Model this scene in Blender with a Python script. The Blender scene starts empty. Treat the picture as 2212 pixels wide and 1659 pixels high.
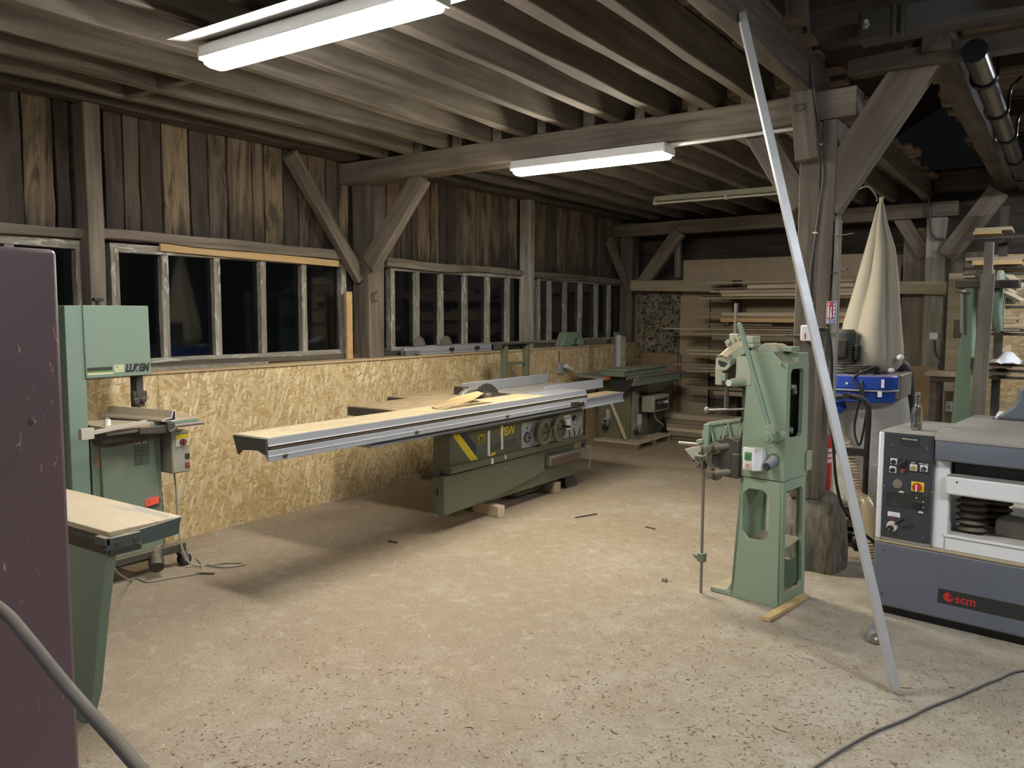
import bpy, bmesh, math, random
from mathutils import Vector, Matrix, noise

sc = bpy.context.scene
COL = sc.collection
RND = random.Random(11)
PI = math.pi

# ------------------------------------------------------------------ camera
EYE = Vector((0.0, 0.0, 1.6))
FPX = 1756.0                                   # focal length in pixels of a 2212 px wide frame
YAW, PITCH, ROLL = math.radians(34.35), math.radians(-4.87), math.radians(0.13)
_f = Vector((-math.sin(YAW) * math.cos(PITCH), math.cos(YAW) * math.cos(PITCH), math.sin(PITCH)))
_r = Vector((math.cos(YAW), math.sin(YAW), 0.0))
_u = _r.cross(_f)
CR = _r * math.cos(ROLL) + _u * math.sin(ROLL)
CU = _u * math.cos(ROLL) - _r * math.sin(ROLL)
CF = _f
cam_data = bpy.data.cameras.new('camera')
cam = bpy.data.objects.new('camera', cam_data)
COL.objects.link(cam)
cam_data.sensor_width = 36.0
cam_data.lens = 36.0 * FPX / 2212.0
cam_data.clip_start = 0.05
cam.matrix_world = Matrix(((CR.x, CU.x, -CF.x, EYE.x), (CR.y, CU.y, -CF.y, EYE.y), (CR.z, CU.z, -CF.z, EYE.z), (0, 0, 0, 1)))
sc.camera = cam

# ------------------------------------------------------------------ world and exposure
world = bpy.data.worlds.new('night'); sc.world = world
world.use_nodes = True
world.node_tree.nodes['Background'].inputs[0].default_value = (0.38, 0.40, 0.43, 1)
world.node_tree.nodes['Background'].inputs[1].default_value = 0.004
sc.view_settings.view_transform = 'Standard'
sc.view_settings.look = 'None'
sc.view_settings.gamma = 1.0
sc.view_settings.use_curve_mapping = False
sc.view_settings.exposure = 1.3
sc.cycles.max_bounces = 8
sc.cycles.diffuse_bounces = 4
sc.cycles.glossy_bounces = 4
sc.cycles.transmission_bounces = 8
sc.cycles.sample_clamp_indirect = 20.0
sc.cycles.adaptive_threshold = 0.03
sc.cycles.volume_bounces = 1
LAMP1 = (1.0, 0.975, 0.93, 44.0)      # r, g, b, strength of the fluorescent tubes
LAMP2 = (1.0, 0.925, 0.75, 60.0)
LAMP3 = (0.90, 0.95, 1.0, 62.0)


def P(px, py, ax, val):
    """The point of the plane x/y/z = val seen at a pixel of the 2212 x 1659 survey photograph."""
    d = CF + CR * ((px - 1106.0) / FPX) - CU * ((py - 829.5) / FPX)
    i = 'xyz'.index(ax)
    return EYE + d * ((val - EYE[i]) / d[i])


# ------------------------------------------------------------------ materials
class NT:
    def __init__(s, name):
        s.m = bpy.data.materials.new(name)
        s.m.use_nodes = True
        s.t = s.m.node_tree
        s.t.nodes.clear()
        s.out = s.t.nodes.new('ShaderNodeOutputMaterial')
        s.b = s.t.nodes.new('ShaderNodeBsdfPrincipled')
        s.t.links.new(s.b.outputs[0], s.out.inputs[0])
        s._tc = None

    def set(s, inp, v):
        if isinstance(v, bpy.types.NodeSocket):
            s.t.links.new(v, inp)
        else:
            if isinstance(v, (tuple, list)) and len(v) == 3 and inp.type == 'RGBA':
                v = (*v, 1)
            inp.default_value = v

    def P(s, **kw):
        for k, v in kw.items():
            s.set(s.b.inputs[k.replace('_', ' ')], v)
        return s

    def tc(s, which='Object'):
        if s._tc is None:
            s._tc = s.t.nodes.new('ShaderNodeTexCoord')
        return s._tc.outputs[which]

    def map(s, scale=(1, 1, 1), rot=(0, 0, 0), loc=(0, 0, 0), vec=None):
        n = s.t.nodes.new('ShaderNodeMapping')
        s.set(n.inputs[0], vec if vec is not None else s.tc())
        s.set(n.inputs['Location'], loc); n.inputs['Rotation'].default_value = rot; n.inputs['Scale'].default_value = scale
        return n.outputs[0]

    def noise(s, scale, vec=None, detail=4, rough=0.55, dist=0.0, out=0):
        n = s.t.nodes.new('ShaderNodeTexNoise')
        s.set(n.inputs['Vector'], vec if vec is not None else s.tc())
        n.inputs['Scale'].default_value = scale; n.inputs['Detail'].default_value = detail
        n.inputs['Roughness'].default_value = rough; n.inputs['Distortion'].default_value = dist
        return n.outputs[out]

    def voro(s, scale, vec=None, feature='F1', out='Distance', rnd=1.0):
        n = s.t.nodes.new('ShaderNodeTexVoronoi')
        n.feature = feature
        s.set(n.inputs['Vector'], vec if vec is not None else s.tc())
        n.inputs['Scale'].default_value = scale
        n.inputs['Randomness'].default_value = rnd
        return n.outputs[out]

    def ramp(s, fac, stops, interp='LINEAR'):
        n = s.t.nodes.new('ShaderNodeValToRGB')
        e = n.color_ramp.elements
        n.color_ramp.interpolation = interp
        for i, (p, c) in enumerate(stops):
            el = e[i] if i < 2 else e.new(p)
            el.position = p
            el.color = (c, c, c, 1) if isinstance(c, (int, float)) else (*c, 1)
        s.set(n.inputs[0], fac)
        return n.outputs[0]

    def mix(s, fac, a, b, mode='MIX'):
        n = s.t.nodes.new('ShaderNodeMix')
        n.data_type = 'RGBA'; n.blend_type = mode
        s.set(n.inputs[0], fac); s.set(n.inputs[6], a); s.set(n.inputs[7], b)
        return n.outputs[2]

    def math(s, op, a, b=0.0, clamp=False):
        n = s.t.nodes.new('ShaderNodeMath')
        n.operation = op; n.use_clamp = clamp
        s.set(n.inputs[0], a); s.set(n.inputs[1], b)
        return n.outputs[0]

    def sep(s, vec):
        n = s.t.nodes.new('ShaderNodeSeparateXYZ'); s.set(n.inputs[0], vec)
        return n.outputs

    def geo(s, which):
        return s.t.nodes.new('ShaderNodeNewGeometry').outputs[which]

    def rnd(s):
        return s.t.nodes.new('ShaderNodeObjectInfo').outputs['Random']

    def bump(s, h, strength=0.3, dist=0.01):
        n = s.t.nodes.new('ShaderNodeBump')
        n.inputs['Strength'].default_value = strength; n.inputs['Distance'].default_value = dist
        s.set(n.inputs['Height'], h)
        s.set(s.b.inputs['Normal'], n.outputs[0])
        return s

    def dusted(s, col, dust, amount, lo=0.45, scale=9.0):
        """dust that has settled on the faces that look up"""
        up = s.ramp(s.sep(s.geo('Normal'))[2], [(lo, 0.0), (min(lo + 0.4, 1.0), 1.0)])
        n = s.ramp(s.noise(scale, s.tc(), 5), [(0.3, 0.55), (0.62, 1.0)])
        f = s.math('MULTIPLY', s.math('MULTIPLY', up, n), amount)
        return s.mix(f, col, dust)


SAWDUST = (0.47, 0.37, 0.235)


def wood(name, dark, mid, light, axis=0, gs=16.0, rough=0.8, island=False, stains=0.0, bump=0.25, dust=0.0, vary=0.35):
    n = NT(name)
    sc3 = [gs, gs, gs]; sc3[axis] = gs / 16.0
    off = n.geo('Random Per Island') if island else n.rnd()
    sh = n.t.nodes.new('ShaderNodeCombineXYZ')
    for i in range(3):
        n.set(sh.inputs[i], n.math('MULTIPLY', off, 37.0 + 11 * i))
    v = n.map(tuple(sc3), loc=sh.outputs[0])
    g = n.noise(1.0, v, 6, 0.62, 0.6)
    c = n.ramp(g, [(0.28, dark), (0.5, mid), (0.74, light)])
    big = n.noise(1.7, n.map((1, 1, 1), loc=sh.outputs[0]), 3)
    c = n.mix(n.ramp(big, [(0.35, 0.0), (0.68, 0.55)]), c, dark)
    k = n.math('ADD', n.math('MULTIPLY', off, vary), 1.0 - vary / 2)
    m = n.t.nodes.new('ShaderNodeHueSaturation'); n.set(m.inputs['Color'], c); n.set(m.inputs['Value'], k)
    c = m.outputs[0]
    if dust:
        c = n.dusted(c, SAWDUST, dust)
    n.P(Base_Color=c, Roughness=rough)
    n.bump(g, bump, 0.01)
    return n.m


def paint(name, col, rough=0.45, dust=0.0, wear=0.25, metallic=0.0, grime=None, gscale=5.0, duston=SAWDUST, lo=0.45):
    n = NT(name)
    a = n.noise(gscale, None, 5, 0.6)
    lo_c = tuple(x * 0.72 for x in col) if grime is None else grime
    c = n.mix(n.ramp(a, [(0.36, wear), (0.66, 0.0)]), col, lo_c)
    if dust:
        c = n.dusted(c, duston, dust, lo)
    n.P(Base_Color=c, Roughness=n.ramp(a, [(0.3, min(1, rough + 0.2)), (0.7, rough)]), Metallic=metallic)
    return n.m


def plain(name, col, rough=0.5, metallic=0.0, emit=0.0):
    n = NT(name)
    a = n.noise(14.0, None, 3)
    n.P(Base_Color=n.mix(n.ramp(a, [(0.35, 0.16), (0.65, 0.0)]), col, tuple(x * 0.7 for x in col)), Roughness=rough, Metallic=metallic)
    if emit:
        n.P(Emission_Color=(*col, 1), Emission_Strength=emit)
    return n.m


def glass(name, col=(1, 1, 1), rough=0.02, ior=1.45):
    n = NT(name)
    n.P(Base_Color=col, Roughness=rough, Transmission_Weight=1.0, IOR=ior)
    return n.m


def emitter(name, c):
    n = NT(name)
    n.P(Base_Color=(0.9, 0.9, 0.9), Emission_Color=(c[0], c[1], c[2], 1), Emission_Strength=c[3])
    return n.m


# ------------------------------------------------------------------ mesh builder
class B:
    def __init__(s):
        s.bm = bmesh.new()

    def face(s, vs):
        try:
            s.bm.faces.new(vs)
        except ValueError:
            pass

    def hull8(s, pts):
        v = [s.bm.verts.new(p) for p in pts]
        for f in ((0, 3, 2, 1), (4, 5, 6, 7), (0, 1, 5, 4), (1, 2, 6, 5), (2, 3, 7, 6), (3, 0, 4, 7)):
            s.face([v[i] for i in f])
        return s

    def box(s, x0, x1, y0, y1, z0, z1):
        return s.hull8([(x0, y0, z0), (x1, y0, z0), (x1, y1, z0), (x0, y1, z0), (x0, y0, z1), (x1, y0, z1), (x1, y1, z1), (x0, y1, z1)])

    def obox(s, c, size, rot=(0, 0, 0)):
        from mathutils import Euler
        M = Euler(rot).to_matrix(); c = Vector(c); a, b, d = (x / 2 for x in size)
        return s.hull8([c + M @ Vector(p) for p in ((-a, -b, -d), (a, -b, -d), (a, b, -d), (-a, b, -d), (-a, -b, d), (a, -b, d), (a, b, d), (-a, b, d))])

    def frus(s, r0, z0, r1, z1):
        """box whose bottom rectangle r0=(x0,x1,y0,y1) and top rectangle r1 differ"""
        return s.hull8([(r0[0], r0[2], z0), (r0[1], r0[2], z0), (r0[1], r0[3], z0), (r0[0], r0[3], z0),
                        (r1[0], r1[2], z1), (r1[1], r1[2], z1), (r1[1], r1[3], z1), (r1[0], r1[3], z1)])

    def bar(s, p0, p1, w, h, up=(0, 0, 1)):
        p0, p1 = Vector(p0), Vector(p1); d = (p1 - p0).normalized()
        a = d.cross(Vector(up))
        if a.length < 1e-4:
            a = d.cross(Vector((1, 0, 0)))
        a.normalize(); b = a.cross(d)
        a, b = a * (w / 2), b * (h / 2)
        return s.hull8([p0 - a - b, p0 + a - b, p0 + a + b, p0 - a + b, p1 - a - b, p1 + a - b, p1 + a + b, p1 - a + b])

    def tube(s, pts, r, seg=10, caps=True, radii=None):
        pts = [Vector(p) for p in pts]
        n = len(pts); rings = []
        t = (pts[1] - pts[0]).normalized()
        a = t.cross(Vector((0, 0, 1)))
        if a.length < 1e-3:
            a = t.cross(Vector((1, 0, 0)))
        a.normalize()
        for i, p in enumerate(pts):
            t = ((pts[min(i + 1, n - 1)] - pts[max(i - 1, 0)])).normalized()
            a = (a - t * a.dot(t)).normalized(); b = t.cross(a)
            rr = radii[i] if radii else r
            rings.append([s.bm.verts.new(p + (a * math.cos(2 * PI * k / seg) + b * math.sin(2 * PI * k / seg)) * rr) for k in range(seg)])
        for i in range(n - 1):
            for k in range(seg):
                s.face([rings[i][k], rings[i][(k + 1) % seg], rings[i + 1][(k + 1) % seg], rings[i + 1][k]])
        if caps:
            s.face(rings[0][::-1]); s.face(rings[-1])
        return s

    def cyl(s, p0, p1, r, r1=None, seg=20, caps=True):
        return s.tube([p0, p1], r, seg, caps, radii=[r, r if r1 is None else r1])

    def lathe(s, prof, c=(0, 0, 0), ax='z', seg=24):
        c = Vector(c)
        E = {'z': (Vector((1, 0, 0)), Vector((0, 1, 0)), Vector((0, 0, 1))), 'y': (Vector((1, 0, 0)), Vector((0, 0, -1)), Vector((0, 1, 0))), 'x': (Vector((0, 1, 0)), Vector((0, 0, 1)), Vector((1, 0, 0)))}[ax]
        rings = []
        for r, h in prof:
            if r < 1e-5:
                rings.append([s.bm.verts.new(c + E[2] * h)] * seg)
            else:
                rings.append([s.bm.verts.new(c + E[2] * h + (E[0] * math.cos(2 * PI * k / seg) + E[1] * math.sin(2 * PI * k / seg)) * r) for k in range(seg)])
        for i in range(len(rings) - 1):
            for k in range(seg):
                q = [rings[i][k], rings[i][(k + 1) % seg], rings[i + 1][(k + 1) % seg], rings[i + 1][k]]
                u = []
                for v in q:
                    if v not in u:
                        u.append(v)
                if len(u) > 2:
                    s.face(u)
        return s

    def ball(s, c, r, seg=14, sq=(1, 1, 1)):
        n0 = len(s.bm.verts)
        res = bmesh.ops.create_uvsphere(s.bm, u_segments=seg, v_segments=max(6, seg // 2), radius=r)
        for v in res['verts']:
            v.co = Vector((v.co.x * sq[0], v.co.y * sq[1], v.co.z * sq[2])) + Vector(c)
        return s

    def _ax(s, p, ax, d):
        if ax == 'x':
            return (d, p[0], p[1])
        if ax == 'y':
            return (p[0], d, p[1])
        return (p[0], p[1], d)

    def prism(s, poly, ax, d0, d1):
        """polygon drawn in the plane square to ax, between d0 and d1"""
        a = [s.bm.verts.new(s._ax(p, ax, d0)) for p in poly]
        b = [s.bm.verts.new(s._ax(p, ax, d1)) for p in poly]
        n = len(poly)
        s.face(a[::-1]); s.face(b)
        for i in range(n):
            s.face([a[i], a[(i + 1) % n], b[(i + 1) % n], b[i]])
        return s

    def ring(s, outer, inner, ax, d0, d1):
        """plate with a window: outer and inner polygons of the same length"""
        n = len(outer)
        oa, ob = [[s.bm.verts.new(s._ax(p, ax, d)) for p in outer] for d in (d0, d1)]
        ia, ib = [[s.bm.verts.new(s._ax(p, ax, d)) for p in inner] for d in (d0, d1)]
        for i in range(n):
            j = (i + 1) % n
            s.face([oa[i], oa[j], ia[j], ia[i]]); s.face([ob[j], ob[i], ib[i], ib[j]])
            s.face([oa[j], oa[i], ob[i], ob[j]]); s.face([ia[i], ia[j], ib[j], ib[i]])
        return s


ROOT = {}


def empty(name, loc, rz=0.0):
    o = bpy.data.objects.new(name, None)
    COL.objects.link(o)
    o.location = loc; o.rotation_euler = (0, 0, rz)
    o.empty_display_size = 0.1
    ROOT[o.name] = Matrix.Translation(Vector(loc)) @ Matrix.Rotation(rz, 4, 'Z')
    return o


def tag(o, label, cat, group=None):
    o['label'] = label; o['category'] = cat
    if group:
        o['group'] = group
    return o


def thing(name, label, cat, loc, rz=0.0, group=None):
    return tag(empty(name, loc, rz), label, cat, group)


def obj(name, b, m, parent=None, world=False, bev=0.0, smooth=35, label=None, seg=2):
    """link one mesh object; world=True: the mesh was built in room coordinates"""
    bm = b.bm
    bmesh.ops.remove_doubles(bm, verts=bm.verts, dist=1e-6)
    bmesh.ops.recalc_face_normals(bm, faces=bm.faces)
    if parent is not None:
        base = parent
        while base.parent is not None:
            base = base.parent
        if world and base.name in ROOT:
            bm.transform(ROOT[base.name].inverted())
    me = bpy.data.meshes.new(name)
    bm.to_mesh(me); bm.free()
    me.materials.append(m)
    if smooth:
        me.shade_smooth(); me.set_sharp_from_angle(angle=math.radians(smooth))
    o = bpy.data.objects.new(name, me)
    COL.objects.link(o)
    if parent is not None:
        o.parent = parent
    if label:
        o['label'] = label
    if bev:
        md = o.modifiers.new('edge', 'BEVEL')
        md.width = bev; md.segments = seg; md.limit_method = 'ANGLE'; md.angle_limit = math.radians(40)
        md.harden_normals = False
    return o


def lone(name, b, m, label, cat, group=None, origin=None, **kw):
    """a thing that is a single mesh; its origin goes to the middle of its base"""
    vs = [v.co for v in b.bm.verts]
    if origin is None:
        lo = Vector([min(v[i] for v in vs) for i in range(3)]); hi = Vector([max(v[i] for v in vs) for i in range(3)])
        origin = Vector(((lo.x + hi.x) / 2, (lo.y + hi.y) / 2, lo.z))
    b.bm.transform(Matrix.Translation(-Vector(origin)))
    o = obj(name, b, m, **kw)
    o.location = origin
    return tag(o, label, cat, group)


def struct(o, label=None):
    o['kind'] = 'structure'
    if label:
        o['label'] = label
    return o


def poly_round(x0, x1, y0, y1, c, n=1):
    """rectangle with cut (n=1) or rounded (n>1) corners, as a list of points"""
    out = []
    for cx, cy, a0 in ((x1 - c, y0 + c, -90), (x1 - c, y1 - c, 0), (x0 + c, y1 - c, 90), (x0 + c, y0 + c, 180)):
        for k in range(n + 1):
            a = math.radians(a0 + 90.0 * k / n)
            out.append((cx + c * math.cos(a), cy + c * math.sin(a)))
    return out


def curve_pts(ctrl, n=8):
    """Catmull-Rom through the control points"""
    c = [Vector(p) for p in ctrl]
    c = [c[0] * 2 - c[1]] + c + [c[-1] * 2 - c[-2]]
    out = []
    for i in range(1, len(c) - 2):
        for k in range(n):
            t = k / n
            p0, p1, p2, p3 = c[i - 1:i + 3]
            out.append(0.5 * ((2 * p1) + (p2 - p0) * t + (2 * p0 - 5 * p1 + 4 * p2 - p3) * t * t + (3 * p1 - p0 - 3 * p2 + p3) * t ** 3))
    out.append(c[-2])
    return out


def timber(name, p0, p1, w, h, m, up=(0, 0, 1), rough=0.004, parent=None, bev=0.006, taper=1.0, seed=None):
    """a hewn timber: mesh along its own x axis, w wide and h high, slightly uneven"""
    p0, p1 = Vector(p0), Vector(p1)
    L = (p1 - p0).length
    x = (p1 - p0).normalized(); y = Vector(up).cross(x)
    if y.length < 1e-4:
        y = Vector((0, 1, 0)).cross(x)
    y.normalize(); z = x.cross(y)
    n = max(2, int(L / 0.22))
    b = B(); rings = []
    sd = RND.random() * 50 if seed is None else seed
    for i in range(n + 1):
        t = i / n; k = 1.0 + (taper - 1.0) * t
        ring = []
        for j, (a, c) in enumerate(((-1, -1), (1, -1), (1, 1), (-1, 1))):
            q = noise.noise_vector(Vector((t * L * 1.6, j * 3.1, sd))) * rough * 2
            bow = noise.noise(Vector((t * L * 0.5, 7.7, sd))) * rough * 1.5
            ring.append(b.bm.verts.new((t * L, a * w / 2 * k + q.y, c * h / 2 * k + q.z + bow)))
        rings.append(ring)
    for i in range(n):
        for j in range(4):
            b.face([rings[i][j], rings[i][(j + 1) % 4], rings[i + 1][(j + 1) % 4], rings[i + 1][j]])
    b.face(rings[0][::-1]); b.face(rings[-1])
    o = obj(name, b, m, smooth=30, bev=bev)
    M = Matrix(((x.x, y.x, z.x, p0.x), (x.y, y.y, z.y, p0.y), (x.z, y.z, z.z, p0.z), (0, 0, 0, 1)))
    if parent is not None:
        o.parent = parent
        o.matrix_local = ROOT[parent.name].inverted() @ M if parent.name in ROOT else M
    else:
        o.matrix_world = M
    return o


def text(name, body, size, m, parent, loc, rot, shear=0.0, bold=0.0, spacing=1.0, align='LEFT', xs=1.0, ext=0.0004):
    cu = bpy.data.curves.new(name, 'FONT')
    cu.body = body; cu.size = size; cu.shear = shear; cu.offset = bold; cu.space_character = spacing
    cu.align_x = align; cu.extrude = ext
    cu.materials.append(m)
    o = bpy.data.objects.new(name, cu)
    COL.objects.link(o)
    o.parent = parent
    o.location = loc; o.rotation_euler = rot; o.scale = (xs, 1, 1)
    return o

# ------------------------------------------------------------------ shared materials
M = {}
M['timber'] = wood('hewn timber', (0.09, 0.073, 0.057), (0.205, 0.17, 0.135), (0.315, 0.27, 0.22), 0, 15, dust=0.35)
M['joist'] = wood('joist timber', (0.085, 0.07, 0.055), (0.185, 0.156, 0.125), (0.30, 0.26, 0.21), 0, 15, dust=0.2)
M['darkwood'] = wood('dark timber', (0.035, 0.028, 0.022), (0.085, 0.068, 0.052), (0.14, 0.115, 0.09), 0, 15)
M['greywood'] = wood('weathered grey wood', (0.13, 0.12, 0.10), (0.30, 0.28, 0.24), (0.52, 0.49, 0.43), 0, 18, dust=0.2)
M['greyup'] = wood('weathered grey boards', (0.12, 0.11, 0.10), (0.25, 0.235, 0.21), (0.38, 0.365, 0.33), 2, 16)
M['greybeam'] = wood('grey planed beam', (0.07, 0.068, 0.068), (0.105, 0.102, 0.102), (0.15, 0.147, 0.145), 0, 12)
M['newwood'] = wood('new softwood', (0.42, 0.27, 0.12), (0.56, 0.39, 0.19), (0.66, 0.49, 0.27), 0, 14, vary=0.2)
M['paleboard'] = wood('sawn boards', (0.34, 0.27, 0.185), (0.48, 0.395, 0.28), (0.60, 0.51, 0.37), 0, 14, vary=0.4, dust=0.3)
M['brownboard'] = wood('old boards', (0.15, 0.115, 0.08), (0.27, 0.215, 0.15), (0.38, 0.31, 0.225), 0, 14, vary=0.5, dust=0.3)
M['deck'] = wood('deck planks', (0.12, 0.085, 0.06), (0.23, 0.165, 0.115), (0.36, 0.265, 0.185), 0, 12, island=True, vary=0.8)
M['vertboard'] = wood('upright boards', (0.13, 0.105, 0.08), (0.24, 0.195, 0.145), (0.36, 0.30, 0.23), 2, 12, island=True, vary=0.6)
M['panel'] = paint('chipboard panel', (0.42, 0.335, 0.235), 0.85, wear=0.3)
M['brownpanel'] = paint('brown fibre panel', (0.30, 0.205, 0.12), 0.8, wear=0.4)
M['dust'] = paint('sawdust covered steel', (0.47, 0.385, 0.26), 0.9, wear=0.5, grime=(0.33, 0.27, 0.19), gscale=7)
M['green'] = paint('pale green enamel', (0.20, 0.31, 0.235), 0.42, dust=0.75, wear=0.35, grime=(0.235, 0.29, 0.205))
M['green2'] = paint('blue green enamel', (0.17, 0.255, 0.208), 0.4, dust=0.7, wear=0.4, grime=(0.215, 0.255, 0.195))
M['olive'] = paint('olive green enamel', (0.112, 0.124, 0.082), 0.4, dust=0.55, wear=0.4, grime=(0.145, 0.145, 0.10))
M['wheel'] = paint('dusty olive enamel', (0.175, 0.18, 0.125), 0.42, dust=0.5, wear=0.4)
M['green3'] = paint('dusty old green enamel', (0.135, 0.19, 0.145), 0.5, dust=0.7, wear=0.6, grime=(0.20, 0.20, 0.145))
M['mort'] = paint('mortiser green enamel', (0.245, 0.34, 0.245), 0.5, dust=0.85, wear=0.5, grime=(0.305, 0.335, 0.232))
M['mortpale'] = paint('dusty lamplit green enamel', (0.40, 0.435, 0.325), 0.55, dust=0.9, wear=0.4, grime=(0.31, 0.36, 0.25), lo=0.1)  # paler than mort: settled dust plus lamp light put into the colour
M['dullsteel'] = paint('dusty brown steel', (0.17, 0.155, 0.12), 0.6, dust=0.6, wear=0.5, metallic=0.3)
M['slate'] = paint('slate enamel', (0.062, 0.085, 0.085), 0.4, dust=0.5, wear=0.4, grime=(0.1, 0.12, 0.115))
M['alu'] = paint('brushed aluminium', (0.55, 0.57, 0.61), 0.38, wear=0.25, metallic=0.75)
M['alumat'] = paint('anodised aluminium', (0.37, 0.39, 0.44), 0.45, wear=0.2, metallic=0.35)
M['steel'] = paint('bare steel', (0.30, 0.28, 0.26), 0.45, wear=0.5, metallic=0.7, dust=0.4)
M['darksteel'] = paint('oily dark steel', (0.085, 0.078, 0.068), 0.5, wear=0.5, metallic=0.4, dust=0.55)
M['black'] = paint('black plastic', (0.018, 0.018, 0.02), 0.45, dust=0.35, wear=0.2)
M['rubber'] = paint('black rubber', (0.022, 0.022, 0.024), 0.7, dust=0.4, wear=0.3)
M['cable'] = paint('dusty grey cable', (0.085, 0.088, 0.10), 0.6, dust=0.35)
M['greycable'] = paint('pale grey cable', (0.33, 0.30, 0.25), 0.6, dust=0.3)
M['white'] = paint('white enamel', (0.80, 0.82, 0.85), 0.35, dust=0.6, wear=0.1)
M['offwhite'] = plain('off white plastic', (0.66, 0.64, 0.58), 0.45)
M['navy'] = paint('blue grey enamel', (0.135, 0.15, 0.185), 0.45, dust=0.7, wear=0.2)
M['panelgrey'] = paint('charcoal enamel', (0.045, 0.05, 0.06), 0.5, wear=0.3)
M['greydust'] = paint('dusty grey sheet', (0.27, 0.26, 0.245), 0.75, wear=0.5, grime=(0.36, 0.33, 0.28))
M['blue'] = paint('bright blue enamel', (0.018, 0.07, 0.42), 0.3, dust=0.7, wear=0.2)
M['red'] = plain('red plastic', (0.55, 0.035, 0.03), 0.4)
M['oldred'] = plain('faded red plastic', (0.22, 0.06, 0.045), 0.5)
M['yellow'] = plain('yellow plastic', (0.80, 0.66, 0.05), 0.4)
M['maroon'] = None
M['stone'] = None


def flaky(name):
    n = NT(name)
    sh = n.t.nodes.new('ShaderNodeCombineXYZ')
    for i in range(3):
        n.set(sh.inputs[i], n.math('MULTIPLY', n.rnd(), 41.0 + 7 * i))
    g = n.noise(1.0, n.map((1.2, 18, 18), loc=sh.outputs[0]), 6, 0.65, 0.6)
    c = n.ramp(g, [(0.3, (0.13, 0.115, 0.095)), (0.52, (0.27, 0.245, 0.205)), (0.75, (0.42, 0.39, 0.34))])
    f = n.noise(1.0, n.map((6, 30, 30), loc=sh.outputs[0]), 6, 0.7, 1.0)
    c = n.mix(n.ramp(f, [(0.53, 0.0), (0.60, 0.8)]), c, (0.60, 0.585, 0.54))
    n.P(Base_Color=c, Roughness=0.85); n.bump(g, 0.3, 0.01)
    return n.m


M['flaky'] = flaky('flaking white paint on grey wood')


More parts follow.
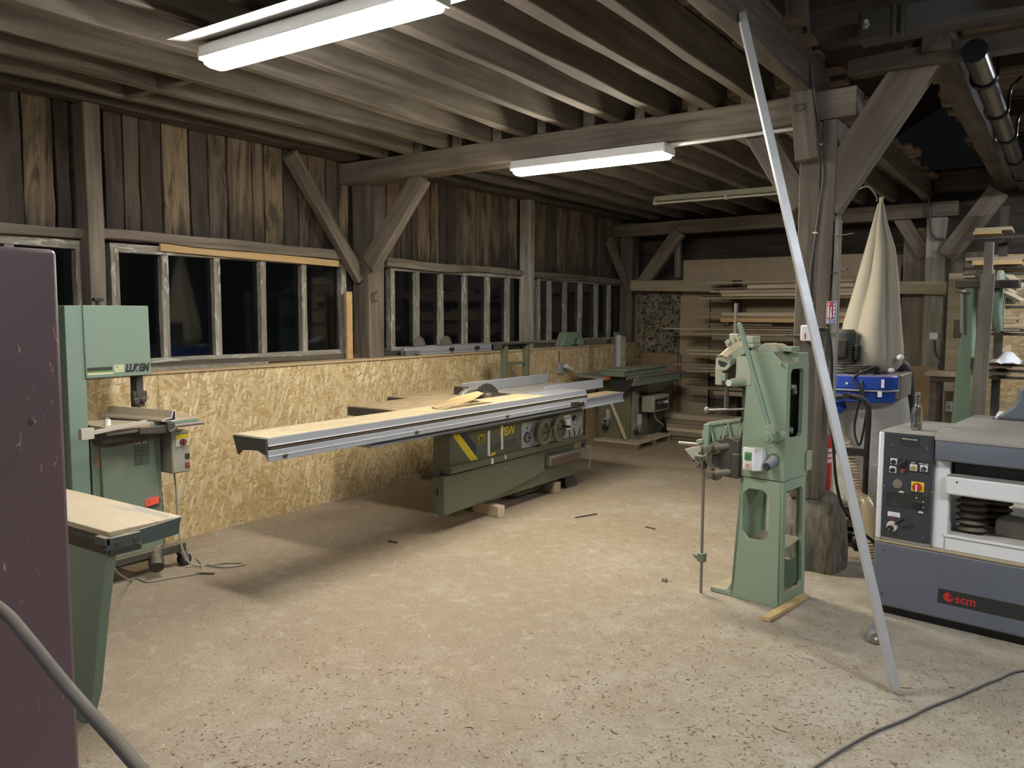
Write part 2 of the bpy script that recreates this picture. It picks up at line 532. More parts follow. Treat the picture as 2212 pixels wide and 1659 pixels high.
def _special():
    # --- maroon cabinet paint with chips
    n = NT('maroon enamel, chipped')
    v = n.map((1.0, 2.6, 1.0), (0.6, 0.3, 0.2))
    a = n.noise(26, v, 3, 0.55, 0.8)
    zz = n.sep(n.tc())[2]
    band = n.math('MULTIPLY', n.ramp(zz, [(0.62, 0.0), (0.72, 1.0)]), n.ramp(zz, [(1.06, 1.0), (1.2, 0.0)]))
    area = n.math('MULTIPLY', n.ramp(n.noise(3.1, None, 2), [(0.42, 0.0), (0.55, 1.0)]), band)
    chip = n.math('MULTIPLY', n.ramp(a, [(0.665, 0.0), (0.69, 1.0)]), area)
    c = n.mix(n.noise(3, None, 4), (0.14, 0.085, 0.095), (0.18, 0.115, 0.125))
    c = n.mix(chip, c, (0.45, 0.33, 0.27))
    n.P(Base_Color=c, Roughness=0.42)
    M['maroon'] = n.m
    # --- post base, cracked grey stump
    n = NT('cracked grey stump')
    a = n.noise(9, n.map((3, 3, 0.7)), 6, 0.7, 0.8)
    n.P(Base_Color=n.ramp(a, [(0.3, (0.09, 0.08, 0.065)), (0.5, (0.21, 0.19, 0.155)), (0.7, (0.34, 0.31, 0.26))]), Roughness=0.95)
    n.bump(a, 0.8, 0.03)
    M['stone'] = n.m
    # --- floor: concrete under trodden sawdust
    n = NT('sawdust on concrete')
    big = n.noise(0.55, None, 5, 0.6, 0.5)
    mid = n.noise(2.3, None, 6, 0.65, 0.4)
    mot = n.noise(11.0, None, 6, 0.7, 0.6)
    fine = n.noise(75, None, 5, 0.75)
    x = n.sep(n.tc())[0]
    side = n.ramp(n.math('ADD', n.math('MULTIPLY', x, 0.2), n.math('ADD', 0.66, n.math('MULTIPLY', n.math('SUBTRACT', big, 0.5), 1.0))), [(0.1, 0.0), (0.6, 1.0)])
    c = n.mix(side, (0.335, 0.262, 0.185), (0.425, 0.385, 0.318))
    c = n.mix(n.ramp(mid, [(0.36, 0.6), (0.58, 0.0)]), c, (0.315, 0.252, 0.175))
    c = n.mix(n.ramp(n.noise(1.4, n.map((1, 1, 1), loc=(5, 3, 0)), 6, 0.65), [(0.52, 0.0), (0.75, 0.5)]), c, (0.49, 0.455, 0.395))
    c = n.mix(n.ramp(n.noise(0.8, n.map((1, 1, 1), loc=(2, 9, 0)), 6, 0.65), [(0.55, 0.0), (0.72, 0.5)]), c, (0.37, 0.262, 0.165))
    c = n.mix(n.ramp(mot, [(0.36, 0.45), (0.5, 0.0)]), c, (0.27, 0.215, 0.15))
    c = n.mix(n.ramp(mot, [(0.54, 0.0), (0.70, 0.4)]), c, (0.54, 0.49, 0.40))
    c = n.mix(n.ramp(fine, [(0.30, 0.6), (0.48, 0.0)]), c, (0.20, 0.155, 0.105))
    c = n.mix(n.ramp(fine, [(0.55, 0.0), (0.72, 0.6)]), c, (0.62, 0.555, 0.45))
    sp = n.voro(55, n.map((1, 2.1, 1), (0, 0, 0.6)), 'F1')
    keep = n.ramp(n.noise(3, None, 3), [(0.42, 0.0), (0.58, 1.0)])
    c = n.mix(n.math('MULTIPLY', n.ramp(sp, [(0.12, 1.0), (0.20, 0.0)]), n.math('MULTIPLY', keep, 0.75)), c, (0.11, 0.08, 0.055))
    sp2 = n.voro(70, n.map((2.2, 1, 1), (0, 0, 0.3), (3, 1, 0)), 'F1')
    c = n.mix(n.math('MULTIPLY', n.ramp(sp2, [(0.12, 1.0), (0.2, 0.0)]), 0.6), c, (0.66, 0.585, 0.46))
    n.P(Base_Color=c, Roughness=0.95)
    n.bump(n.math('ADD', fine, n.math('ADD', n.math('MULTIPLY', mid, 2.0), mot)), 0.5, 0.012)
    M['floor'] = n.m
    # --- OSB: strands at many angles
    n = NT('oriented strand board')
    base = n.noise(26, n.map((1, 1, 1)), 5, 0.6)
    c = n.ramp(base, [(0.3, (0.37, 0.25, 0.115)), (0.7, (0.58, 0.43, 0.225))])
    hb = n.noise(30, None, 2)
    tones = [(0.62, 0.48, 0.26), (0.76, 0.64, 0.41), (0.54, 0.39, 0.19), (0.70, 0.56, 0.33), (0.82, 0.72, 0.50), (0.46, 0.31, 0.14), (0.66, 0.52, 0.29), (0.80, 0.69, 0.46), (0.60, 0.45, 0.23)]
    for i, tone in enumerate(tones):
        ang = i * 1.13 + 0.3
        sc_ = (11, 16, 9, 19, 13, 22, 10, 17, 14)[i]
        v = n.map((1.0, 0.85, 4.4), (0, 0, 0), (i * 3.7, i * 1.3, i * 2.9), n.map((1, 1, 1), (ang, 0, 0)))
        cell = n.sep(n.voro(sc_ * 0.62, v, 'F1', 'Color'))
        edge = n.voro(sc_ * 0.62, v, 'DISTANCE_TO_EDGE')
        pick = n.ramp(cell[0], [(0.68, 0.0), (0.685, 1.0)])
        inside = n.ramp(edge, [(0.06, 0.0), (0.09, 1.0)])
        f = n.math('MULTIPLY', pick, inside)
        tone_c = n.mix(n.math('MULTIPLY', cell[1], 0.55), tone, (0.40, 0.265, 0.115))
        c = n.mix(f, c, tone_c)
    c = n.mix(n.ramp(n.noise(0.9, None, 3), [(0.4, 0.0), (0.7, 0.3)]), c, (0.36, 0.25, 0.12))
    n.P(Base_Color=c, Roughness=0.65)
    n.bump(hb, 0.12, 0.004)
    M['osb'] = n.m
    # --- weather-stained oak cladding, one tone per board
    n = NT('stained cladding boards')
    isl = n.geo('Random Per Island')
    sh = n.t.nodes.new('ShaderNodeCombineXYZ')
    n.set(sh.inputs[1], n.math('MULTIPLY', isl, 31.0)); n.set(sh.inputs[2], n.math('MULTIPLY', isl, 17.0))
    g = n.noise(1.0, n.map((18, 18, 1.3), loc=sh.outputs[0]), 6, 0.65, 0.8)
    tone = n.ramp(isl, [(0.0, (0.27, 0.20, 0.128)), (0.2, (0.15, 0.122, 0.094)), (0.36, (0.31, 0.235, 0.15)), (0.5, (0.085, 0.07, 0.057)), (0.66, (0.25, 0.185, 0.118)), (0.8, (0.17, 0.135, 0.104)), (0.92, (0.10, 0.083, 0.068))], 'CONSTANT')
    c = n.mix(n.ramp(g, [(0.3, 0.75), (0.6, 0.0)]), tone, (0.085, 0.06, 0.042))
    c = n.mix(n.ramp(g, [(0.62, 0.0), (0.85, 0.5)]), c, (0.42, 0.33, 0.21))
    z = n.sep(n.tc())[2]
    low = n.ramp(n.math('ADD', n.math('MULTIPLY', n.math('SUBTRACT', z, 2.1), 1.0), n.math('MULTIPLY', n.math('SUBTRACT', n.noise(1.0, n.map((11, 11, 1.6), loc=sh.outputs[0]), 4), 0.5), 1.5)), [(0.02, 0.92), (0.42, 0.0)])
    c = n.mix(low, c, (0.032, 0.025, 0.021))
    st = n.ramp(n.noise(1.0, n.map((6, 6, 1.1), loc=sh.outputs[0]), 5, 0.65, 1.5), [(0.50, 0.0), (0.62, 0.85)])
    c = n.mix(st, c, (0.05, 0.037, 0.029))
    n.P(Base_Color=c, Roughness=0.85)
    n.bump(g, 0.4, 0.01)
    M['cladding'] = n.m
    # --- camouflage netting
    n = NT('camouflage cloth')
    a = n.noise(7, None, 3, 0.5, 1.0)
    c = n.ramp(a, [(0.0, (0.13, 0.115, 0.085)), (0.42, (0.19, 0.175, 0.115)), (0.5, (0.25, 0.205, 0.15)), (0.6, (0.10, 0.095, 0.07))], 'CONSTANT')
    n.P(Base_Color=c, Roughness=0.95)
    M['camo'] = n.m
    # --- canvas filter bag
    n = NT('beige filter cloth')
    a = n.noise(120, n.map((1, 1, 0.4)), 3)
    n.P(Base_Color=n.mix(n.noise(3, None, 4), (0.42, 0.375, 0.295), (0.52, 0.475, 0.395)), Roughness=0.95)
    n.bump(a, 0.12, 0.003)
    M['canvas'] = n.m
    # --- translucent plastic sack and ribbed hose
    n = NT('dusty clear film')
    a = n.noise(9, n.map((1, 1, 0.5)), 5, 0.6, 0.8)
    n.P(Base_Color=(0.78, 0.76, 0.72), Roughness=0.3, Transmission_Weight=0.35, Alpha=0.88)
    n.bump(a, 0.9, 0.04)
    M['film'] = n.m
    n = NT('dusty clear hose')
    n.P(Base_Color=(0.62, 0.52, 0.36), Roughness=0.25, Transmission_Weight=0.3)
    M['hose'] = n.m
    M['pane'] = glass('window glass', (0.55, 0.6, 0.62), 0.04, 1.45)
    M['bottle'] = glass('bottle glass', (0.97, 0.99, 0.98), 0.0, 1.5)


_special()
M['lamp_cool'] = emitter('lit diffuser, cool', LAMP1)
M['lamp_warm'] = emitter('lit diffuser, warm', LAMP2)
M['lamp_day'] = emitter('lit diffuser, daylight', LAMP3)
M['lamp_dim'] = emitter('lit diffuser, neutral', (1.0, 0.96, 0.9, 26.0))
M['reflector'] = plain('dull reflector sheet', (0.42, 0.43, 0.43), 0.5)
M['lampbody'] = plain('lamp housing', (0.75, 0.75, 0.74), 0.45)
M['ink'] = plain('dark ink', (0.028, 0.03, 0.03), 0.5)
M['inkgrey'] = plain('grey ink', (0.075, 0.09, 0.08), 0.5)
M['cream'] = plain('cream decal', (0.62, 0.60, 0.36), 0.5)
M['decalgreen'] = plain('green decal', (0.12, 0.26, 0.08), 0.5)
M['paperwhite'] = plain('white paper', (0.85, 0.86, 0.88), 0.7)
M['signblue'] = plain('blue sign', (0.05, 0.07, 0.25), 0.4)
M['orange'] = plain('orange paint', (0.50, 0.155, 0.06), 0.6)
M['sticker'] = plain('fluorescent orange sticker', (0.85, 0.11, 0.06), 0.5)

# ------------------------------------------------------------------ floor, walls, ceiling
WX = -5.15      # front of the strand board
CX = -5.40      # plane of the cladding and windows
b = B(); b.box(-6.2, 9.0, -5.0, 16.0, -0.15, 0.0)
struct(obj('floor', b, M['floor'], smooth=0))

# strand board panels below the sill
ys = [-2.0, 0.723, 3.223, 6.02, 8.62, 10.75]
for i in range(len(ys) - 1):
    b = B(); b.box(WX - 0.018, WX, ys[i] + 0.0015, ys[i + 1] - 0.0015, 0.0, 1.188)
    o = struct(obj('wall_left_panel', b, M['osb'], smooth=0)); o['label'] = 'golden strand board sheet below the long window sill'
b = B(); b.box(WX - 0.27, WX + 0.015, -2.0, 10.75, 1.188, 1.206)
struct(obj('windowsill', b, wood('sill board', (0.33, 0.24, 0.14), (0.48, 0.37, 0.22), (0.58, 0.46, 0.30), 1, 14, dust=0.6), smooth=0, bev=0.002))

# cladding boards, live edged
b = B()


def clad(y0, y1, z0, z1):
    y = y0
    while y < y1 - 0.02:
        w = RND.uniform(0.10, 0.23)
        e = min(y + w, y1)
        n = 9; pts = []
        s1, s2 = RND.random() * 40, RND.random() * 40
        d = RND.uniform(0.0, 0.014)
        for i in range(n + 1):
            z = z0 + (z1 - z0) * i / n
            pts.append((y + 0.004 + abs(noise.noise(Vector((z * 2.2, s1, 0)))) * 0.022, e - 0.003 - abs(noise.noise(Vector((z * 2.2, s2, 0)))) * 0.022, z))
        poly = [(p[0], p[2]) for p in pts] + [(p[1], p[2]) for p in reversed(pts)]
        b.prism(poly, 'x', CX - 0.03 - d, CX - d)
        y = e
    return b


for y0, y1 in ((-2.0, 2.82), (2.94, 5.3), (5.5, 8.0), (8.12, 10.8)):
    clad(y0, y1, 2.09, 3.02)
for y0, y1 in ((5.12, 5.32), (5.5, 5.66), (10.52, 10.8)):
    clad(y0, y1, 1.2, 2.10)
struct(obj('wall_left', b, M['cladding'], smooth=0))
b = B(); b.box(CX - 0.12, CX - 0.06, -2.0, 11.0, 2.06, 3.25)
b.box(CX - 0.12, CX - 0.06, 5.1, 5.72, 0.0, 2.06); b.box(CX - 0.12, CX - 0.06, 10.5, 11.0, 0, 2.06)
b.box(CX - 0.12, CX - 0.06, -2.0, 11.0, 0.0, 1.22)
struct(obj('wall_left_backing', b, M['darkwood'], smooth=0))

# windows
WIN = [  # y of the frame ends, then pixel columns of the glazing bars
    ('window_1', 0.6, P(178, 600, 'x', CX).y, [20]),
    ('window_2', P(232, 600, 'x', CX).y, P(741, 650, 'x', CX).y, [353, 465, 564, 652]),
    ('window_3', P(837, 650, 'x', CX).y, P(1139, 670, 'x', CX).y, [897, 949, 1001, 1050, 1093]),
    ('window_4', P(1155, 670, 'x', CX).y, P(1345, 670, 'x', CX).y, [1184, 1218, 1251, 1285, 1313]),
]
ZW0, ZW1 = 1.285, 2.045
for name, y0, y1, bars in WIN:
    w = struct(empty(name, (CX, (y0 + y1) / 2, ZW0)))
    W0 = lambda a, c, z: tuple(ROOT[w.name].inverted() @ Vector((a, c, z)))
    f = []
    for nm, a, c, ww, hh in (('frame_rail', (CX + 0.01, y0, ZW1 + 0.005), (CX + 0.01, y1, ZW1 + 0.005), 0.07, 0.06), ('frame_rail', (CX + 0.0, y0, ZW0 - 0.035), (CX + 0.0, y1, ZW0 - 0.035), 0.09, 0.075),
                            ('jamb', (CX + 0.01, y0 + 0.03, ZW0), (CX + 0.01, y0 + 0.03, ZW1), 0.06, 0.07), ('jamb', (CX + 0.01, y1 - 0.03, ZW0), (CX + 0.01, y1 - 0.03, ZW1), 0.06, 0.07)):
        timber(nm, a, c, ww, hh, M['flaky'], parent=w, rough=0.003, bev=0.004, up=(0, 0, 1) if nm != 'jamb' else (1, 0, 0))
    for px in bars:
        y = P(px, 660, 'x', CX).y
        timber('glazing_bar', (CX + 0.012, y, ZW0), (CX + 0.012, y, ZW1), 0.055, 0.05, M['flaky'], parent=w, rough=0.003, bev=0.004, up=(1, 0, 0))
    g = B(); g.box(CX - 0.014, CX - 0.01, y0 + 0.03, y1 - 0.03, ZW0, ZW1)
    obj('glass', g, M['pane'], w, world=True, smooth=0)


def beam(name, p0, p1, w, h, m='timber', label=None, **kw):
    return struct(timber(name, p0, p1, w, h, M[m], **kw), label)


# rails of the left wall
beam('header_beam', (CX + 0.05, -2, 2.115), (CX + 0.05, 2.84, 2.115), 0.09, 0.075, rough=0.008)
beam('header_beam', (CX + 0.05, 2.93, 2.125), (CX + 0.05, 5.12, 2.115), 0.09, 0.07, rough=0.012)
beam('header_beam', (CX + 0.05, 5.68, 2.10), (CX + 0.05, 8.06, 2.085), 0.09, 0.07, rough=0.016)
beam('header_beam', (CX + 0.05, 8.14, 2.085), (CX + 0.05, 10.6, 2.075), 0.09, 0.07, rough=0.01)
beam('batten_trim', P(345, 534, 'x', CX + 0.06), P(730, 570, 'x', CX + 0.06), 0.025, 0.055, 'newwood', rough=0.001, bev=0.002)
beam('wall_plate_beam', (CX + 0.12, -2, 3.0), (CX + 0.12, 10.9, 3.0), 0.2, 0.13, 'darkwood', rough=0.01)
beam('sill_beam', (CX + 0.03, -2, 1.225), (CX + 0.03, 10.7, 1.225), 0.12, 0.05, 'darkwood', rough=0.006)

# posts of the left wall
beam('wall_column', (CX + 0.09, 2.885, 1.2), (CX + 0.09, 2.885, 2.95), 0.11, 0.14, up=(1, 0, 0), label='squared timber post between the first two windows')
beam('wall_column', (CX + 0.12, 5.41, 1.2), (CX + 0.12, 5.41, 2.94), 0.2, 0.2, up=(1, 0, 0), label='thick timber post under the near tie beam at the window wall')
beam('wall_column', (CX + 0.09, 8.07, 1.2), (CX + 0.09, 8.07, 2.95), 0.12, 0.14, 'greywood', up=(1, 0, 0), label='slim grey post between the two far windows')
beam('corner_column', (CX + 0.12, 10.72, 1.2), (CX + 0.12, 10.72, 2.9), 0.2, 0.2, up=(1, 0, 0), label='timber post in the far corner')
beam('brace_beam', P(626, 332, 'x', CX + 0.12), P(778, 603, 'x', CX + 0.12), 0.12, 0.07, up=(1, 0, 0), bev=0.004)
beam('brace_beam', P(1316, 520, 'x', CX + 0.12), P(1364, 640, 'x', CX + 0.12), 0.12, 0.07, up=(1, 0, 0), bev=0.004)

# the near tie beam and its post
beam('tie_beam', (-5.45, 5.31, 2.842), (-1.1, 5.31, 2.86), 0.22, 0.175, rough=0.006, label='long timber tie beam carrying the joists, lamp below it')
beam('main_column', (-1.355, 5.30, 0.45), (-1.355, 5.30, 2.77), 0.2, 0.13, up=(1, 0, 0), label='hewn timber post behind the mortising machine')
beam('main_column_half', (-1.285, 5.31, 0.45), (-1.243, 5.31, 2.775), 0.09, 0.2, up=(0, 1, 0))
beam('column_trim', (-1.185, 5.24, 0.86), (-1.185, 5.24, 2.18), 0.03, 0.07, 'greywood', up=(0, 1, 0), rough=0.002, bev=0.003)
beam('strut_beam', (-1.345, 5.12, 2.53), (-1.47, 5.12, 3.75), 0.13, 0.09, up=(0, 1, 0), rough=0.006)
beam('brace_beam', (P(1804, 347, 'y', 5.26) + P(1808, 475, 'y', 5.26)) / 2 - Vector((0.07, 0, 0.09)), P(2014, 92, 'y', 5.26), 0.225, 0.09, up=(0, 1, 0.0), rough=0.004)
beam('brace_beam', P(1632, 275, 'y', 5.3), P(1735, 445, 'y', 5.3), 0.16, 0.09, up=(0, 1, 0))
beam('brace_beam', P(912, 382, 'y', 5.3), P(800, 570, 'y', 5.3), 0.17, 0.09, up=(0, 1, 0))
b = B()
for i in range(9):
    z0, z1 = 0.055 * i, 0.055 * (i + 1)
prof = [(0.215, 0.0), (0.21, 0.08), (0.195, 0.2), (0.18, 0.32), (0.165, 0.42), (0.12, 0.47), (0.0, 0.48)]
rings = []
for r, z in prof:
    rg = []
    for k in range(28):
        a = 2 * PI * k / 28
        sq = 1.0 / max(abs(math.cos(a)), abs(math.sin(a))) ** 0.7
        q = 1 + 0.16 * noise.noise(Vector((math.cos(a) * 2, math.sin(a) * 2, z * 3)))
        rg.append(b.bm.verts.new((-1.31 + r * sq * q * math.cos(a), 5.34 + r * 0.85 * sq * q * math.sin(a), z)))
    rings.append(rg)
for i in range(len(rings) - 1):
    for k in range(28):
        b.face([rings[i][k], rings[i][(k + 1) % 28], rings[i + 1][(k + 1) % 28], rings[i + 1][k]])
b.face(rings[0][::-1]); b.face(rings[-1])
struct(obj('column_base', b, M['stone'], smooth=50), 'rough grey tapered foot of the timber post')

# far frame
beam('tie_beam', (-5.45, 10.6, 2.785), (-1.1, 10.6, 2.81), 0.2, 0.17, label='far timber tie beam above the lumber rack')
beam('far_column', (-1.305, 10.6, 0), (-1.305, 10.6, 2.72), 0.2, 0.2, 'greywood', up=(0, 1, 0), label='grey timber post at the end of the far tie beam')
beam('brace_beam', P(1468, 500, 'y', 10.5), P(1388, 612, 'y', 10.5), 0.17, 0.09, up=(0, 1, 0))
beam('brace_beam', P(2045, 555, 'y', 10.5), P(2158, 412, 'y', 10.5), 0.22, 0.1, up=(0, 1, 0))
beam('brace_beam', P(1945, 470, 'y', 10.62), P(2000, 555, 'y', 10.62), 0.16, 0.08, up=(0, 1, 0))
beam('stud_beam', P(1465, 600, 'y', 10.62), P(1465, 520, 'y', 10.62), 0.08, 0.08, up=(0, 1, 0))

# joists and deck
JX = [-1.37, -1.69, -2.005, -2.33, -2.66, -3.02, -3.40, -3.80, -4.22, -4.58, -4.93]
for i, x in enumerate(JX):
    h = 0.2 if i else 0.25
    beam('ceiling_beam', (x, -2.0, 2.93 + h / 2 + RND.uniform(-.006, .006)), (x + RND.uniform(-.012, .012), 5.42, 2.93 + h / 2), 0.075 + RND.uniform(-.008, .012), h, 'joist', rough=0.008)
for i, x in enumerate([-1.42, -1.76, -2.12, -2.5, -2.9, -3.3, -3.7, -4.1, -4.5, -4.88]):
    beam('ceiling_beam', (x, 5.2, 2.93 + 0.1), (x + RND.uniform(-.02, .02), 10.75, 2.93 + 0.1), 0.08 + RND.uniform(-.01, .01), 0.2, 'joist', rough=0.008)
beam('noggin_beam', (-4.93, 2.93, 2.99), (-4.22, 2.93, 2.99), 0.05, 0.11, 'joist')
b = B(); y = -2.0
while y < 10.9:
    w = RND.uniform(0.12, 0.19)
    x1 = -1.33 + RND.uniform(-0.06, 0.10); z = 3.135 + RND.uniform(0, 0.006)
    b.box(-5.5, x1, y + 0.004, y + w - 0.004, z, z + 0.025)
    y += w
struct(obj('ceiling', b, M['deck'], smooth=0))
b = B(); b.box(-5.6, -1.5, -2.2, 11.0, 3.18, 3.22)
struct(obj('ceiling_backing', b, M['darkwood'], smooth=0))

# far wall
b = B(); x = -5.4
while x < -0.9:
    w = RND.uniform(0.13, 0.22); d = RND.uniform(0, 0.02)
    top = 2.0 if x < -4.4 else 2.33
    b.box(x + 0.003, x + w - 0.003, 10.74 - d, 10.78, 0.0, top)
    x += w
struct(obj('wall_far', b, M['vertboard'], smooth=0))
b = B(); b.box(-5.5, 1.9, 11.45, 11.5, 0, 3.4)
struct(obj('wall_far_backing', b, M['darkwood'], smooth=0))
b = B(); b.box(P(1476, 600, 'y', 10.66).x, P(1905, 600, 'y', 10.66).x, 10.66, 10.69, 0.95, 2.35)
struct(obj('wall_far_panel', b, M['panel'], smooth=0))
b = B(); b.box(P(1881, 600, 'y', 10.7).x, P(1948, 600, 'y', 10.7).x, 10.63, 10.655, 1.0, 2.2)
b.box(P(1952, 600, 'y', 10.7).x, P(2000, 600, 'y', 10.7).x, 10.62, 10.65, 1.0, 2.62)
struct(obj('wall_far_planks', b, M['vertboard'], smooth=0))
beam('rail_beam', P(1364, 617, 'y', 10.4), P(2046, 622, 'y', 10.4), 0.06, 0.145, 'paleboard', rough=0.004)

# the taller aisle on the other side of the post
beam('collar_beam', (-1.06, 5.05, 3.215), (2.2, 5.05, 3.19), 0.14, 0.155, 'greybeam', rough=0.006)
beam('collar_beam', (-1.15, 5.22, 3.05), (2.2, 5.22, 3.07), 0.12, 0.10, 'darkwood', rough=0.006)
beam('collar_beam', (-1.5, 5.3, 3.33), (2.2, 5.3, 3.38), 0.16, 0.2, 'darkwood', rough=0.006)
beam('collar_beam', (-1.35, 10.6, 3.12), (2.2, 10.6, 3.15), 0.2, 0.22, 'darkwood', rough=0.006)
beam('purlin_beam', (P(2062, 150, 'z', 3.16).x, 5.1, 3.16), (P(2062, 150, 'z', 3.16).x, 11.2, 3.16), 0.15, 0.2, 'darkwood', rough=0.006)
for x, z in ((-0.20, 3.26), (0.28, 3.3)):
    beam('purlin_beam', (x, 4.6, z), (x, 11.3, z), 0.09, 0.2, 'joist', rough=0.006)
for y in (6.6, 8.2, 9.8):
    beam('strut_beam', (-0.12, y, 2.95), (-0.12, y, 3.9), 0.09, 0.09, 'timber', up=(0, 1, 0))
    beam('cross_beam', (-0.65, y, 3.34), (1.6, y, 3.38), 0.08, 0.14, 'darkwood')
b = B(); y = 5.4
while y < 11.3:
    w = RND.uniform(0.13, 0.2)
    b.box(-0.98 + RND.uniform(-.04, .04), -0.32, y + 0.006, y + w - 0.006, 3.44, 3.465)
    b.box(0.02, 1.9, y + 0.004, y + w - 0.004, 3.5, 3.525)
    y += w
struct(obj('ceiling_boards', b, M['deck'], smooth=0))
for y in (1.2, 3.1, 4.95, 6.9, 8.8):
    beam('rafter_beam', (-1.45, y, 4.0), (1.2, y, 5.6), 0.09, 0.14, 'darkwood', up=(0, 1, 0))
b = B(); b.hull8([(-1.9, -2, 3.85), (1.3, -2, 5.8), (1.3, 11.4, 5.8), (-1.9, 11.4, 3.85), (-1.9, -2, 3.9), (1.3, -2, 5.85), (1.3, 11.4, 5.85), (-1.9, 11.4, 3.9)])
b.hull8([(1.3, -2, 5.8), (8.6, -2, 3.2), (8.6, 11.4, 3.2), (1.3, 11.4, 5.8), (1.3, -2, 5.85), (8.6, -2, 3.25), (8.6, 11.4, 3.25), (1.3, 11.4, 5.85)])
struct(obj('roof', b, M['darkwood'], smooth=0))
b = B(); b.box(8.5, 8.6, -4.6, 11.4, 0, 3.3); struct(obj('wall_right', b, M['vertboard'], smooth=0))
b = B(); b.box(-5.5, 8.6, -4.7, -4.6, 0, 5.8); struct(obj('wall_back', b, M['vertboard'], smooth=0))
b = B(); b.box(-5.5, -1.3, -4.6, -2.0, 3.14, 3.2); struct(obj('ceiling_rear', b, M['deck'], smooth=0))
b = B(); b.box(-5.5, -5.4, -4.6, -2.0, 0, 3.2); struct(obj('wall_left_rear', b, M['vertboard'], smooth=0))

# ------------------------------------------------------------------ lamps
def lamp(label, x0, x1, y, z, m, wing=True, sock=(0.06, 0.05)):
    t = thing('ceiling_lamp', label, 'lamp', ((x0 + x1) / 2, y, z))
    b = B(); hw = 0.075
    prof = [(-hw, 0.05), (-hw, 0.036), (-hw * 0.78, 0.010), (-hw * 0.4, 0.0), (hw * 0.4, 0.0), (hw * 0.78, 0.010), (hw, 0.036), (hw, 0.05)]
    b.prism([(y + p[0], z + p[1]) for p in prof], 'x', x0, x1)
    obj('diffuser', b, m, t, world=True, bev=0.012)
    b = B(); b.box(x0 - 0.01, x1 + 0.01, y - hw - 0.006, y + hw + 0.006, z + 0.040, z + 0.10)
    obj('housing', b, M['lampbody'], t, world=True, bev=0.006)
    if wing:
        b = B(); b.hull8([(x0 - 0.03, y - 0.235, z + 0.085), (x1 + 0.05, y - 0.235, z + 0.085), (x1 + 0.05, y - 0.02, z + 0.125), (x0 - 0.03, y - 0.02, z + 0.125),
                         (x0 - 0.03, y - 0.235, z + 0.088), (x1 + 0.05, y - 0.235, z + 0.088), (x1 + 0.05, y - 0.02, z + 0.13), (x0 - 0.03, y - 0.02, z + 0.13)])
        b.hull8([(x0 - 0.03, y + 0.02, z + 0.125), (x1 + 0.05, y + 0.02, z + 0.125), (x1 + 0.05, y + 0.2, z + 0.1), (x0 - 0.03, y + 0.2, z + 0.1),
                 (x0 - 0.03, y + 0.02, z + 0.13), (x1 + 0.05, y + 0.02, z + 0.13), (x1 + 0.05, y + 0.2, z + 0.103), (x0 - 0.03, y + 0.2, z + 0.103)])
        b.box(x0, x1, y - 0.04, y + 0.04, z + 0.101, z + 0.15)
        obj('reflector', b, M['reflector'], t, world=True, smooth=0)
    for e, s in ((x0, -1), (x1, 1)):
        b = B(); b.box(min(e, e + s * 0.016), max(e, e + s * 0.016), y - hw - 0.008, y + hw + 0.008, z + 0.03, z + 0.075)
        obj('end_clip', b, M['offwhite'], t, world=True, bev=0.004)
    return t


lamp('bright tubular lamp with white reflector under the near joists', -3.50, -2.11, 2.545, 2.785, M['lamp_cool'])
lamp('warm lit tubular lamp hanging below the tie beam', -3.47, -2.26, 5.14, 2.635, M['lamp_warm'], wing=False)
lamp('tubular lamp with white reflector of the next row, behind the viewer', -3.3, -1.9, -0.9, 2.785, M['lamp_dim'])
# lamps of the same make in the aisle beyond the picture's edge light the planer and the racks
lamp('daylight tubular lamp in the open aisle, near row', 0.9, 2.4, 2.0, 3.05, M['lamp_day'])
lamp('daylight tubular lamp in the open aisle, far row', 0.55, 2.0, 8.4, 3.05, M['lamp_day'])
beam('hanger_beam', (0.7, 2.0, 3.25), (2.6, 2.0, 3.25), 0.08, 0.1, 'timber')

# ================================================================== maroon cabinet and bench machine in front of the camera
t = thing('steel_cabinet', 'tall maroon steel cabinet with chipped paint at the picture edge', 'cabinet', (-2.25, 0.52, 0))
b = B(); b.box(-2.6, -1.9, 0.10, 0.955, 0.02, 1.745)
obj('body', b, M['maroon'], t, world=True, bev=0.012)
b = B(); b.box(-2.56, -1.94, 0.14, 0.92, 0.0, 0.02)
obj('plinth', b, M['black'], t, world=True)
c = P(70, 911, 'x', -1.9)
b = B(); b.cyl(c - Vector((0.004, 0, 0)), c + Vector((0.004, 0, 0)), 0.007, seg=12); b.ball(c + Vector((0.005, 0, 0)), 0.005, 10)
obj('bolt', b, M['steel'], t, world=True)

# jointer (surface planer), its outfeed end showing behind the cabinet
t = thing('jointer', 'green jointer with a dusty table and tapered leg, half behind the cabinet', 'machine', (-3.3, 1.72, 0))
ZT = 0.801
b = B(); b.box(-4.15, -2.875, 1.583, 1.880, ZT - 0.022, ZT)
n = NT('swept sawdust table')
w_ = n.noise(1.0, n.map((1.6, 9, 1), (0, 0, .25)), 4, .6, .4)
c_ = n.mix(n.noise(9, None, 5), (0.42, 0.345, 0.235), (0.53, 0.445, 0.315))
n.P(Base_Color=n.mix(n.ramp(w_, [(0.58, 0.0), (0.68, 0.8)]), c_, (0.29, 0.275, 0.245)), Roughness=.85)
obj('table_top', b, n.m, t, world=True, bev=0.003)
b = B(); b.prism([(1.592, ZT - 0.075), (1.76, ZT - 0.075), (1.862, ZT - 0.068), (1.868, ZT - 0.03), (1.879, ZT - 0.002), (1.592, ZT - 0.022)], 'x', -2.90, -2.868)
b.prism([(1.592, ZT - 0.075), (1.862, ZT - 0.068), (1.868, ZT - 0.022), (1.592, ZT - 0.022)], 'x', -4.1, -2.90)
obj('apron', b, M['slate'], t, world=True, bev=0.002)
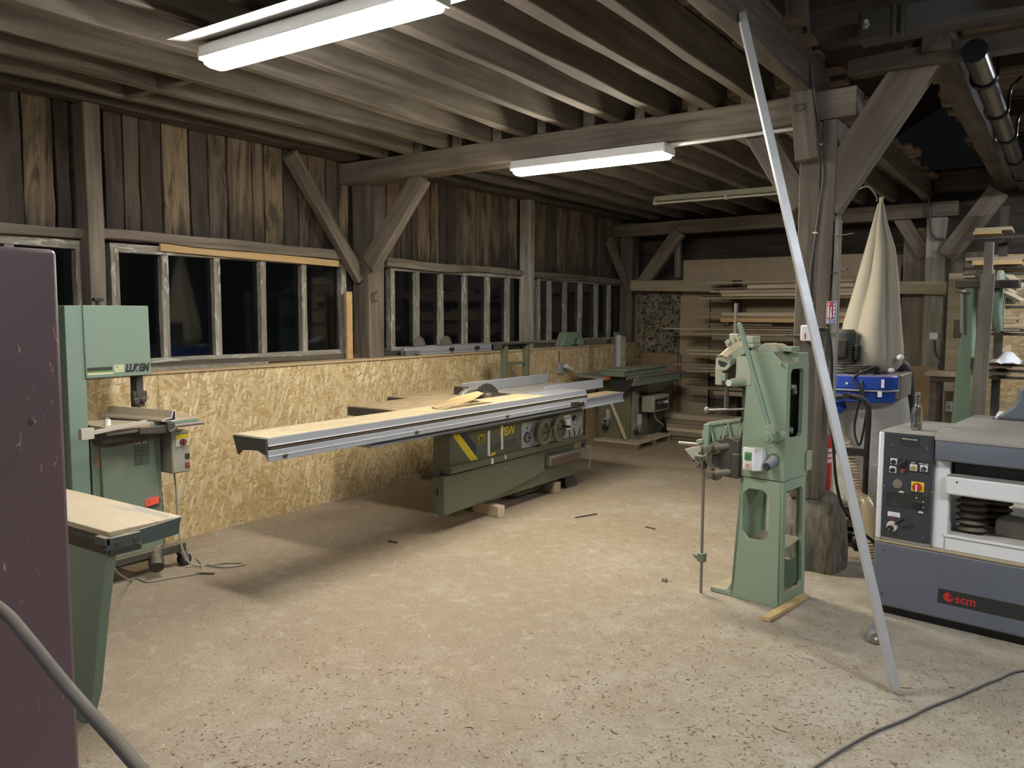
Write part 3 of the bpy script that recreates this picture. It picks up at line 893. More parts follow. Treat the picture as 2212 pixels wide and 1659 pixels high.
b = B(); b.box(-2.868, -2.852, 1.560, 1.695, ZT - 0.065, ZT - 0.018)
b.box(-2.92, -2.852, 1.552, 1.575, ZT - 0.045, ZT - 0.014)
k = obj('end_bracket', b, M['slate'], t, world=True, bev=0.003)
for yy in (1.603, 1.672):
    b = B(); b.cyl((-2.853, yy, ZT - 0.043), (-2.846, yy, ZT - 0.043), 0.008, seg=8)
    obj('bolt', b, M['darksteel'], k, world=True)
b = B(); b.box(-2.875, -2.858, 1.575, 1.70, ZT - 0.088, ZT - 0.066)
obj('lower_lip', b, M['darksteel'], t, world=True, bev=0.003)
b = B(); b.hull8([(-3.6, 1.575, ZT - 0.085), (-2.90, 1.575, ZT - 0.085), (-2.90, 1.60, ZT - 0.085), (-3.6, 1.60, ZT - 0.085), (-3.6, 1.575, ZT - 0.04), (-2.885, 1.575, ZT - 0.04), (-2.885, 1.60, ZT - 0.04), (-3.6, 1.60, ZT - 0.04)])
obj('rail', b, M['darksteel'], t, world=True)
b = B(); b.prism([(-3.35, 0.0), (-3.105, 0.0), (-3.04, 0.14), (-2.97, 0.44), (-2.893, ZT - 0.075), (-3.5, ZT - 0.075)], 'y', 1.584, 1.625)
obj('leg', b, M['green2'], t, world=True, bev=0.005)
b = B(); b.box(-4.1, -3.5, 1.63, 1.84, 0.0, ZT - 0.08)
obj('base', b, M['green2'], t, world=True, bev=0.01)

# hanging black lead in front of the cabinet
pts = curve_pts([P(-170, 1215, 'y', 0.585), P(-70, 1268, 'y', 0.585), P(8, 1320, 'y', 0.585), P(60, 1378, 'y', 0.58), P(130, 1465, 'y', 0.58), P(200, 1546, 'y', 0.575), P(268, 1622, 'y', 0.57), P(330, 1700, 'y', 0.56), P(420, 1850, 'y', 0.55), (-0.60, 0.53, 0.12), (-0.52, 0.50, 0.012), (-0.3, 0.35, 0.012)], 7)
lone('power_lead', B().tube(pts, 0.0092, 12), M['cable'], 'thick dark grey lead sagging in front of the maroon cabinet', 'cable', smooth=60)

# ================================================================== band saw
XB = -4.55
t = thing('band_saw', 'blue green upright band saw against the strand board wall', 'machine', (-4.68, 2.6, 0))
b = B(); b.box(-4.78, XB - 0.012, 2.315, 2.42, 0.16, 1.645)
b.box(-4.79, -4.70, 2.26, 2.335, 0.16, 1.652)
col = obj('column', b, M['green2'], t, world=True, bev=0.004)
b = B(); b.box(-4.80, -4.63, 2.285, 2.316, 0.16, 1.64)
obj('back_cover', b, M['darksteel'], t, world=True)
b = B(); b.hull8([(-4.78, 2.412, 1.235), (XB, 2.412, 1.235), (XB, 2.808, 1.235), (-4.78, 2.808, 1.235), (-4.78, 2.41, 1.648), (XB, 2.41, 1.648), (XB, 2.803, 1.648), (-4.78, 2.803, 1.648)])
hd = obj('upper_door', b, M['green2'], t, world=True, bev=0.005)
# decal under the upper wheel
X = XB + 0.0012
for nm, mm, z0, z1, y0, y1 in (('decal_stripe', 'ink', 1.277, 1.296, 2.42, 2.565), ('decal_stripe', 'decalgreen', 1.270, 1.278, 2.42, 2.568), ('decal_stripe', 'cream', 1.255, 1.265, 2.42, 2.57), ('decal_stripe', 'inkgrey', 1.2855, 1.2875, 2.42, 2.565)):
    b = B(); b.box(XB - 0.001, X + (0.0004 if mm == 'inkgrey' else 0), y0, y1, z0, z1); obj(nm, b, M[mm], hd, world=True, smooth=0)
b = B()
for i in range(5):
    for j in range(5):
        if (i, j) != (1, 3):
            y = 2.577 + i * 0.0118; z = 1.262 + j * 0.0088
            b.box(XB - 0.001, X, y, y + 0.0104, z, z + 0.0074)
obj('decal_grid', b, M['cream'], hd, world=True, smooth=0)
LB = ROOT[t.name].inverted()
text('decal_lettering', 'LUREM', 0.062, M['ink'], hd, LB @ Vector((X, 2.643, 1.262)), (PI / 2, 0, PI / 2), shear=0.25, bold=0.0038, spacing=0.93, xs=0.80)
b = B(); b.cyl((-4.66, 2.555, 1.645), (-4.66, 2.555, 1.675), 0.012, seg=10); b.box(-4.675, -4.645, 2.53, 2.585, 1.672, 1.692)
obj('tension_handle', b, M['black'], t, world=True, bev=0.003)
b = B(); b.box(-4.67, -4.63, 2.80, 2.825, 1.285, 1.305); b.ball((-4.65, 2.825, 1.27), 0.014, 10)
obj('door_catch', b, M['darksteel'], t, world=True)
b = B(); b.box(-4.68, -4.66, 2.80, 2.84, 1.36, 1.37)
obj('catch_plate', b, M['darksteel'], t, world=True)
# guard and guides
b = B(); b.box(-4.66, -4.61, 2.745, 2.79, 1.06, 1.24); b.box(-4.67, -4.655, 2.74, 2.80, 1.08, 1.24)
g = obj('blade_guard', b, M['darksteel'], t, world=True, bev=0.004)
b = B(); b.obox((-4.635, 2.772, 1.105), (0.04, 0.085, 0.06)); b.obox((-4.635, 2.765, 1.065), (0.04, 0.07, 0.05)); b.cyl((-4.62, 2.74, 1.075), (-4.595, 2.74, 1.075), 0.02, seg=14); b.cyl((-4.62, 2.785, 1.08), (-4.595, 2.785, 1.08), 0.016, seg=14)
obj('blade_guide', b, M['darksteel'], g, world=True, bev=0.004)
b = B(); b.box(-4.634, -4.632, 2.762, 2.777, 0.97, 1.06)
obj('saw_blade', b, M['steel'], t, world=True, smooth=0)
# table
b = B(); b.box(-4.79, -4.40, 2.43, 3.005, 0.945, 0.972)
tb = obj('table', b, M['dust'], t, world=True, bev=0.004)
b = B(); b.box(-4.79, -4.398, 2.70, 3.01, 0.930, 0.962)
obj('table_edge', b, M['green2'], tb, world=True, bev=0.003)
b = B(); b.cyl((-4.375, 2.42, 0.935), (-4.375, 3.03, 0.935), 0.0125, seg=12)
obj('guide_rail', b, M['steel'], tb, world=True)
# extruded fence
prof = [(2.76, 0.975), (2.825, 0.975), (2.825, 1.028), (2.812, 1.028), (2.800, 0.990), (2.76, 0.985)]
b = B()
fo = [(2.735, 0.974), (2.822, 0.974), (2.822, 1.032), (2.803, 1.032), (2.793, 0.992), (2.735, 0.984)]
a0, a1 = -4.34, -4.765
n = len(fo)
sh = -0.05   # the fence is turned a little on the table
va = [b.bm.verts.new((a0, p[0], p[1])) for p in fo]; vb = [b.bm.verts.new((a1, p[0] + sh - 0.10, p[1] + 0.012)) for p in fo]
for i in range(n):
    b.face([va[i], va[(i + 1) % n], vb[(i + 1) % n], vb[i]])
b.face(vb)
fi = [(2.74, 0.976), (2.819, 0.976), (2.819, 1.029), (2.806, 1.029), (2.796, 0.989), (2.74, 0.981)]
ins = [b.bm.verts.new((a0, p[0], p[1])) for p in fi]
for i in range(n):
    b.face([va[(i + 1) % n], va[i], ins[i], ins[(i + 1) % n]])
fe = obj('rip_fence', b, paint('dusty fence', (0.34, 0.275, 0.19), 0.7, wear=0.4), t, world=True)
b = B(); b.prism([(p[0], p[1]) for p in fi], 'x', a0 - 0.02, a0 - 0.006)
obj('fence_hollow', b, M['ink'], fe, world=True, smooth=0)
b = B(); b.ring(fo, fi, 'x', a0 - 0.001, a0 + 0.003)
obj('fence_rim', b, M['paperwhite'], fe, world=True, smooth=0)
b = B(); b.obox((-4.36, 2.79, 0.938), (0.05, 0.05, 0.05)); b.obox((-4.335, 2.80, 0.915), (0.02, 0.06, 0.02), (0.4, 0, 0.3)); b.hull8([(-4.42, 2.60, 0.90), (-4.35, 2.60, 0.915), (-4.35, 2.78, 0.90), (-4.42, 2.78, 0.89), (-4.42, 2.59, 0.945), (-4.35, 2.6, 0.95), (-4.35, 2.78, 0.95), (-4.42, 2.78, 0.945)])
obj('fence_clamp', b, M['darksteel'], t, world=True, bev=0.004)
# trunnion and lower body
b = B(); b.box(-4.76, -4.46, 2.44, 2.80, 0.86, 0.945); b.prism([(2.42, 0.945), (2.44, 0.86), (2.52, 0.84), (2.8, 0.86), (2.8, 0.945)], 'x', -4.56, -4.50)
obj('trunnion', b, M['darksteel'], t, world=True, bev=0.01)
b = B(); b.box(-4.78, XB - 0.012, 2.43, 2.86, 0.16, 0.88)
obj('lower_body', b, M['green3'], t, world=True, bev=0.006)
b = B(); b.hull8([(XB - 0.012, 2.475, 0.44), (XB + 0.012, 2.475, 0.44), (XB + 0.012, 2.835, 0.44), (XB - 0.012, 2.835, 0.44), (XB - 0.012, 2.475, 0.872), (XB + 0.012, 2.475, 0.872), (XB + 0.012, 2.805, 0.872), (XB - 0.012, 2.805, 0.872)])
ld = obj('lower_door', b, M['green3'], t, world=True, bev=0.006)
XD = XB + 0.0135
b = B(); b.box(XD - 0.002, XD, 2.672, 2.765, 0.70, 0.855)
pl = obj('rating_plate', b, M['inkgrey'], ld, world=True, smooth=0)
text('plate_lettering', 'SAR 400', 0.026, M['cream'], pl, LB @ Vector((XD + 0.0004, 2.676, 0.826)), (PI / 2, 0, PI / 2), bold=0.0003, xs=0.9)
b = B()
for z, y0, y1 in ((0.812, 2.69, 2.75), (0.795, 2.68, 2.712), (0.775, 2.68, 2.712), (0.795, 2.722, 2.758), (0.78, 2.722, 2.758), (0.765, 2.722, 2.758), (0.745, 2.68, 2.712), (0.745, 2.722, 2.758), (0.73, 2.722, 2.758), (0.725, 2.68, 2.70), (0.714, 2.722, 2.758)):
    b.box(XD - 0.001, XD + 0.0005, y0, y1, z, z + 0.004)
obj('plate_rows', b, M['decalgreen'], pl, world=True, smooth=0)
b = B(); b.obox((XD + 0.0005, 2.775, 0.468), (0.0012, 0.085, 0.045), (0.1, 0, 0))
st = obj('sticker', b, M['sticker'], ld, world=True, smooth=0)
b = B()
for y0, y1, z in ((2.742, 2.764, 0.476), (2.742, 2.758, 0.4665), (2.742, 2.762, 0.457), (2.775, 2.79, 0.474)):
    b.box(XD + 0.0008, XD + 0.0016, y0, y1, z - 0.0018, z + 0.0018)
obj('sticker_strokes', b, M['oldred'], st, world=True, smooth=0)
b = B(); b.cyl((XD, 2.826, 0.47), (XD + 0.02, 2.826, 0.47), 0.006, seg=8)
obj('door_knob', b, M['steel'], ld, world=True)
b = B(); b.box(XB - 0.012, XB - 0.009, 2.45, 2.53, 0.715, 0.815)
obj('warning_plate', b, M['brownpanel'], t, world=True, smooth=0)
# switch box, cable, dust hose, mobile base
b = B(); b.box(-4.62, -4.47, 2.875, 2.995, 0.625, 0.885)
sb = obj('switch_box', b, paint('hammered grey box', (0.30, 0.285, 0.235), 0.45, dust=0.6), t, world=True, bev=0.008)
b = B(); b.box(-4.64, -4.62, 2.85, 2.90, 0.62, 0.90); b.cyl((-4.55, 2.94, 0.885), (-4.55, 2.94, 0.93), 0.012, seg=10)
obj('switch_bracket', b, M['darksteel'], t, world=True)
b = B(); b.box(-4.475, -4.466, 2.900, 2.990, 0.79, 0.845)
obj('switch_plate', b, M['offwhite'], sb, world=True, bev=0.002)
b = B(); b.box(-4.475, -4.465, 2.900, 2.990, 0.838, 0.862)
obj('switch_label', b, M['yellow'], sb, world=True)
b = B(); b.cyl((-4.467, 2.945, 0.816), (-4.448, 2.945, 0.816), 0.02, seg=16); b.box(-4.45, -4.436, 2.938, 2.952, 0.80, 0.832)
obj('switch_knob', b, M['oldred'], sb, world=True)
for zz, mm in ((0.725, 'ink'), (0.67, 'oldred')):
    b = B(); b.box(-4.475, -4.462, 2.962, 2.99, zz - 0.016, zz + 0.016)
    obj('push_button', b, M[mm], sb, world=True, bev=0.002)
b = B(); b.tube(curve_pts([(-4.56, 2.94, 0.63), (-4.55, 2.945, 0.5), (-4.55, 2.95, 0.3), (-4.53, 2.97, 0.1), (-4.50, 3.03, 0.012), (-4.40, 3.18, 0.008), (-4.28, 3.24, 0.008), (-4.33, 3.12, 0.008), (-4.52, 3.08, 0.008)], 8), 0.006, 8)
obj('mains_cable', b, M['greycable'], t, world=True)
b = B(); pts = curve_pts([(-4.72, 2.90, 0.62), (-4.70, 2.90, 0.4), (-4.66, 2.88, 0.22), (-4.56, 2.80, 0.13), (-4.47, 2.75, 0.075)], 10)
b.tube(pts, 0.045, 14, radii=[0.045 if i % 2 else 0.040 for i in range(len(pts))])
obj('dust_hose', b, M['darksteel'], t, world=True)
b = B(); b.box(-4.80, -4.54, 2.30, 2.86, 0.12, 0.162); b.bar((-4.60, 2.30, 0.125), (-4.60, 3.02, 0.125), 0.05, 0.05); b.bar((-4.60, 2.3, 0.125), (-4.60, 2.42, 0.125), 0.05, 0.05)
obj('mobile_base', b, M['darksteel'], t, world=True, bev=0.003)
for y in (3.0, 2.40):
    cs = B(); cs.box(-4.63, -4.57, y - 0.03, y + 0.03, 0.092, 0.1); cs.prism([(y - 0.025, 0.095), (y + 0.02, 0.095), (y + 0.035, 0.04), (y + 0.005, 0.03)], 'x', -4.632, -4.626); cs.prism([(y - 0.025, 0.095), (y + 0.02, 0.095), (y + 0.035, 0.04), (y + 0.005, 0.03)], 'x', -4.574, -4.568)
    cst = obj('caster', cs, M['steel'], t, world=True)
    for dx in (-0.015, 0.015):
        w = B(); w.lathe([(0.0, -0.012), (0.034, -0.012), (0.04, -0.006), (0.04, 0.006), (0.034, 0.012), (0.0, 0.012)], (-4.60 + dx, y + 0.018, 0.04), 'x', 18)
        obj('wheel', w, M['rubber'], cst, world=True)
# things lying on its table
b = B(); c0 = P(165, 926, 'x', -4.36); b.bar((-4.345, 2.275, 0.952), (-4.345, 2.64, 0.984), 0.02, 0.022)
b.box(-4.36, -4.325, 2.255, 2.325, 0.925, 0.985)
lone('wooden_pusher', b, paint('grey bare wood', (0.46, 0.43, 0.37), 0.8), 'whitish wooden stick with a square block on its end by the band saw table', 'stick', bev=0.002)
b = B(); b.lathe([(0.0, 0.0), (0.016, 0.0), (0.016, 0.035), (0.0, 0.035)], (-4.45, 2.47, 0.9725), 'z', 16)
b.tube([(-4.45, 2.463, 1.005), (-4.45, 2.463, 1.018)], 0.0015, 6); b.tube([(-4.45, 2.475, 1.005), (-4.45, 2.475, 1.018)], 0.0015, 6)
lone('bulb_starter', b, M['paperwhite'], 'small white cylinder with two pins standing on the band saw table', 'small part')

# ================================================================== sliding table saw
XS = -3.70
t = thing('panel_saw', 'long olive green sliding table saw in the middle of the workshop', 'machine', (-3.95, 5.4, 0))
LS = ROOT[t.name].inverted()
b = B(); b.box(-3.87, XS, 4.615, 6.58, 0.46, 0.725)
bd = obj('cabinet', b, M['olive'], t, world=True, bev=0.012)
b = B(); b.box(-3.88, XS + 0.03, 4.60, 6.60, 0.725, 0.80)
obj('frame_top', b, M['olive'], t, world=True, bev=0.012)
b = B(); b.prism([(-3.875, 0.487), (XS + 0.022, 0.487), (XS + 0.035, 0.475), (XS + 0.035, 0.442), (XS + 0.0, 0.425), (-3.875, 0.425)], 'y', 4.595, 6.59)
fl = obj('flange', b, M['olive'], t, world=True, bev=0.008)
b = B(); b.box(-3.87, XS - 0.015, 4.70, 6.46, 0.128, 0.43)
obj('lower_cabinet', b, M['olive'], t, world=True, bev=0.006)
b = B(); b.box(-4.62, -3.86, 5.72, 6.5, 0.03, 0.86)
obj('rear_cabinet', b, M['olive'], t, world=True, bev=0.01)
b = B(); b.prism([(4.53, 0.133), (5.2, 0.155), (5.905, 0.245), (5.905, 0.42), (4.53, 0.42)], 'x', XS - 0.10, XS + 0.012)
dr = obj('side_door', b, M['olive'], t, world=True, bev=0.008)
b = B(); b.ring(poly_round(XS - 0.075, XS - 0.025, 0.27, 0.345, 0.006), poly_round(XS - 0.062, XS - 0.038, 0.282, 0.333, 0.004), 'y', 4.518, 4.534)
h = obj('door_handle', b, M['olive'], dr, world=True, bev=0.002)
b = B(); b.box(XS - 0.065, XS - 0.036, 4.5285, 4.531, 0.28, 0.335); obj('handle_recess', b, M['ink'], h, world=True, smooth=0)
b = B(); b.box(XS - 0.13, XS - 0.05, 4.50, 4.57, 0.425, 0.465)
obj('door_latch', b, M['darksteel'], t, world=True, bev=0.008)
b = B(); b.box(XS - 0.10, XS - 0.05, 4.50, 4.525, 0.125, 0.15)
obj('door_hinge', b, M['steel'], t, world=True, bev=0.003)
for y, z in ((5.30, 0.372), (5.30, 0.268), (5.87, 0.40), (5.87, 0.30)):
    b = B(); b.cyl((XS + 0.011, y, z), (XS + 0.022, y, z), 0.013, 0.009, seg=10)
    obj('door_bolt', b, M['steel'], dr, world=True)
b = B(); b.box(XS - 0.01, XS + 0.05, 5.93, 6.60, 0.29, 0.375)
am = obj('support_arm', b, M['steel'], t, world=True, bev=0.008)
b = B(); b.box(XS + 0.02, XS + 0.052, 5.95, 6.46, 0.285, 0.352)
obj('arm_face', b, paint('worn brown red', (0.12, 0.07, 0.05), 0.6, dust=0.5), am, world=True)
b = B(); b.cyl((XS + 0.02, 6.585, 0.31), (XS + 0.02, 6.585, 0.80), 0.011, seg=10); b.cyl((XS + 0.02, 6.585, 0.37), (XS + 0.02, 6.585, 0.41), 0.03, seg=12)
obj('arm_pivot', b, M['darksteel'], t, world=True)
b = B(); b.tube(curve_pts([(XS + 0.04, 6.56, 0.385), (XS + 0.055, 6.61, 0.36), (XS + 0.05, 6.65, 0.28), (XS + 0.045, 6.63, 0.17)], 6), 0.004, 6); b.tube(curve_pts([(XS + 0.045, 6.57, 0.39), (XS + 0.06, 6.63, 0.38), (XS + 0.055, 6.66, 0.33)], 6), 0.004, 6)
obj('cord_end', b, M['greycable'], t, world=True)
b = B(); b.frus((-4.3, -3.76, 6.40, 6.62), 0.0, (-4.25, -3.8, 6.42, 6.56), 0.13)
obj('foot', b, M['darksteel'], t, world=True)
b = B(); b.frus((-4.1, -3.78, 5.2, 5.4), 0.0, (-3.87, -3.80, 5.22, 5.36), 0.13)
obj('foot', b, M['darksteel'], t, world=True)
# decals
XF = XS + 0.0015
b = B(); b.prism([(4.64, 0.715), (4.72, 0.715), (4.955, 0.492), (4.86, 0.492)], 'x', XS - 0.001, XF); obj('decal_stripe', b, M['yellow'], bd, world=True, smooth=0)
b = B(); b.prism([(4.735, 0.712), (4.80, 0.712), (4.925, 0.60), (4.925, 0.525)], 'x', XS - 0.001, XF); obj('decal_field', b, M['panelgrey'], bd, world=True, smooth=0)
b = B()
b.bar((XF, 4.80, 0.713), (XF, 4.925, 0.605), 0.002, 0.006); b.bar((XF, 4.925, 0.605), (XF, 4.925, 0.525), 0.002, 0.006, up=(0, 1, 0))
obj('decal_line', b, M['signblue'], bd, world=True, smooth=0)
b = B(); b.box(XS - 0.001, XF, 4.94, 5.045, 0.612, 0.685); lg = obj('maker_badge', b, M['ink'], bd, world=True, smooth=0)
b = B(); b.ring([(4.944, 0.616), (5.041, 0.616), (5.041, 0.681), (4.944, 0.681)], [(4.948, 0.62), (5.037, 0.62), (5.037, 0.677), (4.948, 0.677)], 'x', XF, XF + 0.0006)
b.prism([(4.953, 0.667), (4.966, 0.667), (4.974, 0.643), (4.985, 0.660), (5.03, 0.660), (5.03, 0.665), (4.985, 0.667), (4.973, 0.632)], 'x', XF, XF + 0.0006)
for z, y0, y1 in ((0.648, 4.985, 5.03), (0.640, 4.985, 5.03), (0.628, 4.955, 5.03), (0.672, 4.975, 5.032)):
    b.box(XF, XF + 0.0006, y0, y1, z, z + 0.003)
obj('badge_mark', b, M['yellow'], lg, world=True, smooth=0)
for y, z0, z1, w in ((5.093, 0.498, 0.700, 0.03), (5.273, 0.525, 0.718, 0.027)):
    b = B(); b.prism(poly_round(y - w / 2, y + w / 2, z0, z1, 0.007, 2), 'x', XS - 0.001, XF + 0.001); obj('white_tape', b, M['paperwhite'], bd, world=True, smooth=0)
for y, z0, z1, w in ((5.093, 0.428, 0.482, 0.027), (5.273, 0.442, 0.482, 0.02)):
    b = B(); b.box(XS + 0.03, XS + 0.0365, y - w / 2, y + w / 2, z0 + 0.01, z1); obj('white_tape', b, M['paperwhite'], fl, world=True, smooth=0)
b = B(); b.prism([(5.105, 0.492), (5.15, 0.492), (5.19, 0.504), (5.175, 0.520), (5.125, 0.512)], 'x', XS - 0.001, XF); obj('decal_stripe', b, M['yellow'], bd, world=True, smooth=0)
text('decal_lettering', 'MSW', 0.10, M['yellow'], bd, LS @ Vector((XF, 5.245, 0.632)), (PI / 2, 0, PI / 2), bold=0.0016, spacing=0.95, xs=0.93)
b = B()
for i in range(12):
    y = 5.12 + 0.03 * i
    if 4.9 < y < 5.50 and abs(y - 5.273) > 0.025:
        b.ring([(y, 0.535), (y + 0.02, 0.535), (y + 0.02, 0.588), (y, 0.588)], [(y + 0.004, 0.54), (y + 0.016, 0.54), (y + 0.016, 0.583), (y + 0.004, 0.583)], 'x', XS - 0.001, XF - 0.0005)
obj('decal_faded_letters', b, M['panelgrey'], bd, world=True, smooth=0)
# control panel
b = B(); b.prism(poly_round(5.551, 6.565, 0.493, 0.710, 0.012, 2), 'x', XS - 0.001, XS + 0.004)
cp = obj('control_panel', b, paint('light grey panel', (0.42, 0.43, 0.45), 0.4, wear=0.2, metallic=0.2), t, world=True, smooth=0)
b = B(); b.cyl((XS + 0.003, 5.632, 0.578), (XS + 0.010, 5.632, 0.578), 0.046, seg=28)
dl = obj('tilt_dial', b, M['ink'], cp, world=True)
b = B(); b.cyl((XS + 0.009, 5.632, 0.578), (XS + 0.013, 5.632, 0.578), 0.034, seg=28)
fc = obj('dial_face', b, paint('dial grey', (0.23, 0.23, 0.20), 0.5), dl, world=True)
b = B(); b.cyl((XS + 0.012, 5.651, 0.575), (XS + 0.022, 5.651, 0.575), 0.010, seg=14)
obj('dial_centre', b, M['ink'], dl, world=True)
b = B()
for y, z0, z1 in ((5.632, 0.645, 0.668), (5.695, 0.622, 0.632), (6.18, 0.687, 0.694)):
    b.box(XS + 0.003, XS + 0.006, y - 0.006, y + 0.006, z0, z1)
for i, (y, s) in enumerate(((6.33, 1), (6.42, 1), (6.50, -1))):
    b.hull8([(XS + 0.003, y, 0.50), (XS + 0.006, y, 0.50), (XS + 0.006, y + 0.022, 0.505), (XS + 0.003, y + 0.022, 0.505), (XS + 0.003, y - 0.015 * s, 0.565), (XS + 0.006, y - 0.015 * s, 0.565), (XS + 0.006, y + 0.01 - 0.015 * s, 0.57), (XS + 0.003, y + 0.01 - 0.015 * s, 0.57)])
obj('panel_marks', b, M['ink'], cp, world=True, smooth=0)
b = B()
for y, z, w_, h_ in ((6.44, 0.62, 0.06, 0.05), (6.50, 0.65, 0.04, 0.06), (6.43, 0.67, 0.05, 0.05)):
    b.ring([(y - w_ / 2, z - h_ / 2), (y + w_ / 2, z - h_ / 2), (y + w_ / 2, z + h_ / 2), (y - w_ / 2, z + h_ / 2)], [(y - w_ / 2 + 0.003, z - h_ / 2 + 0.003), (y + w_ / 2 - 0.003, z - h_ / 2 + 0.003), (y + w_ / 2 - 0.003, z + h_ / 2 - 0.003), (y - w_ / 2 + 0.003, z + h_ / 2 - 0.003)], 'x', XS + 0.003, XS + 0.005)
obj('panel_diagram', b, M['inkgrey'], cp, world=True, smooth=0)
b = B(); b.box(XS + 0.004, XS + 0.007, 6.235, 6.35, 0.565, 0.700); pc = obj('paper_card', b, M['paperwhite'], cp, world=True, smooth=0)
b = B(); b.box(XS + 0.007, XS + 0.0075, 6.25, 6.335, 0.668, 0.674); obj('card_line', b, M['ink'], pc, world=True, smooth=0)
b = B(); b.box(XS + 0.003, XS + 0.02, 6.385, 6.43, 0.642, 0.682); tg = obj('toggle_switch', b, M['ink'], cp, world=True)
b = B(); b.cyl((XS + 0.02, 6.41, 0.66), (XS + 0.05, 6.415, 0.655), 0.012, seg=12); obj('toggle_lever', b, M['alu'], tg, world=True)
for y, ang in ((5.80, 0.9), (6.055, 0.35)):
    zc = 0.607; xc = XS + 0.065
    b = B()
    ringp = [(0.088, -0.02), (0.104, -0.012), (0.108, 0.0), (0.104, 0.014), (0.094, 0.018), (0.080, 0.014), (0.078, -0.006), (0.088, -0.02)]
    b.lathe(ringp, (xc, y, zc), 'x', 36)
    b.lathe([(0.0, -0.02), (0.08, -0.02), (0.08, -0.008), (0.03, -0.006), (0.025, 0.012), (0.0, 0.014)], (xc, y, zc), 'x', 36)
    b.cyl((XS, y, zc), (xc, y, zc), 0.018, seg=14)
    hw = obj('handwheel', b, M['wheel'], t, world=True)
    hx, hy = y + 0.052 * math.cos(ang), zc + 0.052 * math.sin(ang)
    b = B(); b.cyl((xc - 0.01, hx, hy), (xc + 0.075, hx + 0.006, hy), 0.010, 0.012, seg=12)
    obj('crank_handle', b, M['steel'] if y < 6 else M['black'], hw, world=True)
    b = B(); b.cyl((xc + 0.004, y, zc), (xc + 0.022, y, zc), 0.017, 0.013, seg=14)
    obj('hub', b, M['darksteel'], hw, world=True)
# cast table and outfeed pieces, all under sawdust
M['tabledust'] = paint('sawdust on cast iron', (0.40, 0.305, 0.185), 0.9, wear=0.6, grime=(0.25, 0.18, 0.11), gscale=10)
b = B(); b.box(-4.36, -3.75, 4.24, 6.92, 0.875, 0.93); b.box(-4.6, -4.36, 4.92, 6.62, 0.885, 0.93)
tt = obj('saw_table', b, M['tabledust'], t, world=True, bev=0.004)
b = B(); b.box(-4.362, -3.75, 4.232, 4.24, 0.858, 0.922); obj('table_rim', b, M['darksteel'], tt, world=True)
b = B(); b.box(-4.6, -4.36, 4.912, 4.92, 0.872, 0.922); obj('table_rim', b, M['darksteel'], tt, world=True)
# clean zone on the right of the table
b = B(); b.box(-4.2, -3.76, 5.62, 6.90, 0.929, 0.9315)
obj('wiped_patch', b, paint('dull cast iron', (0.36, 0.345, 0.31), 0.5, wear=0.4, metallic=0.2), tt, world=True, smooth=0)
b = B(); b.prism([(-4.235, 0.932), (-4.215, 0.932), (-4.195, 1.02), (-4.205, 1.025), (-4.235, 1.02)], 'y', 5.40, 6.78)
rf = obj('rip_fence', b, M['alumat'], t, world=True, bev=0.002)
b = B(); b.box(-4.26, -4.14, 5.36, 5.42, 0.93, 1.0); b.cyl((-4.16, 5.36, 0.98), (-4.12, 5.33, 0.98), 0.012, seg=10)
obj('fence_clamp', b, M['darksteel'], rf, world=True, bev=0.006)
b = B(); pr = []
for k in range(72):
    a = 2 * PI * k / 72; r = 0.22 if k % 2 else 0.212
    pr.append((5.28 + r * math.cos(a), 0.83 + r * math.sin(a)))
b.prism(pr, 'x', -3.862, -3.858)
sbd = obj('saw_blade', b, paint('dark blade steel', (0.10, 0.098, 0.095), 0.35, metallic=0.8), t, world=True, smooth=0)
b = B()
pr = [(5.02 + 0.0, 0.935)]
for k in range(13):
    a = PI * (1 - k / 12.0)
    pr.append((5.13 + 0.16 * math.cos(a), 0.935 + 0.085 * math.sin(a)))
b.prism([(p[0], p[1]) for p in pr[1:]], 'x', -3.93, -3.88)
gd = obj('blade_guard', b, paint('grey guard', (0.17, 0.17, 0.175), 0.4, metallic=0.3, dust=0.3), t, world=True, bev=0.012)
b = B(); b.prism([(5.19, 0.932), (5.45, 0.932), (5.62, 0.936), (5.33, 0.975), (5.21, 0.995)], 'x', -3.845, -3.835)
obj('riving_plate', b, M['darksteel'], t, world=True, smooth=0)
b = B(); b.obox((-3.81, 5.23, 0.955), (0.04, 0.075, 0.03), (0.1, 0, 0.3)); b.cyl((-3.80, 5.20, 0.965), (-3.78, 5.19, 0.965), 0.014, seg=12)
obj('clamp_block', b, M['steel'], t, world=True, bev=0.004)
# sliding carriage
Y0, Y1 = 2.775, 6.20
prof = [(-3.735, 0.948), (-3.452, 0.948), (-3.450, 0.905), (-3.458, 0.900), (-3.470, 0.897), (-3.470, 0.884), (-3.452, 0.880), (-3.448, 0.835), (-3.448, 0.822), (-3.456, 0.822), (-3.475, 0.85), (-3.50, 0.875), (-3.56, 0.882), (-3.62, 0.876), (-3.66, 0.868), (-3.70, 0.872), (-3.735, 0.93)]
b = B(); b.prism(prof, 'y', Y0, Y1)
cr = obj('sliding_carriage', b, M['alumat'], t, world=True, bev=0.0015)
b = B(); b.box(-3.735, -3.458, Y0 + 0.002, 5.55, 0.948, 0.9505)
obj('carriage_dust', b, paint('sawdust layer', (0.56, 0.46, 0.29), 0.95, wear=0.7, grime=(0.40, 0.32, 0.2), gscale=12), cr, world=True, smooth=0)
b = B()
for x in (-3.70, -3.60, -3.53):
    b.box(x, x + 0.0035, Y0 + 0.01, Y1 - 0.01, 0.9495, 0.9510)
obj('carriage_grooves', b, M['tabledust'], cr, world=True, smooth=0)
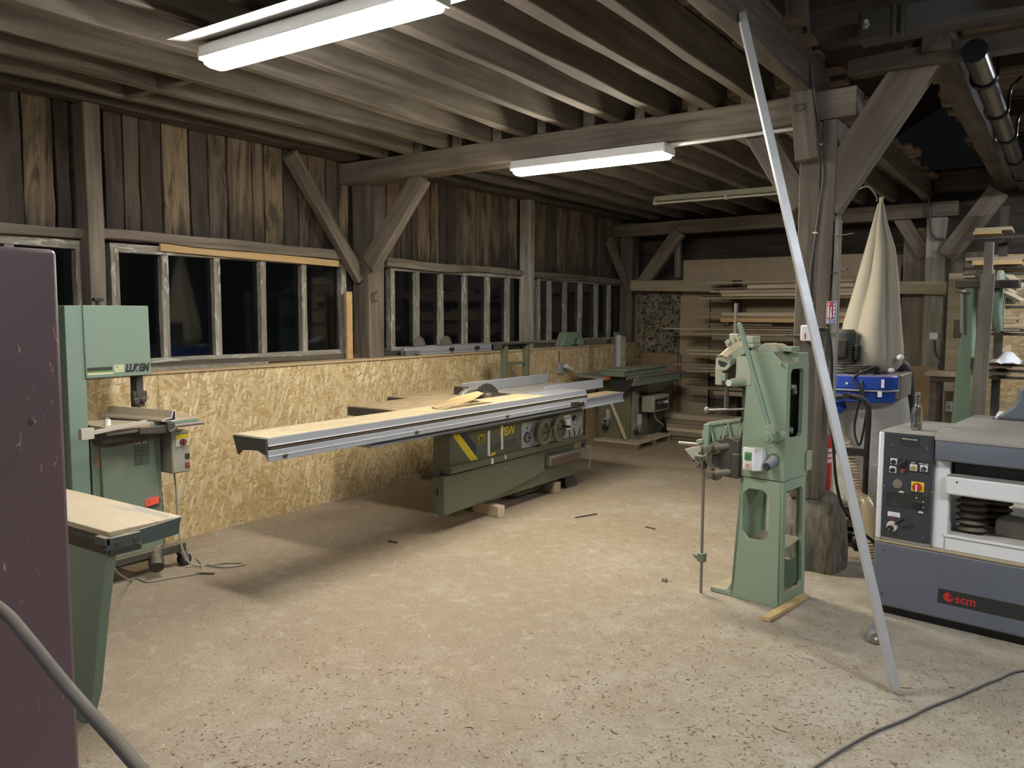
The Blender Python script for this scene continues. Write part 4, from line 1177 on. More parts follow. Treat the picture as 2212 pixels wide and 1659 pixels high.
b = B(); b.prism([(-3.73, 0.944), (-3.458, 0.944), (-3.456, 0.86), (-3.48, 0.862), (-3.52, 0.878), (-3.60, 0.874), (-3.66, 0.868), (-3.69, 0.842), (-3.70, 0.872)], 'y', Y0 - 0.012, Y0 + 0.002)
obj('carriage_end_cap', b, M['darksteel'], cr, world=True, smooth=0)
b = B(); b.box(-3.4475, -3.4462, Y0, Y1, 0.8505, 0.8535); b.box(-3.4495, -3.4475, Y0, Y1, 0.905, 0.909)
obj('carriage_bright_line', b, M['paperwhite'], cr, world=True, smooth=0)
b = B(); b.cyl((-3.462, Y0 + 0.02, 0.8905), (-3.462, Y1 - 0.01, 0.8905), 0.008, seg=8)
obj('carriage_rod', b, paint('brown groove rod', (0.17, 0.13, 0.09), 0.8), cr, world=True)  # darker brown rod filling the carriage groove
for y in (2.88, 3.95, 4.98):
    b = B(); b.cyl((-3.45, y, 0.843), (-3.434, y, 0.843), 0.0135, 0.011, seg=14)
    obj('carriage_bolt', b, M['darksteel'], cr, world=True)
b = B(); b.cyl((-3.45, 6.04, 0.845), (-3.39, 6.04, 0.845), 0.022, seg=16); b.bar((-3.45, 5.93, 0.85), (-3.42, 6.04, 0.845), 0.03, 0.03)
obj('carriage_knob', b, M['black'], cr, world=True, bev=0.003)
b = B(); b.prism([(-3.70, 0.822), (-3.505, 0.822), (-3.50, 0.808), (-3.515, 0.803), (-3.50, 0.797), (-3.515, 0.792), (-3.51, 0.78), (-3.70, 0.78)], 'y', 3.60, 6.3)
obj('guide_profile', b, M['alumat'], t, world=True)
b = B(); b.prism([(-3.66, 0.868), (-3.48, 0.868), (-3.455, 0.875), (-3.455, 0.862), (-3.47, 0.855), (-3.47, 0.80), (-3.455, 0.792), (-3.455, 0.782), (-3.49, 0.785), (-3.66, 0.785)], 'y', 6.15, 6.95)
ex = obj('carriage_rail', b, M['alumat'], t, world=True)
b = B(); b.box(-3.655, -3.49, 6.2, 6.94, 0.868, 0.8715); obj('rail_dust', b, M['tabledust'], ex, world=True, smooth=0)
b = B(); b.prism([(-3.735, 0.90), (-3.70, 0.90), (-3.705, 0.985), (-3.725, 0.985)], 'y', 5.95, 6.98)
obj('side_rail', b, M['alumat'], t, world=True)
b = B(); b.box(-3.66, -3.46, 6.19, 6.24, 0.875, 0.915); obj('rail_stop', b, M['darksteel'], t, world=True, bev=0.004)

# slab of bark-edged wood on the carriage
b = B(); pts_t = []
cen = [(-3.60, 4.31, 0.952), (-3.61, 4.5, 0.962), (-3.63, 4.7, 0.984), (-3.65, 4.92, 1.008)]
wid = [0.03, 0.09, 0.105, 0.04]
va, vb = [], []
for (x, y, z), w in zip(cen, wid):
    va.append([b.bm.verts.new((x - w, y + w * 0.4, z + 0.012)), b.bm.verts.new((x + w, y - w * 0.4, z + 0.006))])
    vb.append([b.bm.verts.new((x - w, y + w * 0.4, z)), b.bm.verts.new((x + w, y - w * 0.4, z))])
for i in range(3):
    b.face([va[i][0], va[i][1], va[i + 1][1], va[i + 1][0]]); b.face([vb[i][1], vb[i][0], vb[i + 1][0], vb[i + 1][1]])
    b.face([va[i][1], vb[i][1], vb[i + 1][1], va[i + 1][1]]); b.face([vb[i][0], va[i][0], va[i + 1][0], vb[i + 1][0]])
b.face([va[0][1], va[0][0], vb[0][0], vb[0][1]]); b.face([va[3][0], va[3][1], vb[3][1], vb[3][0]])
lone('wood_offcut', b, wood('offcut', (0.25, 0.17, 0.08), (0.47, 0.35, 0.18), (0.58, 0.45, 0.25), 1, 14), 'pale waney offcut resting tilted on the sliding table by the blade', 'offcut', smooth=20)
b = B(); b.prism([(4.27, 0.9515), (4.36, 0.9515), (4.75, 0.9565), (4.9, 0.9515), (4.6, 0.972), (4.4, 0.968)], 'x', -3.55, -3.50)
lone('bark_offcut', b, M['brownboard'], 'dark bark strip lying under the pale offcut on the sliding table', 'offcut', smooth=20)
for (p0, p1, w, h, lab) in ((P(1035, 1100, 'z', 0.05), P(1083, 1104, 'z', 0.05), 0.075, 0.09, 'paint-smeared timber block under the saw cabinet, beside its side door'), (P(1187, 1052, 'z', 0.05), P(1204, 1054, 'z', 0.05), 0.09, 0.10, 'clean square timber block under the far half of the saw cabinet')):
    d = (p1 - p0).normalized(); p1 = p1
    p0 = p1 - Vector((0.30, -0.06, 0))
    b = B(); b.bar((p0.x, p0.y, h / 2 + 0.001), (p1.x, p1.y, h / 2 + 0.001), w, h)
    lone('timber_block', b, M['paleboard'], lab, 'wood block', 'blocks under the panel saw', bev=0.003)

# ================================================================== things by the window wall
t = thing('roller_stand', 'olive ladder-like roller stand between the saw and the window sill', 'stand', (-4.72, 6.95, 0))
b = B()
for y in (6.76, 7.16):
    for x in (-4.68, -4.76):
        pass
    b.box(-4.745, -4.685, y - 0.028, y + 0.028, 0.03, 1.30)
f = obj('upright', b, M['olive'], t, world=True, bev=0.003)
b = B(); b.box(-4.73, -4.70, 6.78, 7.14, 1.085, 1.115)
obj('crossbar', b, M['olive'], t, world=True)
b = B(); b.box(-4.78, -4.66, 6.63, 7.24, 1.30, 1.318); b.box(-4.78, -4.76, 6.63, 7.24, 1.24, 1.30); b.box(-4.78, -4.66, 6.63, 6.65, 1.25, 1.30)
obj('top_bar', b, M['darksteel'], t, world=True)
b = B(); b.box(-4.95, -4.50, 6.72, 6.80, 0.0, 0.035); b.box(-4.95, -4.50, 7.12, 7.20, 0.0, 0.035)
obj('base', b, M['olive'], t, world=True)

XL = -5.22
t = thing('crosscut_fence', 'aluminium crosscut fence with two half-round stops on the sill', 'fence', (XL, 6.4, 1.206))
b = B(); b.box(XL - 0.03, XL + 0.02, 5.80, 7.25, 1.207, 1.285); b.box(XL + 0.02, XL + 0.028, 5.80, 7.25, 1.235, 1.24)
obj('profile', b, M['alumat'], t, world=True, bev=0.004)
b = B(); b.box(XL + 0.0, XL + 0.05, 5.79, 5.94, 1.207, 1.255); b.cyl((XL + 0.05, 5.93, 1.23), (XL + 0.09, 5.93, 1.23), 0.022, seg=14)
obj('stop_clamp', b, M['steel'], t, world=True, bev=0.003)
for y in (6.49, 6.92):
    b = B(); b.cyl((XL + 0.02, y, 1.25), (XL + 0.06, y, 1.25), 0.02, seg=14); obj('clamp_knob', b, M['black'], t, world=True)
for px in (905, 963):
    y = P(px, 745, 'x', XL - 0.06).y
    sp = [(0.095 * math.cos(PI * k / 12), 0.135 * math.sin(PI * k / 12)) for k in range(13)]
    outer = [(y + a, 1.25 + z) for a, z in sp]; inner = [(y + a * 0.84, 1.262 + z * 0.82) for a, z in sp]
    b = B(); b.ring(outer, inner, 'x', XL - 0.065, XL - 0.05); b.box(XL - 0.062, XL - 0.052, y - 0.006, y + 0.006, 1.25, 1.37)
    b.prism(inner, 'x', XL - 0.058, XL - 0.056)
    obj('half_round_stop', b, M['steel'], t, world=True)

t = thing('planer_hood', 'green cast hood with an arched notch on the window sill', 'machine guard', (-5.25, 8.85, 1.206))
yc = P(1230, 725, 'x', -5.25).y
yl, yr, ya, yb = (P(q, 725, 'x', -5.25).y for q in (1207, 1257, 1220, 1248))
arch = [(yc + 0.12 + 0.055 * math.cos(PI * k / 8), 1.207 + 0.1 * math.sin(PI * k / 8)) for k in range(9)]
b = B(); b.prism([(yl, 1.207), (yl + 0.02, 1.207)] + [(p[0], p[1]) for p in reversed(arch)] + [(yr, 1.207), (yr - 0.01, 1.25), (yb, 1.38), (ya, 1.38), (yl + 0.03, 1.24)], 'x', -5.33, -5.21)
obj('body', b, M['green'], t, world=True, bev=0.012)
b = B(); b.cyl((-5.215, yb - 0.05, 1.355), (-5.205, yb - 0.05, 1.355), 0.012, seg=12); obj('screw', b, M['ink'], t, world=True)
b = B(); b.obox((-5.19, yc + 0.04, 1.215), (0.05, 0.10, 0.02)); obj('foot', b, M['black'], t, world=True)

b = B(); y0, y1 = P(1330, 720, 'x', -5.25).y, P(1386, 717, 'x', -5.25).y
for a, c, z0, z1, x, mm, lab in ((y0, y1, 1.207, 1.29, -5.28, 'brownboard', 'brown timber offcut lying on the far end of the sill'), (y0 + 0.1, y1, 1.2905, 1.36, -5.29, 'green3', 'greenish metal bar stacked on the brown offcut at the sill end')):
    bb = B(); bb.box(x - 0.05, x + 0.05, a, c, z0, z1); lone('sill_offcut', bb, M[mm], lab, 'offcut', bev=0.004)
bb = B(); bb.box(-5.32, -5.24, P(1270, 730, 'x', -5.25).y, P(1310, 730, 'x', -5.25).y, 1.207, 1.27); lone('timber_block', bb, M['brownboard'], 'short brown block on the sill beside the green hood', 'wood block', bev=0.004)
bb = B(); c = Vector((CX + 0.24, P(768, 700, 'x', -5.2).y, 0)); bb.box(-5.30, -5.27, c.y - 0.035, c.y + 0.035, 1.2065, 1.80); lone('wood_stick', bb, M['newwood'], 'bright yellow slat standing on the sill against the post', 'slat', bev=0.002)
bb = B(); z0 = 1.2065
bb.hull8([(-5.33, 3.12, z0), (-5.23, 3.16, z0), (-5.26, 4.25, z0), (-5.33, 4.3, z0), (-5.33, 3.12, z0 + 0.028), (-5.23, 3.16, z0 + 0.022), (-5.26, 4.25, z0 + 0.016), (-5.33, 4.3, z0 + 0.02)])
lone('waney_board', bb, M['greywood'], 'grey crooked slab lying on the sill behind the band saw', 'board', smooth=20)
# socket on the strand board
t = thing('wall_socket', 'grey socket with a plugged cable on the strand board beyond the saw', 'socket', (WX, P(1210, 792, 'x', WX).y, P(1210, 792, 'x', WX).z))
c = P(1207, 794, 'x', WX)
b = B(); b.box(WX, WX + 0.05, c.y - 0.05, c.y + 0.05, c.z - 0.075, c.z + 0.06); obj('box', b, M['alumat'], t, world=True, bev=0.006)
b = B(); b.box(WX, WX + 0.012, c.y - 0.015, c.y + 0.005, c.z + 0.06, c.z + 0.2); obj('cable_duct', b, M['brownboard'], t, world=True)
b = B(); b.obox((WX + 0.08, c.y + 0.09, c.z - 0.0), (0.06, 0.14, 0.05), (-0.35, 0, 0)); obj('plug', b, M['offwhite'], t, world=True, bev=0.012)
b = B(); b.tube(curve_pts([(WX + 0.08, c.y + 0.16, c.z - 0.03), (WX + 0.09, c.y + 0.26, c.z - 0.12), (WX + 0.08, c.y + 0.36, c.z - 0.3)], 6), 0.008, 8); obj('cable', b, M['greycable'], t, world=True)
# wrought hook on the post
t0 = P(812, 635, 'x', CX + 0.225)
b = B(); b.tube(curve_pts([(t0.x - 0.004, t0.y, t0.z + 0.01), (t0.x + 0.03, t0.y - 0.02, t0.z + 0.02), (t0.x + 0.03, t0.y - 0.06, t0.z), (t0.x + 0.03, t0.y - 0.055, t0.z - 0.055), (t0.x + 0.03, t0.y - 0.02, t0.z - 0.06)], 6), 0.007, 8)
lone('iron_hook', b, M['darksteel'], 'small curled iron hook fixed on the window wall post', 'hook', smooth=60)


def PL(root, px, py, ax, val):
    """like P, in the frame of a thing and on one of its own planes"""
    inv = ROOT[root.name].inverted()
    o = inv @ EYE
    d = inv.to_3x3() @ (CF + CR * ((px - 1106.0) / FPX) - CU * ((py - 829.5) / FPX))
    i = 'xyz'.index(ax)
    return o + d * ((val - o[i]) / d[i])


# ================================================================== chain mortiser
t = thing('chain_mortiser', 'pale green cast iron mortising machine with a long lever by the timber post', 'machine', (-1.227, 4.396, 0), math.radians(-8.7))


def trap(poly, z0, z1, xa, xb, lean0=0.0, lean1=0.0):
    """lean the sides of a plate drawn between xa and xb"""
    out = []
    for x, z in poly:
        u = (x - xa) / (xb - xa); v = (z - z0) / (z1 - z0)
        out.append((x + (1 - u) * lean0 * v + u * lean1 * v, z))
    return out


b = B()
fo = trap(poly_round(-0.30, 0.0, 0.0, 0.70, 0.004), 0, .7, -.30, 0, .048, -.008)
fi = poly_round(-0.238, -0.082, 0.355, 0.640, 0.035)
b.ring(fo, fi, 'y', 0.0, 0.022)
so = trap(poly_round(0.0, 0.32, 0.0, 0.70, 0.004), 0, .7, 0, .32, 0, -.04)
si = trap(poly_round(0.045, 0.275, 0.075, 0.645, 0.02), 0, .7, 0, .32, 0, -.03)
b.ring(so, si, 'x', -0.022, -0.002)
b.hull8([(-.30, 0, 0), (-.28, 0, 0), (-.28, .32, 0), (-.30, .32, 0), (-.252, 0, .70), (-.232, 0, .70), (-.232, .28, .70), (-.252, .28, .70)])
b.ring(trap(poly_round(-0.30, 0.0, 0.0, 0.70, 0.004), 0, .7, -.30, 0, .048, -.008), poly_round(-0.235, -0.05, 0.20, 0.640, 0.03), 'y', 0.28, 0.30)
b.box(-.29, -.01, .02, .30, 0.0, 0.03); b.box(-.24, -.01, .02, .27, 0.675, 0.70)
b.hull8([(-.27, .03, .30), (-.02, .03, .30), (-.02, .28, .33), (-.27, .28, .33), (-.27, .03, .312), (-.02, .03, .312), (-.02, .28, .342), (-.27, .28, .342)])
ped = obj('pedestal', b, M['mort'], t, bev=0.006)
b = B(); b.prism([(-.425, 0.0), (-.29, 0.0), (-.275, 0.11), (-.325, 0.035), (-.425, 0.03)], 'y', 0.002, 0.10); b.box(-.425, -.29, 0.0, 0.22, 0.0, 0.03)
obj('foot_flange', b, M['mort'], ped, bev=0.005)
b = B(); b.cyl((-.37, 0.05, 0.03), (-.37, 0.05, 0.0315), 0.014, seg=14); obj('bolt_hole', b, M['ink'], ped, smooth=0)
# upper column
prof = [(-.258, .705), (.0, .705), (.0, 1.318), (-.03, 1.352), (-.082, 1.405), (-.222, 1.405)]
b = B()
b.prism(prof, 'y', -0.005, 0.022); b.prism([(-.258, .705), (-.232, .705), (-.20, 1.38), (-.222, 1.405)], 'y', 0.02, .27)
b.ring(trap(poly_round(-.005, 0.285, .705, 1.345, .003), .705, 1.345, 0, .285, 0, -.015), poly_round(.042, .205, .935, 1.312, .022, 1), 'x', -.022, .002)
b.prism([(-.222, 1.405), (-.082, 1.405), (-.03, 1.352), (.002, 1.335), (-.002, 1.31), (-.04, 1.33), (-.092, 1.38), (-.21, 1.38)], 'y', -.005, .275)
b.box(-.258, -.0, .0, .285, .705, .725)
col = obj('column', b, M['mort'], t, bev=0.007)
b = B(); b.prism([(-.24, .73), (-.02, .73), (-.02, 1.31), (-.09, 1.37), (-.2, 1.37)], 'y', .255, .27); obj('back_plate', b, M['darksteel'], t, smooth=0)
b = B(); b.box(.002, .012, .26, .33, .73, .84); obj('lug', b, M['mort'], col, bev=.003)
b = B(); b.box(-.10, .0, .14, .27, 1.335, 1.395); obj('top_block', b, M['mort'], t, bev=.005)
b = B(); b.tube([(-.03, .1, 1.21), (-.03, .16, 1.21), (-.03, .165, 1.17)], .014, 10)
obj('inner_lever', b, M['steel'], t)
b = B(); b.cyl((-.10, .12, .965), (-.03, .16, .965), .022, seg=12)
obj('inner_shaft', b, M['steel'], t)
# lever
b = B(); p0, p1 = PL(t, 1598, 702, 'y', -.10), PL(t, 1662, 925, 'y', -.10)
b.tube([p0, p1], .0125, 12, radii=[.0135, .0125]); b.ball(p0, .0135, 12)
lv = obj('lever', b, M['green'], t)
h = PL(t, 1661, 945, 'y', -.10)
b = B(); b.cyl((h.x, -.13, h.z), (h.x, -.005, h.z), .034, seg=22); b.cyl((h.x, -.138, h.z), (h.x, -.13, h.z), .02, seg=18); b.obox((h.x - .005, -.10, h.z + .035), (.035, .035, .06), (0, -.25, 0)); b.cyl((h.x + .03, -.07, h.z + .005), (h.x + .03, -.01, h.z + .005), .028, seg=18)
obj('lever_hub', b, M['mort'], t, bev=.004)
b = B(); b.obox((h.x + .02, -.105, h.z + .045), (.03, .018, .055), (0, -.25, 0)); obj('fork', b, M['mort'], lv, bev=.004)
# motor and head
b = B(); c = PL(t, 1605, 768, 'y', .10); cx, cz = c.x, c.z
pr = []
b.lathe([(0, -.11), (.055, -.11), (.066, -.10)] + [(.066 if i % 2 else .057, -.095 + .011 * i) for i in range(18)] + [(.066, .105), (.05, .12), (0, .12)], (cx + .05, .10, cz), 'x', 26)
mt = obj('motor', b, M['mort'], t)
a = PL(t, 1603, 724, 'y', .08); e = PL(t, 1634, 740, 'y', .08)
b = B(); b.box(a.x, e.x, .04, .13, e.z - .004, a.z - .004); b.cyl((a.x + .01, .035, e.z + .02), (a.x + .01, .01, e.z + .018), .008, seg=10); b.box(a.x - .005, e.x + .004, .035, .135, e.z - .03, e.z - .004)
obj('terminal_box', b, M['mortpale'], mt, bev=.006)
a = PL(t, 1645, 741, 'y', .08); e = PL(t, 1688, 757, 'y', .08)
b = B(); pts = []
zc0 = e.z - .01
sp = [((a.x + e.x) / 2 + (e.x - a.x) / 2 * math.cos(PI * k / 12), zc0 + (a.z - e.z + .012) * math.sin(PI * k / 12)) for k in range(13)]
b.prism(sp, 'y', .03, .13); b.prism([(p[0] * .96 + (a.x + e.x) / 2 * .04, zc0 + (p[1] - zc0) * .9) for p in sp], 'y', .13, .2)
obj('bearing_cover', b, M['mortpale'], t, bev=.005)
b = B(); b.box(cx + .06, -.02, .09, .20, 1.403, 1.43); obj('motor_slide', b, M['mort'], t, bev=.004)
# chute
o = PL(t, 1563, 782, 'y', -.04)
b = B(); pts = [(o.x, -.045, o.z), (o.x + .008, -.005, o.z + .02), (o.x + .035, .04, o.z + .055), (o.x + .085, .07, o.z + .085)]
b.tube(pts, .05, 8, caps=False, radii=[.046, .047, .054, .058])
b.tube([(o.x + .0005, -.0455, o.z), (o.x + .002, -.03, o.z + .006), (o.x + .012, .0, o.z + .03)], .04, 18, caps=True, radii=[.03, .03, .028])
ch = obj('dust_chute', b, M['mortpale'], t, smooth=25)
b = B(); b.cyl((o.x, -.0468, o.z), (o.x, -.044, o.z), .029, seg=22); obj('chute_mouth', b, M['ink'], ch, smooth=0)
b = B(); b.ring([(o.x + .048 * math.cos(2 * PI * k / 8 + PI / 8), o.z + .048 * math.sin(2 * PI * k / 8 + PI / 8)) for k in range(8)], [(o.x + .03 * math.cos(2 * PI * k / 8 + PI / 8), o.z + .03 * math.sin(2 * PI * k / 8 + PI / 8)) for k in range(8)], 'y', -.0475, -.03)
obj('chute_rim', b, M['mortpale'], ch)
e = PL(t, 1583, 735, 'y', .05)
b = B(); b.obox((e.x, .03, e.z - .01), (.06, .03, .035), (0, -.5, 0)); b.cyl((e.x - .005, .0, e.z - .008), (e.x - .005, .06, e.z - .008), .014, seg=14)
obj('chute_bracket', b, M['mortpale'], ch, bev=.003)
e = PL(t, 1590, 725, 'y', .10)
b = B(); b.box(e.x - .028, e.x + .03, .07, .13, 1.40, e.z + .012); obj('rod_socket', b, M['mortpale'], t, bev=.008)
a = PL(t, 1590, 655, 'y', .10)
b = B(); b.cyl((a.x, .10, e.z), (a.x, .10, a.z), .0095, seg=12); obj('depth_rod', b, M['steel'], t)
# head block
b = B(); a = PL(t, 1548, 800, 'y', .02); e = PL(t, 1620, 832, 'y', .02)
b.prism([(a.x, e.z - .01), (a.x + .045, e.z - .01), (a.x + .05, e.z + .06), (a.x + .03, e.z + .08), (a.x, e.z + .10)], 'y', .0, .08)
b.box(e.x - .075, e.x + .02, -.01, .09, e.z - .002, e.z + .16); b.box(a.x + .06, e.x - .06, .02, .08, e.z + .025, e.z + .07)
hdk = obj('head', b, M['mortpale'], t, bev=.007)
b = B(); b.box(a.x + .04, e.x - .07, .015, .09, e.z + .0, e.z + .13); obj('head_core', b, M['darksteel'], hdk)
k = PL(t, 1578, 827, 'y', -.03)
b = B(); b.cyl((k.x, -.052, k.z), (k.x, -.02, k.z), .018, seg=18)
obj('clamp_knob', b, M['offwhite'], hdk)
b = B(); b.cyl((k.x + .004, -.03, k.z), (k.x + .07, .01, k.z + .012), .022, .03, seg=16); obj('clamp_boss', b, M['mort'], hdk)
b = B(); k = PL(t, 1564, 815, 'y', -.01); b.box(k.x - .008, k.x + .012, -.02, .02, k.z - .02, k.z + .02); obj('head_bolt', b, M['mort'], hdk, bev=.003)
a = PL(t, 1570, 838, 'y', .04); e = PL(t, 1570, 885, 'y', .04)
b = B(); b.box(a.x - .004, a.x + .010, .032, .05, e.z, a.z + .03); gb = obj('guide_bar', b, M['darksteel'], t)
b = B()
n = 22
for i in range(n):
    z = e.z + (a.z + .01 - e.z) * i / n
    b.box(a.x - .012, a.x - .003, .033, .049, z, z + (a.z - e.z) / n * .6)
obj('mortise_chain', b, M['steel'], gb, smooth=0)
a = PL(t, 1527, 886, 'y', .03); e = PL(t, 1622, 883, 'y', .03)
b = B(); b.cyl(a, e, .007, seg=10); b.ball(a, .0185, 14); obj('cross_handle', b, M['steel'], t)
a = PL(t, 1612, 832, 'y', .04); e = PL(t, 1609, 960, 'y', .04)
b = B(); b.box(a.x - .018, a.x + .014, .03, .07, e.z, a.z + .02); obj('slide_bar', b, M['darksteel'], t, bev=.003)
# work table and clamps
b = B()
tl, tr_, bl, br = PL(t, 1527, 913, 'y', -.03), PL(t, 1602, 902, 'y', .03), PL(t, 1521, 1000, 'y', -.03), PL(t, 1602, 936, 'y', .03)
b.hull8([(tl.x, -.05, tl.z - .022), (tr_.x, .02, tr_.z - .02), (tr_.x, .03, tr_.z - .02), (tl.x, -.035, tl.z - .022), (tl.x + .006, -.05, tl.z), (tr_.x, .02, tr_.z), (tr_.x, .03, tr_.z), (tl.x + .006, -.035, tl.z)])
b.hull8([(bl.x, -.06, bl.z), (bl.x + .035, -.06, bl.z + .02), (bl.x + .035, -.03, bl.z + .02), (bl.x, -.03, bl.z), (tl.x - .004, -.06, tl.z - .006), (tl.x + .03, -.06, tl.z - .004), (tl.x + .03, -.03, tl.z - .004), (tl.x - .004, -.03, tl.z - .006)])
b.hull8([(tl.x, -.03, .86), (tr_.x, .03, .93), (tr_.x, .036, .93), (tl.x, -.024, .86), (tl.x, -.03, tl.z), (tr_.x, .03, tr_.z), (tr_.x, .036, tr_.z), (tl.x, -.024, tl.z)])
for i in range(4):
    x0 = tl.x + .05 + .045 * i; yy = -.035 + .015 * i
    b.bar((x0, yy, .885 + .013 * i), (x0 + (.022 if i % 2 else -.022), yy, tl.z - .02 + .013 * i), .012, .01, up=(0, 1, 0))
wk = obj('table_bracket', b, M['mort'], t, bev=.003)
b = B()
a = PL(t, 1560, 965, 'y', 0); e = PL(t, 1602, 1040, 'y', 0)
b.box(-.385, -.255, -.01, .10, .70, .92); b.prism([(-.43, .76), (-.37, .69), (-.26, .685), (-.26, .90), (-.33, .92), (-.42, .88)], 'y', -.02, .03); b.box(-.43, -.26, .0, .06, .80, .90); b.box(-.30, -.25, -.03, .08, .69, .83)
obj('slide_block', b, M['darksteel'], t, bev=.008)
for px, py, ln in ((1532, 970, .14), (1533, 1026, .16)):
    k = PL(t, px, py, 'y', -.09)
    b = B(); b.cyl((k.x, -.105, k.z), (k.x, -.04, k.z), .0215, seg=20); b.cyl((k.x + .012, -.06, k.z + .004), (k.x + ln, .04, k.z + .03), .02, .016, seg=14); b.cyl((k.x + .01, -.055, k.z), (k.x + .01, -.02, k.z), .036, seg=20)
    obj('shaft', b, M['dullsteel'], t, bev=.004)
a = PL(t, 1484, 969, 'y', -.06); e = PL(t, 1519, 962, 'y', -.06); f_ = PL(t, 1521, 1008, 'y', -.06)
b = B(); b.hull8([(f_.x - .012, -.09, f_.z), (f_.x, -.09, f_.z), (f_.x, -.02, f_.z), (f_.x - .012, -.02, f_.z), (a.x, -.09, a.z), (e.x, -.09, e.z), (e.x, .03, e.z + .004), (a.x, .03, a.z + .004)])
pn = obj('support_shelf', b, M['mortpale'], t, bev=.003)
b = B()
for q in ((1511, 979), (1500, 995)):
    k = PL(t, *q, 'y', -.0915); b.cyl((k.x, -.0915, k.z), (k.x, -.089, k.z), .007, seg=12)
obj('shelf_holes', b, M['ink'], pn, smooth=0)
a = PL(t, 1467, 957, 'y', -.03); e = PL(t, 1512, 961, 'y', -.03)
b = B(); b.cyl(a, e, .011, seg=12); obj('stop_rod', b, M['steel'], t)
k = PL(t, 1512, 953, 'y', -.06)
b = B(); b.obox((k.x, -.05, k.z), (.04, .05, .022), (0, -.25, .2)); b.box(k.x + .004, k.x + .026, -.05, -.035, k.z + .02, k.z + .06); obj('stop_clamp', b, M['mort'], t, bev=.003)
k = PL(t, 1517, 1000, 'y', -.07)
b = B(); b.tube(curve_pts([(k.x - .015, -.10, k.z + .02), (k.x - .02, -.11, k.z + .04), (k.x + .03, -.11, k.z + .045), (k.x + .05, -.10, k.z + .06)], 5), .007, 8); b.box(k.x - .02, k.x + .02, -.10, -.05, k.z - .03, k.z + .015); b.cyl((k.x - .006, -.11, k.z), (k.x - .006, -.06, k.z), .013, seg=14); b.bar((k.x + .03, -.09, k.z + .03), (k.x + .06, -.06, k.z - .02), .02, .02)
obj('wing_clamp', b, M['dullsteel'], t, bev=.003)
a = PL(t, 1520, 1012, 'y', -.06)
b = B(); b.cyl((a.x, -.06, .0), (a.x, -.06, a.z), .0085, seg=12); rd = obj('vertical_rod', b, M['steel'], t)
b = B(); b.box(a.x - .018, a.x + .022, -.08, -.04, .185, .235); b.prism([(a.x - .018, .19), (a.x - .018, .215), (a.x - .06, .225), (a.x - .04, .20)], 'y', -.07, -.05)
obj('rod_collar', b, M['green3'], rd, bev=.003)
# electrics
a = PL(t, 1604, 966, 'y', -.07); e = PL(t, 1628, 1018, 'y', -.07)
b = B(); b.prism([(a.x, -.07), (e.x, -.075), (e.x + .038, -.045), (e.x + .038, .0), (a.x, .0)], 'z', e.z, a.z)
sb = obj('push_button_box', b, M['white'], t, bev=.005, label='white start and stop box')
for q0, q1, mm in (((1609, 976), (1623, 995), 'decalgreen'), ((1609, 997), (1623, 1014), 'offwhite')):
    a2, e2 = PL(t, *q0, 'y', -.076), PL(t, *q1, 'y', -.076)
    b = B(); b.box(a2.x, e2.x, -.080, -.07, e2.z, a2.z); kq = obj('push_button', b, M[mm], sb, bev=.002)
    b = B(); b.cyl(((a2.x + e2.x) / 2, -.084, (a2.z + e2.z) / 2), ((a2.x + e2.x) / 2, -.078, (a2.z + e2.z) / 2), .011, seg=14); obj('button_cap', b, plain('pressed green', (.02, .2, .13)) if mm == 'decalgreen' else plain('worn pink', (.55, .33, .27)), kq)
k = PL(t, 1664, 1000, 'y', -.03)
b = B(); b.cyl((k.x + .008, .0, k.z + .015), (k.x - .002, -.06, k.z - .015), .028, .024, seg=18); b.cyl((k.x + .008, -.005, k.z + .015), (k.x + .008, .0, k.z + .015), .036, seg=20)
obj('plug_inlet', b, paint('blue grey plastic', (.22, .27, .34), .5, dust=.5), t)
b = B(); b.cyl((k.x - .002, -.061, k.z - .016), (k.x - .006, -.07, k.z - .02), .02, seg=16); obj('plug_mouth', b, M['ink'], t)
b = B(); a = P(1655, 1338, 'z', .012); e = P(1740, 1287, 'z', .012)
b.bar((a.x, a.y, .013), (e.x, e.y, .013), .045, .022)
lone('wood_shim', b, M['newwood'], 'small pale wood strip poking out from under the mortising machine', 'wood strip', bev=.002)

# ================================================================== aluminium pole
b = B(); p0 = Vector((-0.530, 3.664, 0.018)); p1 = Vector((-1.318, 3.795, 2.985))
d = (p1 - p0).normalized(); s_ = d.cross(Vector((0.45, -1, 0)).normalized())
b.bar(p0, p1, .036, .036, up=(0.55, -1, 0))
lone('square_pole', b, paint('milled aluminium', (.60, .61, .63), .42, wear=.3, metallic=.55), 'long square aluminium pole leaning up against the edge joist', 'pole', origin=p0, bev=.002)

# ================================================================== thickness planer
t = thing('thickness_planer', 'blue grey and white thickness planer with a charcoal control panel', 'machine', (-0.790, 4.628, 0), math.radians(-8.2))
b = B(); b.box(-.018, 1.35, 0.0, .60, .05, .398)
ap = obj('lower_cabinet', b, M['navy'], t, bev=.012)
b = B(); b.box(.02, 1.3, .05, .55, .0, .05); obj('plinth', b, M['black'], t)
b = B(); b.box(-.016, 1.35, -.002, .6, .398, .41); obj('cabinet_top', b, M['dust'], t, bev=.003)
b = B(); b.box(-.016, .016, -.005, .60, .41, .992); obj('side_panel', b, M['white'], t, bev=.014)
b = B(); b.box(.016, .258, .006, .60, .41, .985); cb = obj('control_cabinet', b, M['greydust'], t, bev=.003)
b = B(); b.box(.016, .258, -.002, .008, .432, .984); cp = obj('control_panel', b, M['panelgrey'], t, bev=.002)
b = B(); b.box(-.012, .258, .0, .60, .985, .993); obj('cabinet_lid', b, M['greydust'], t, bev=.004)
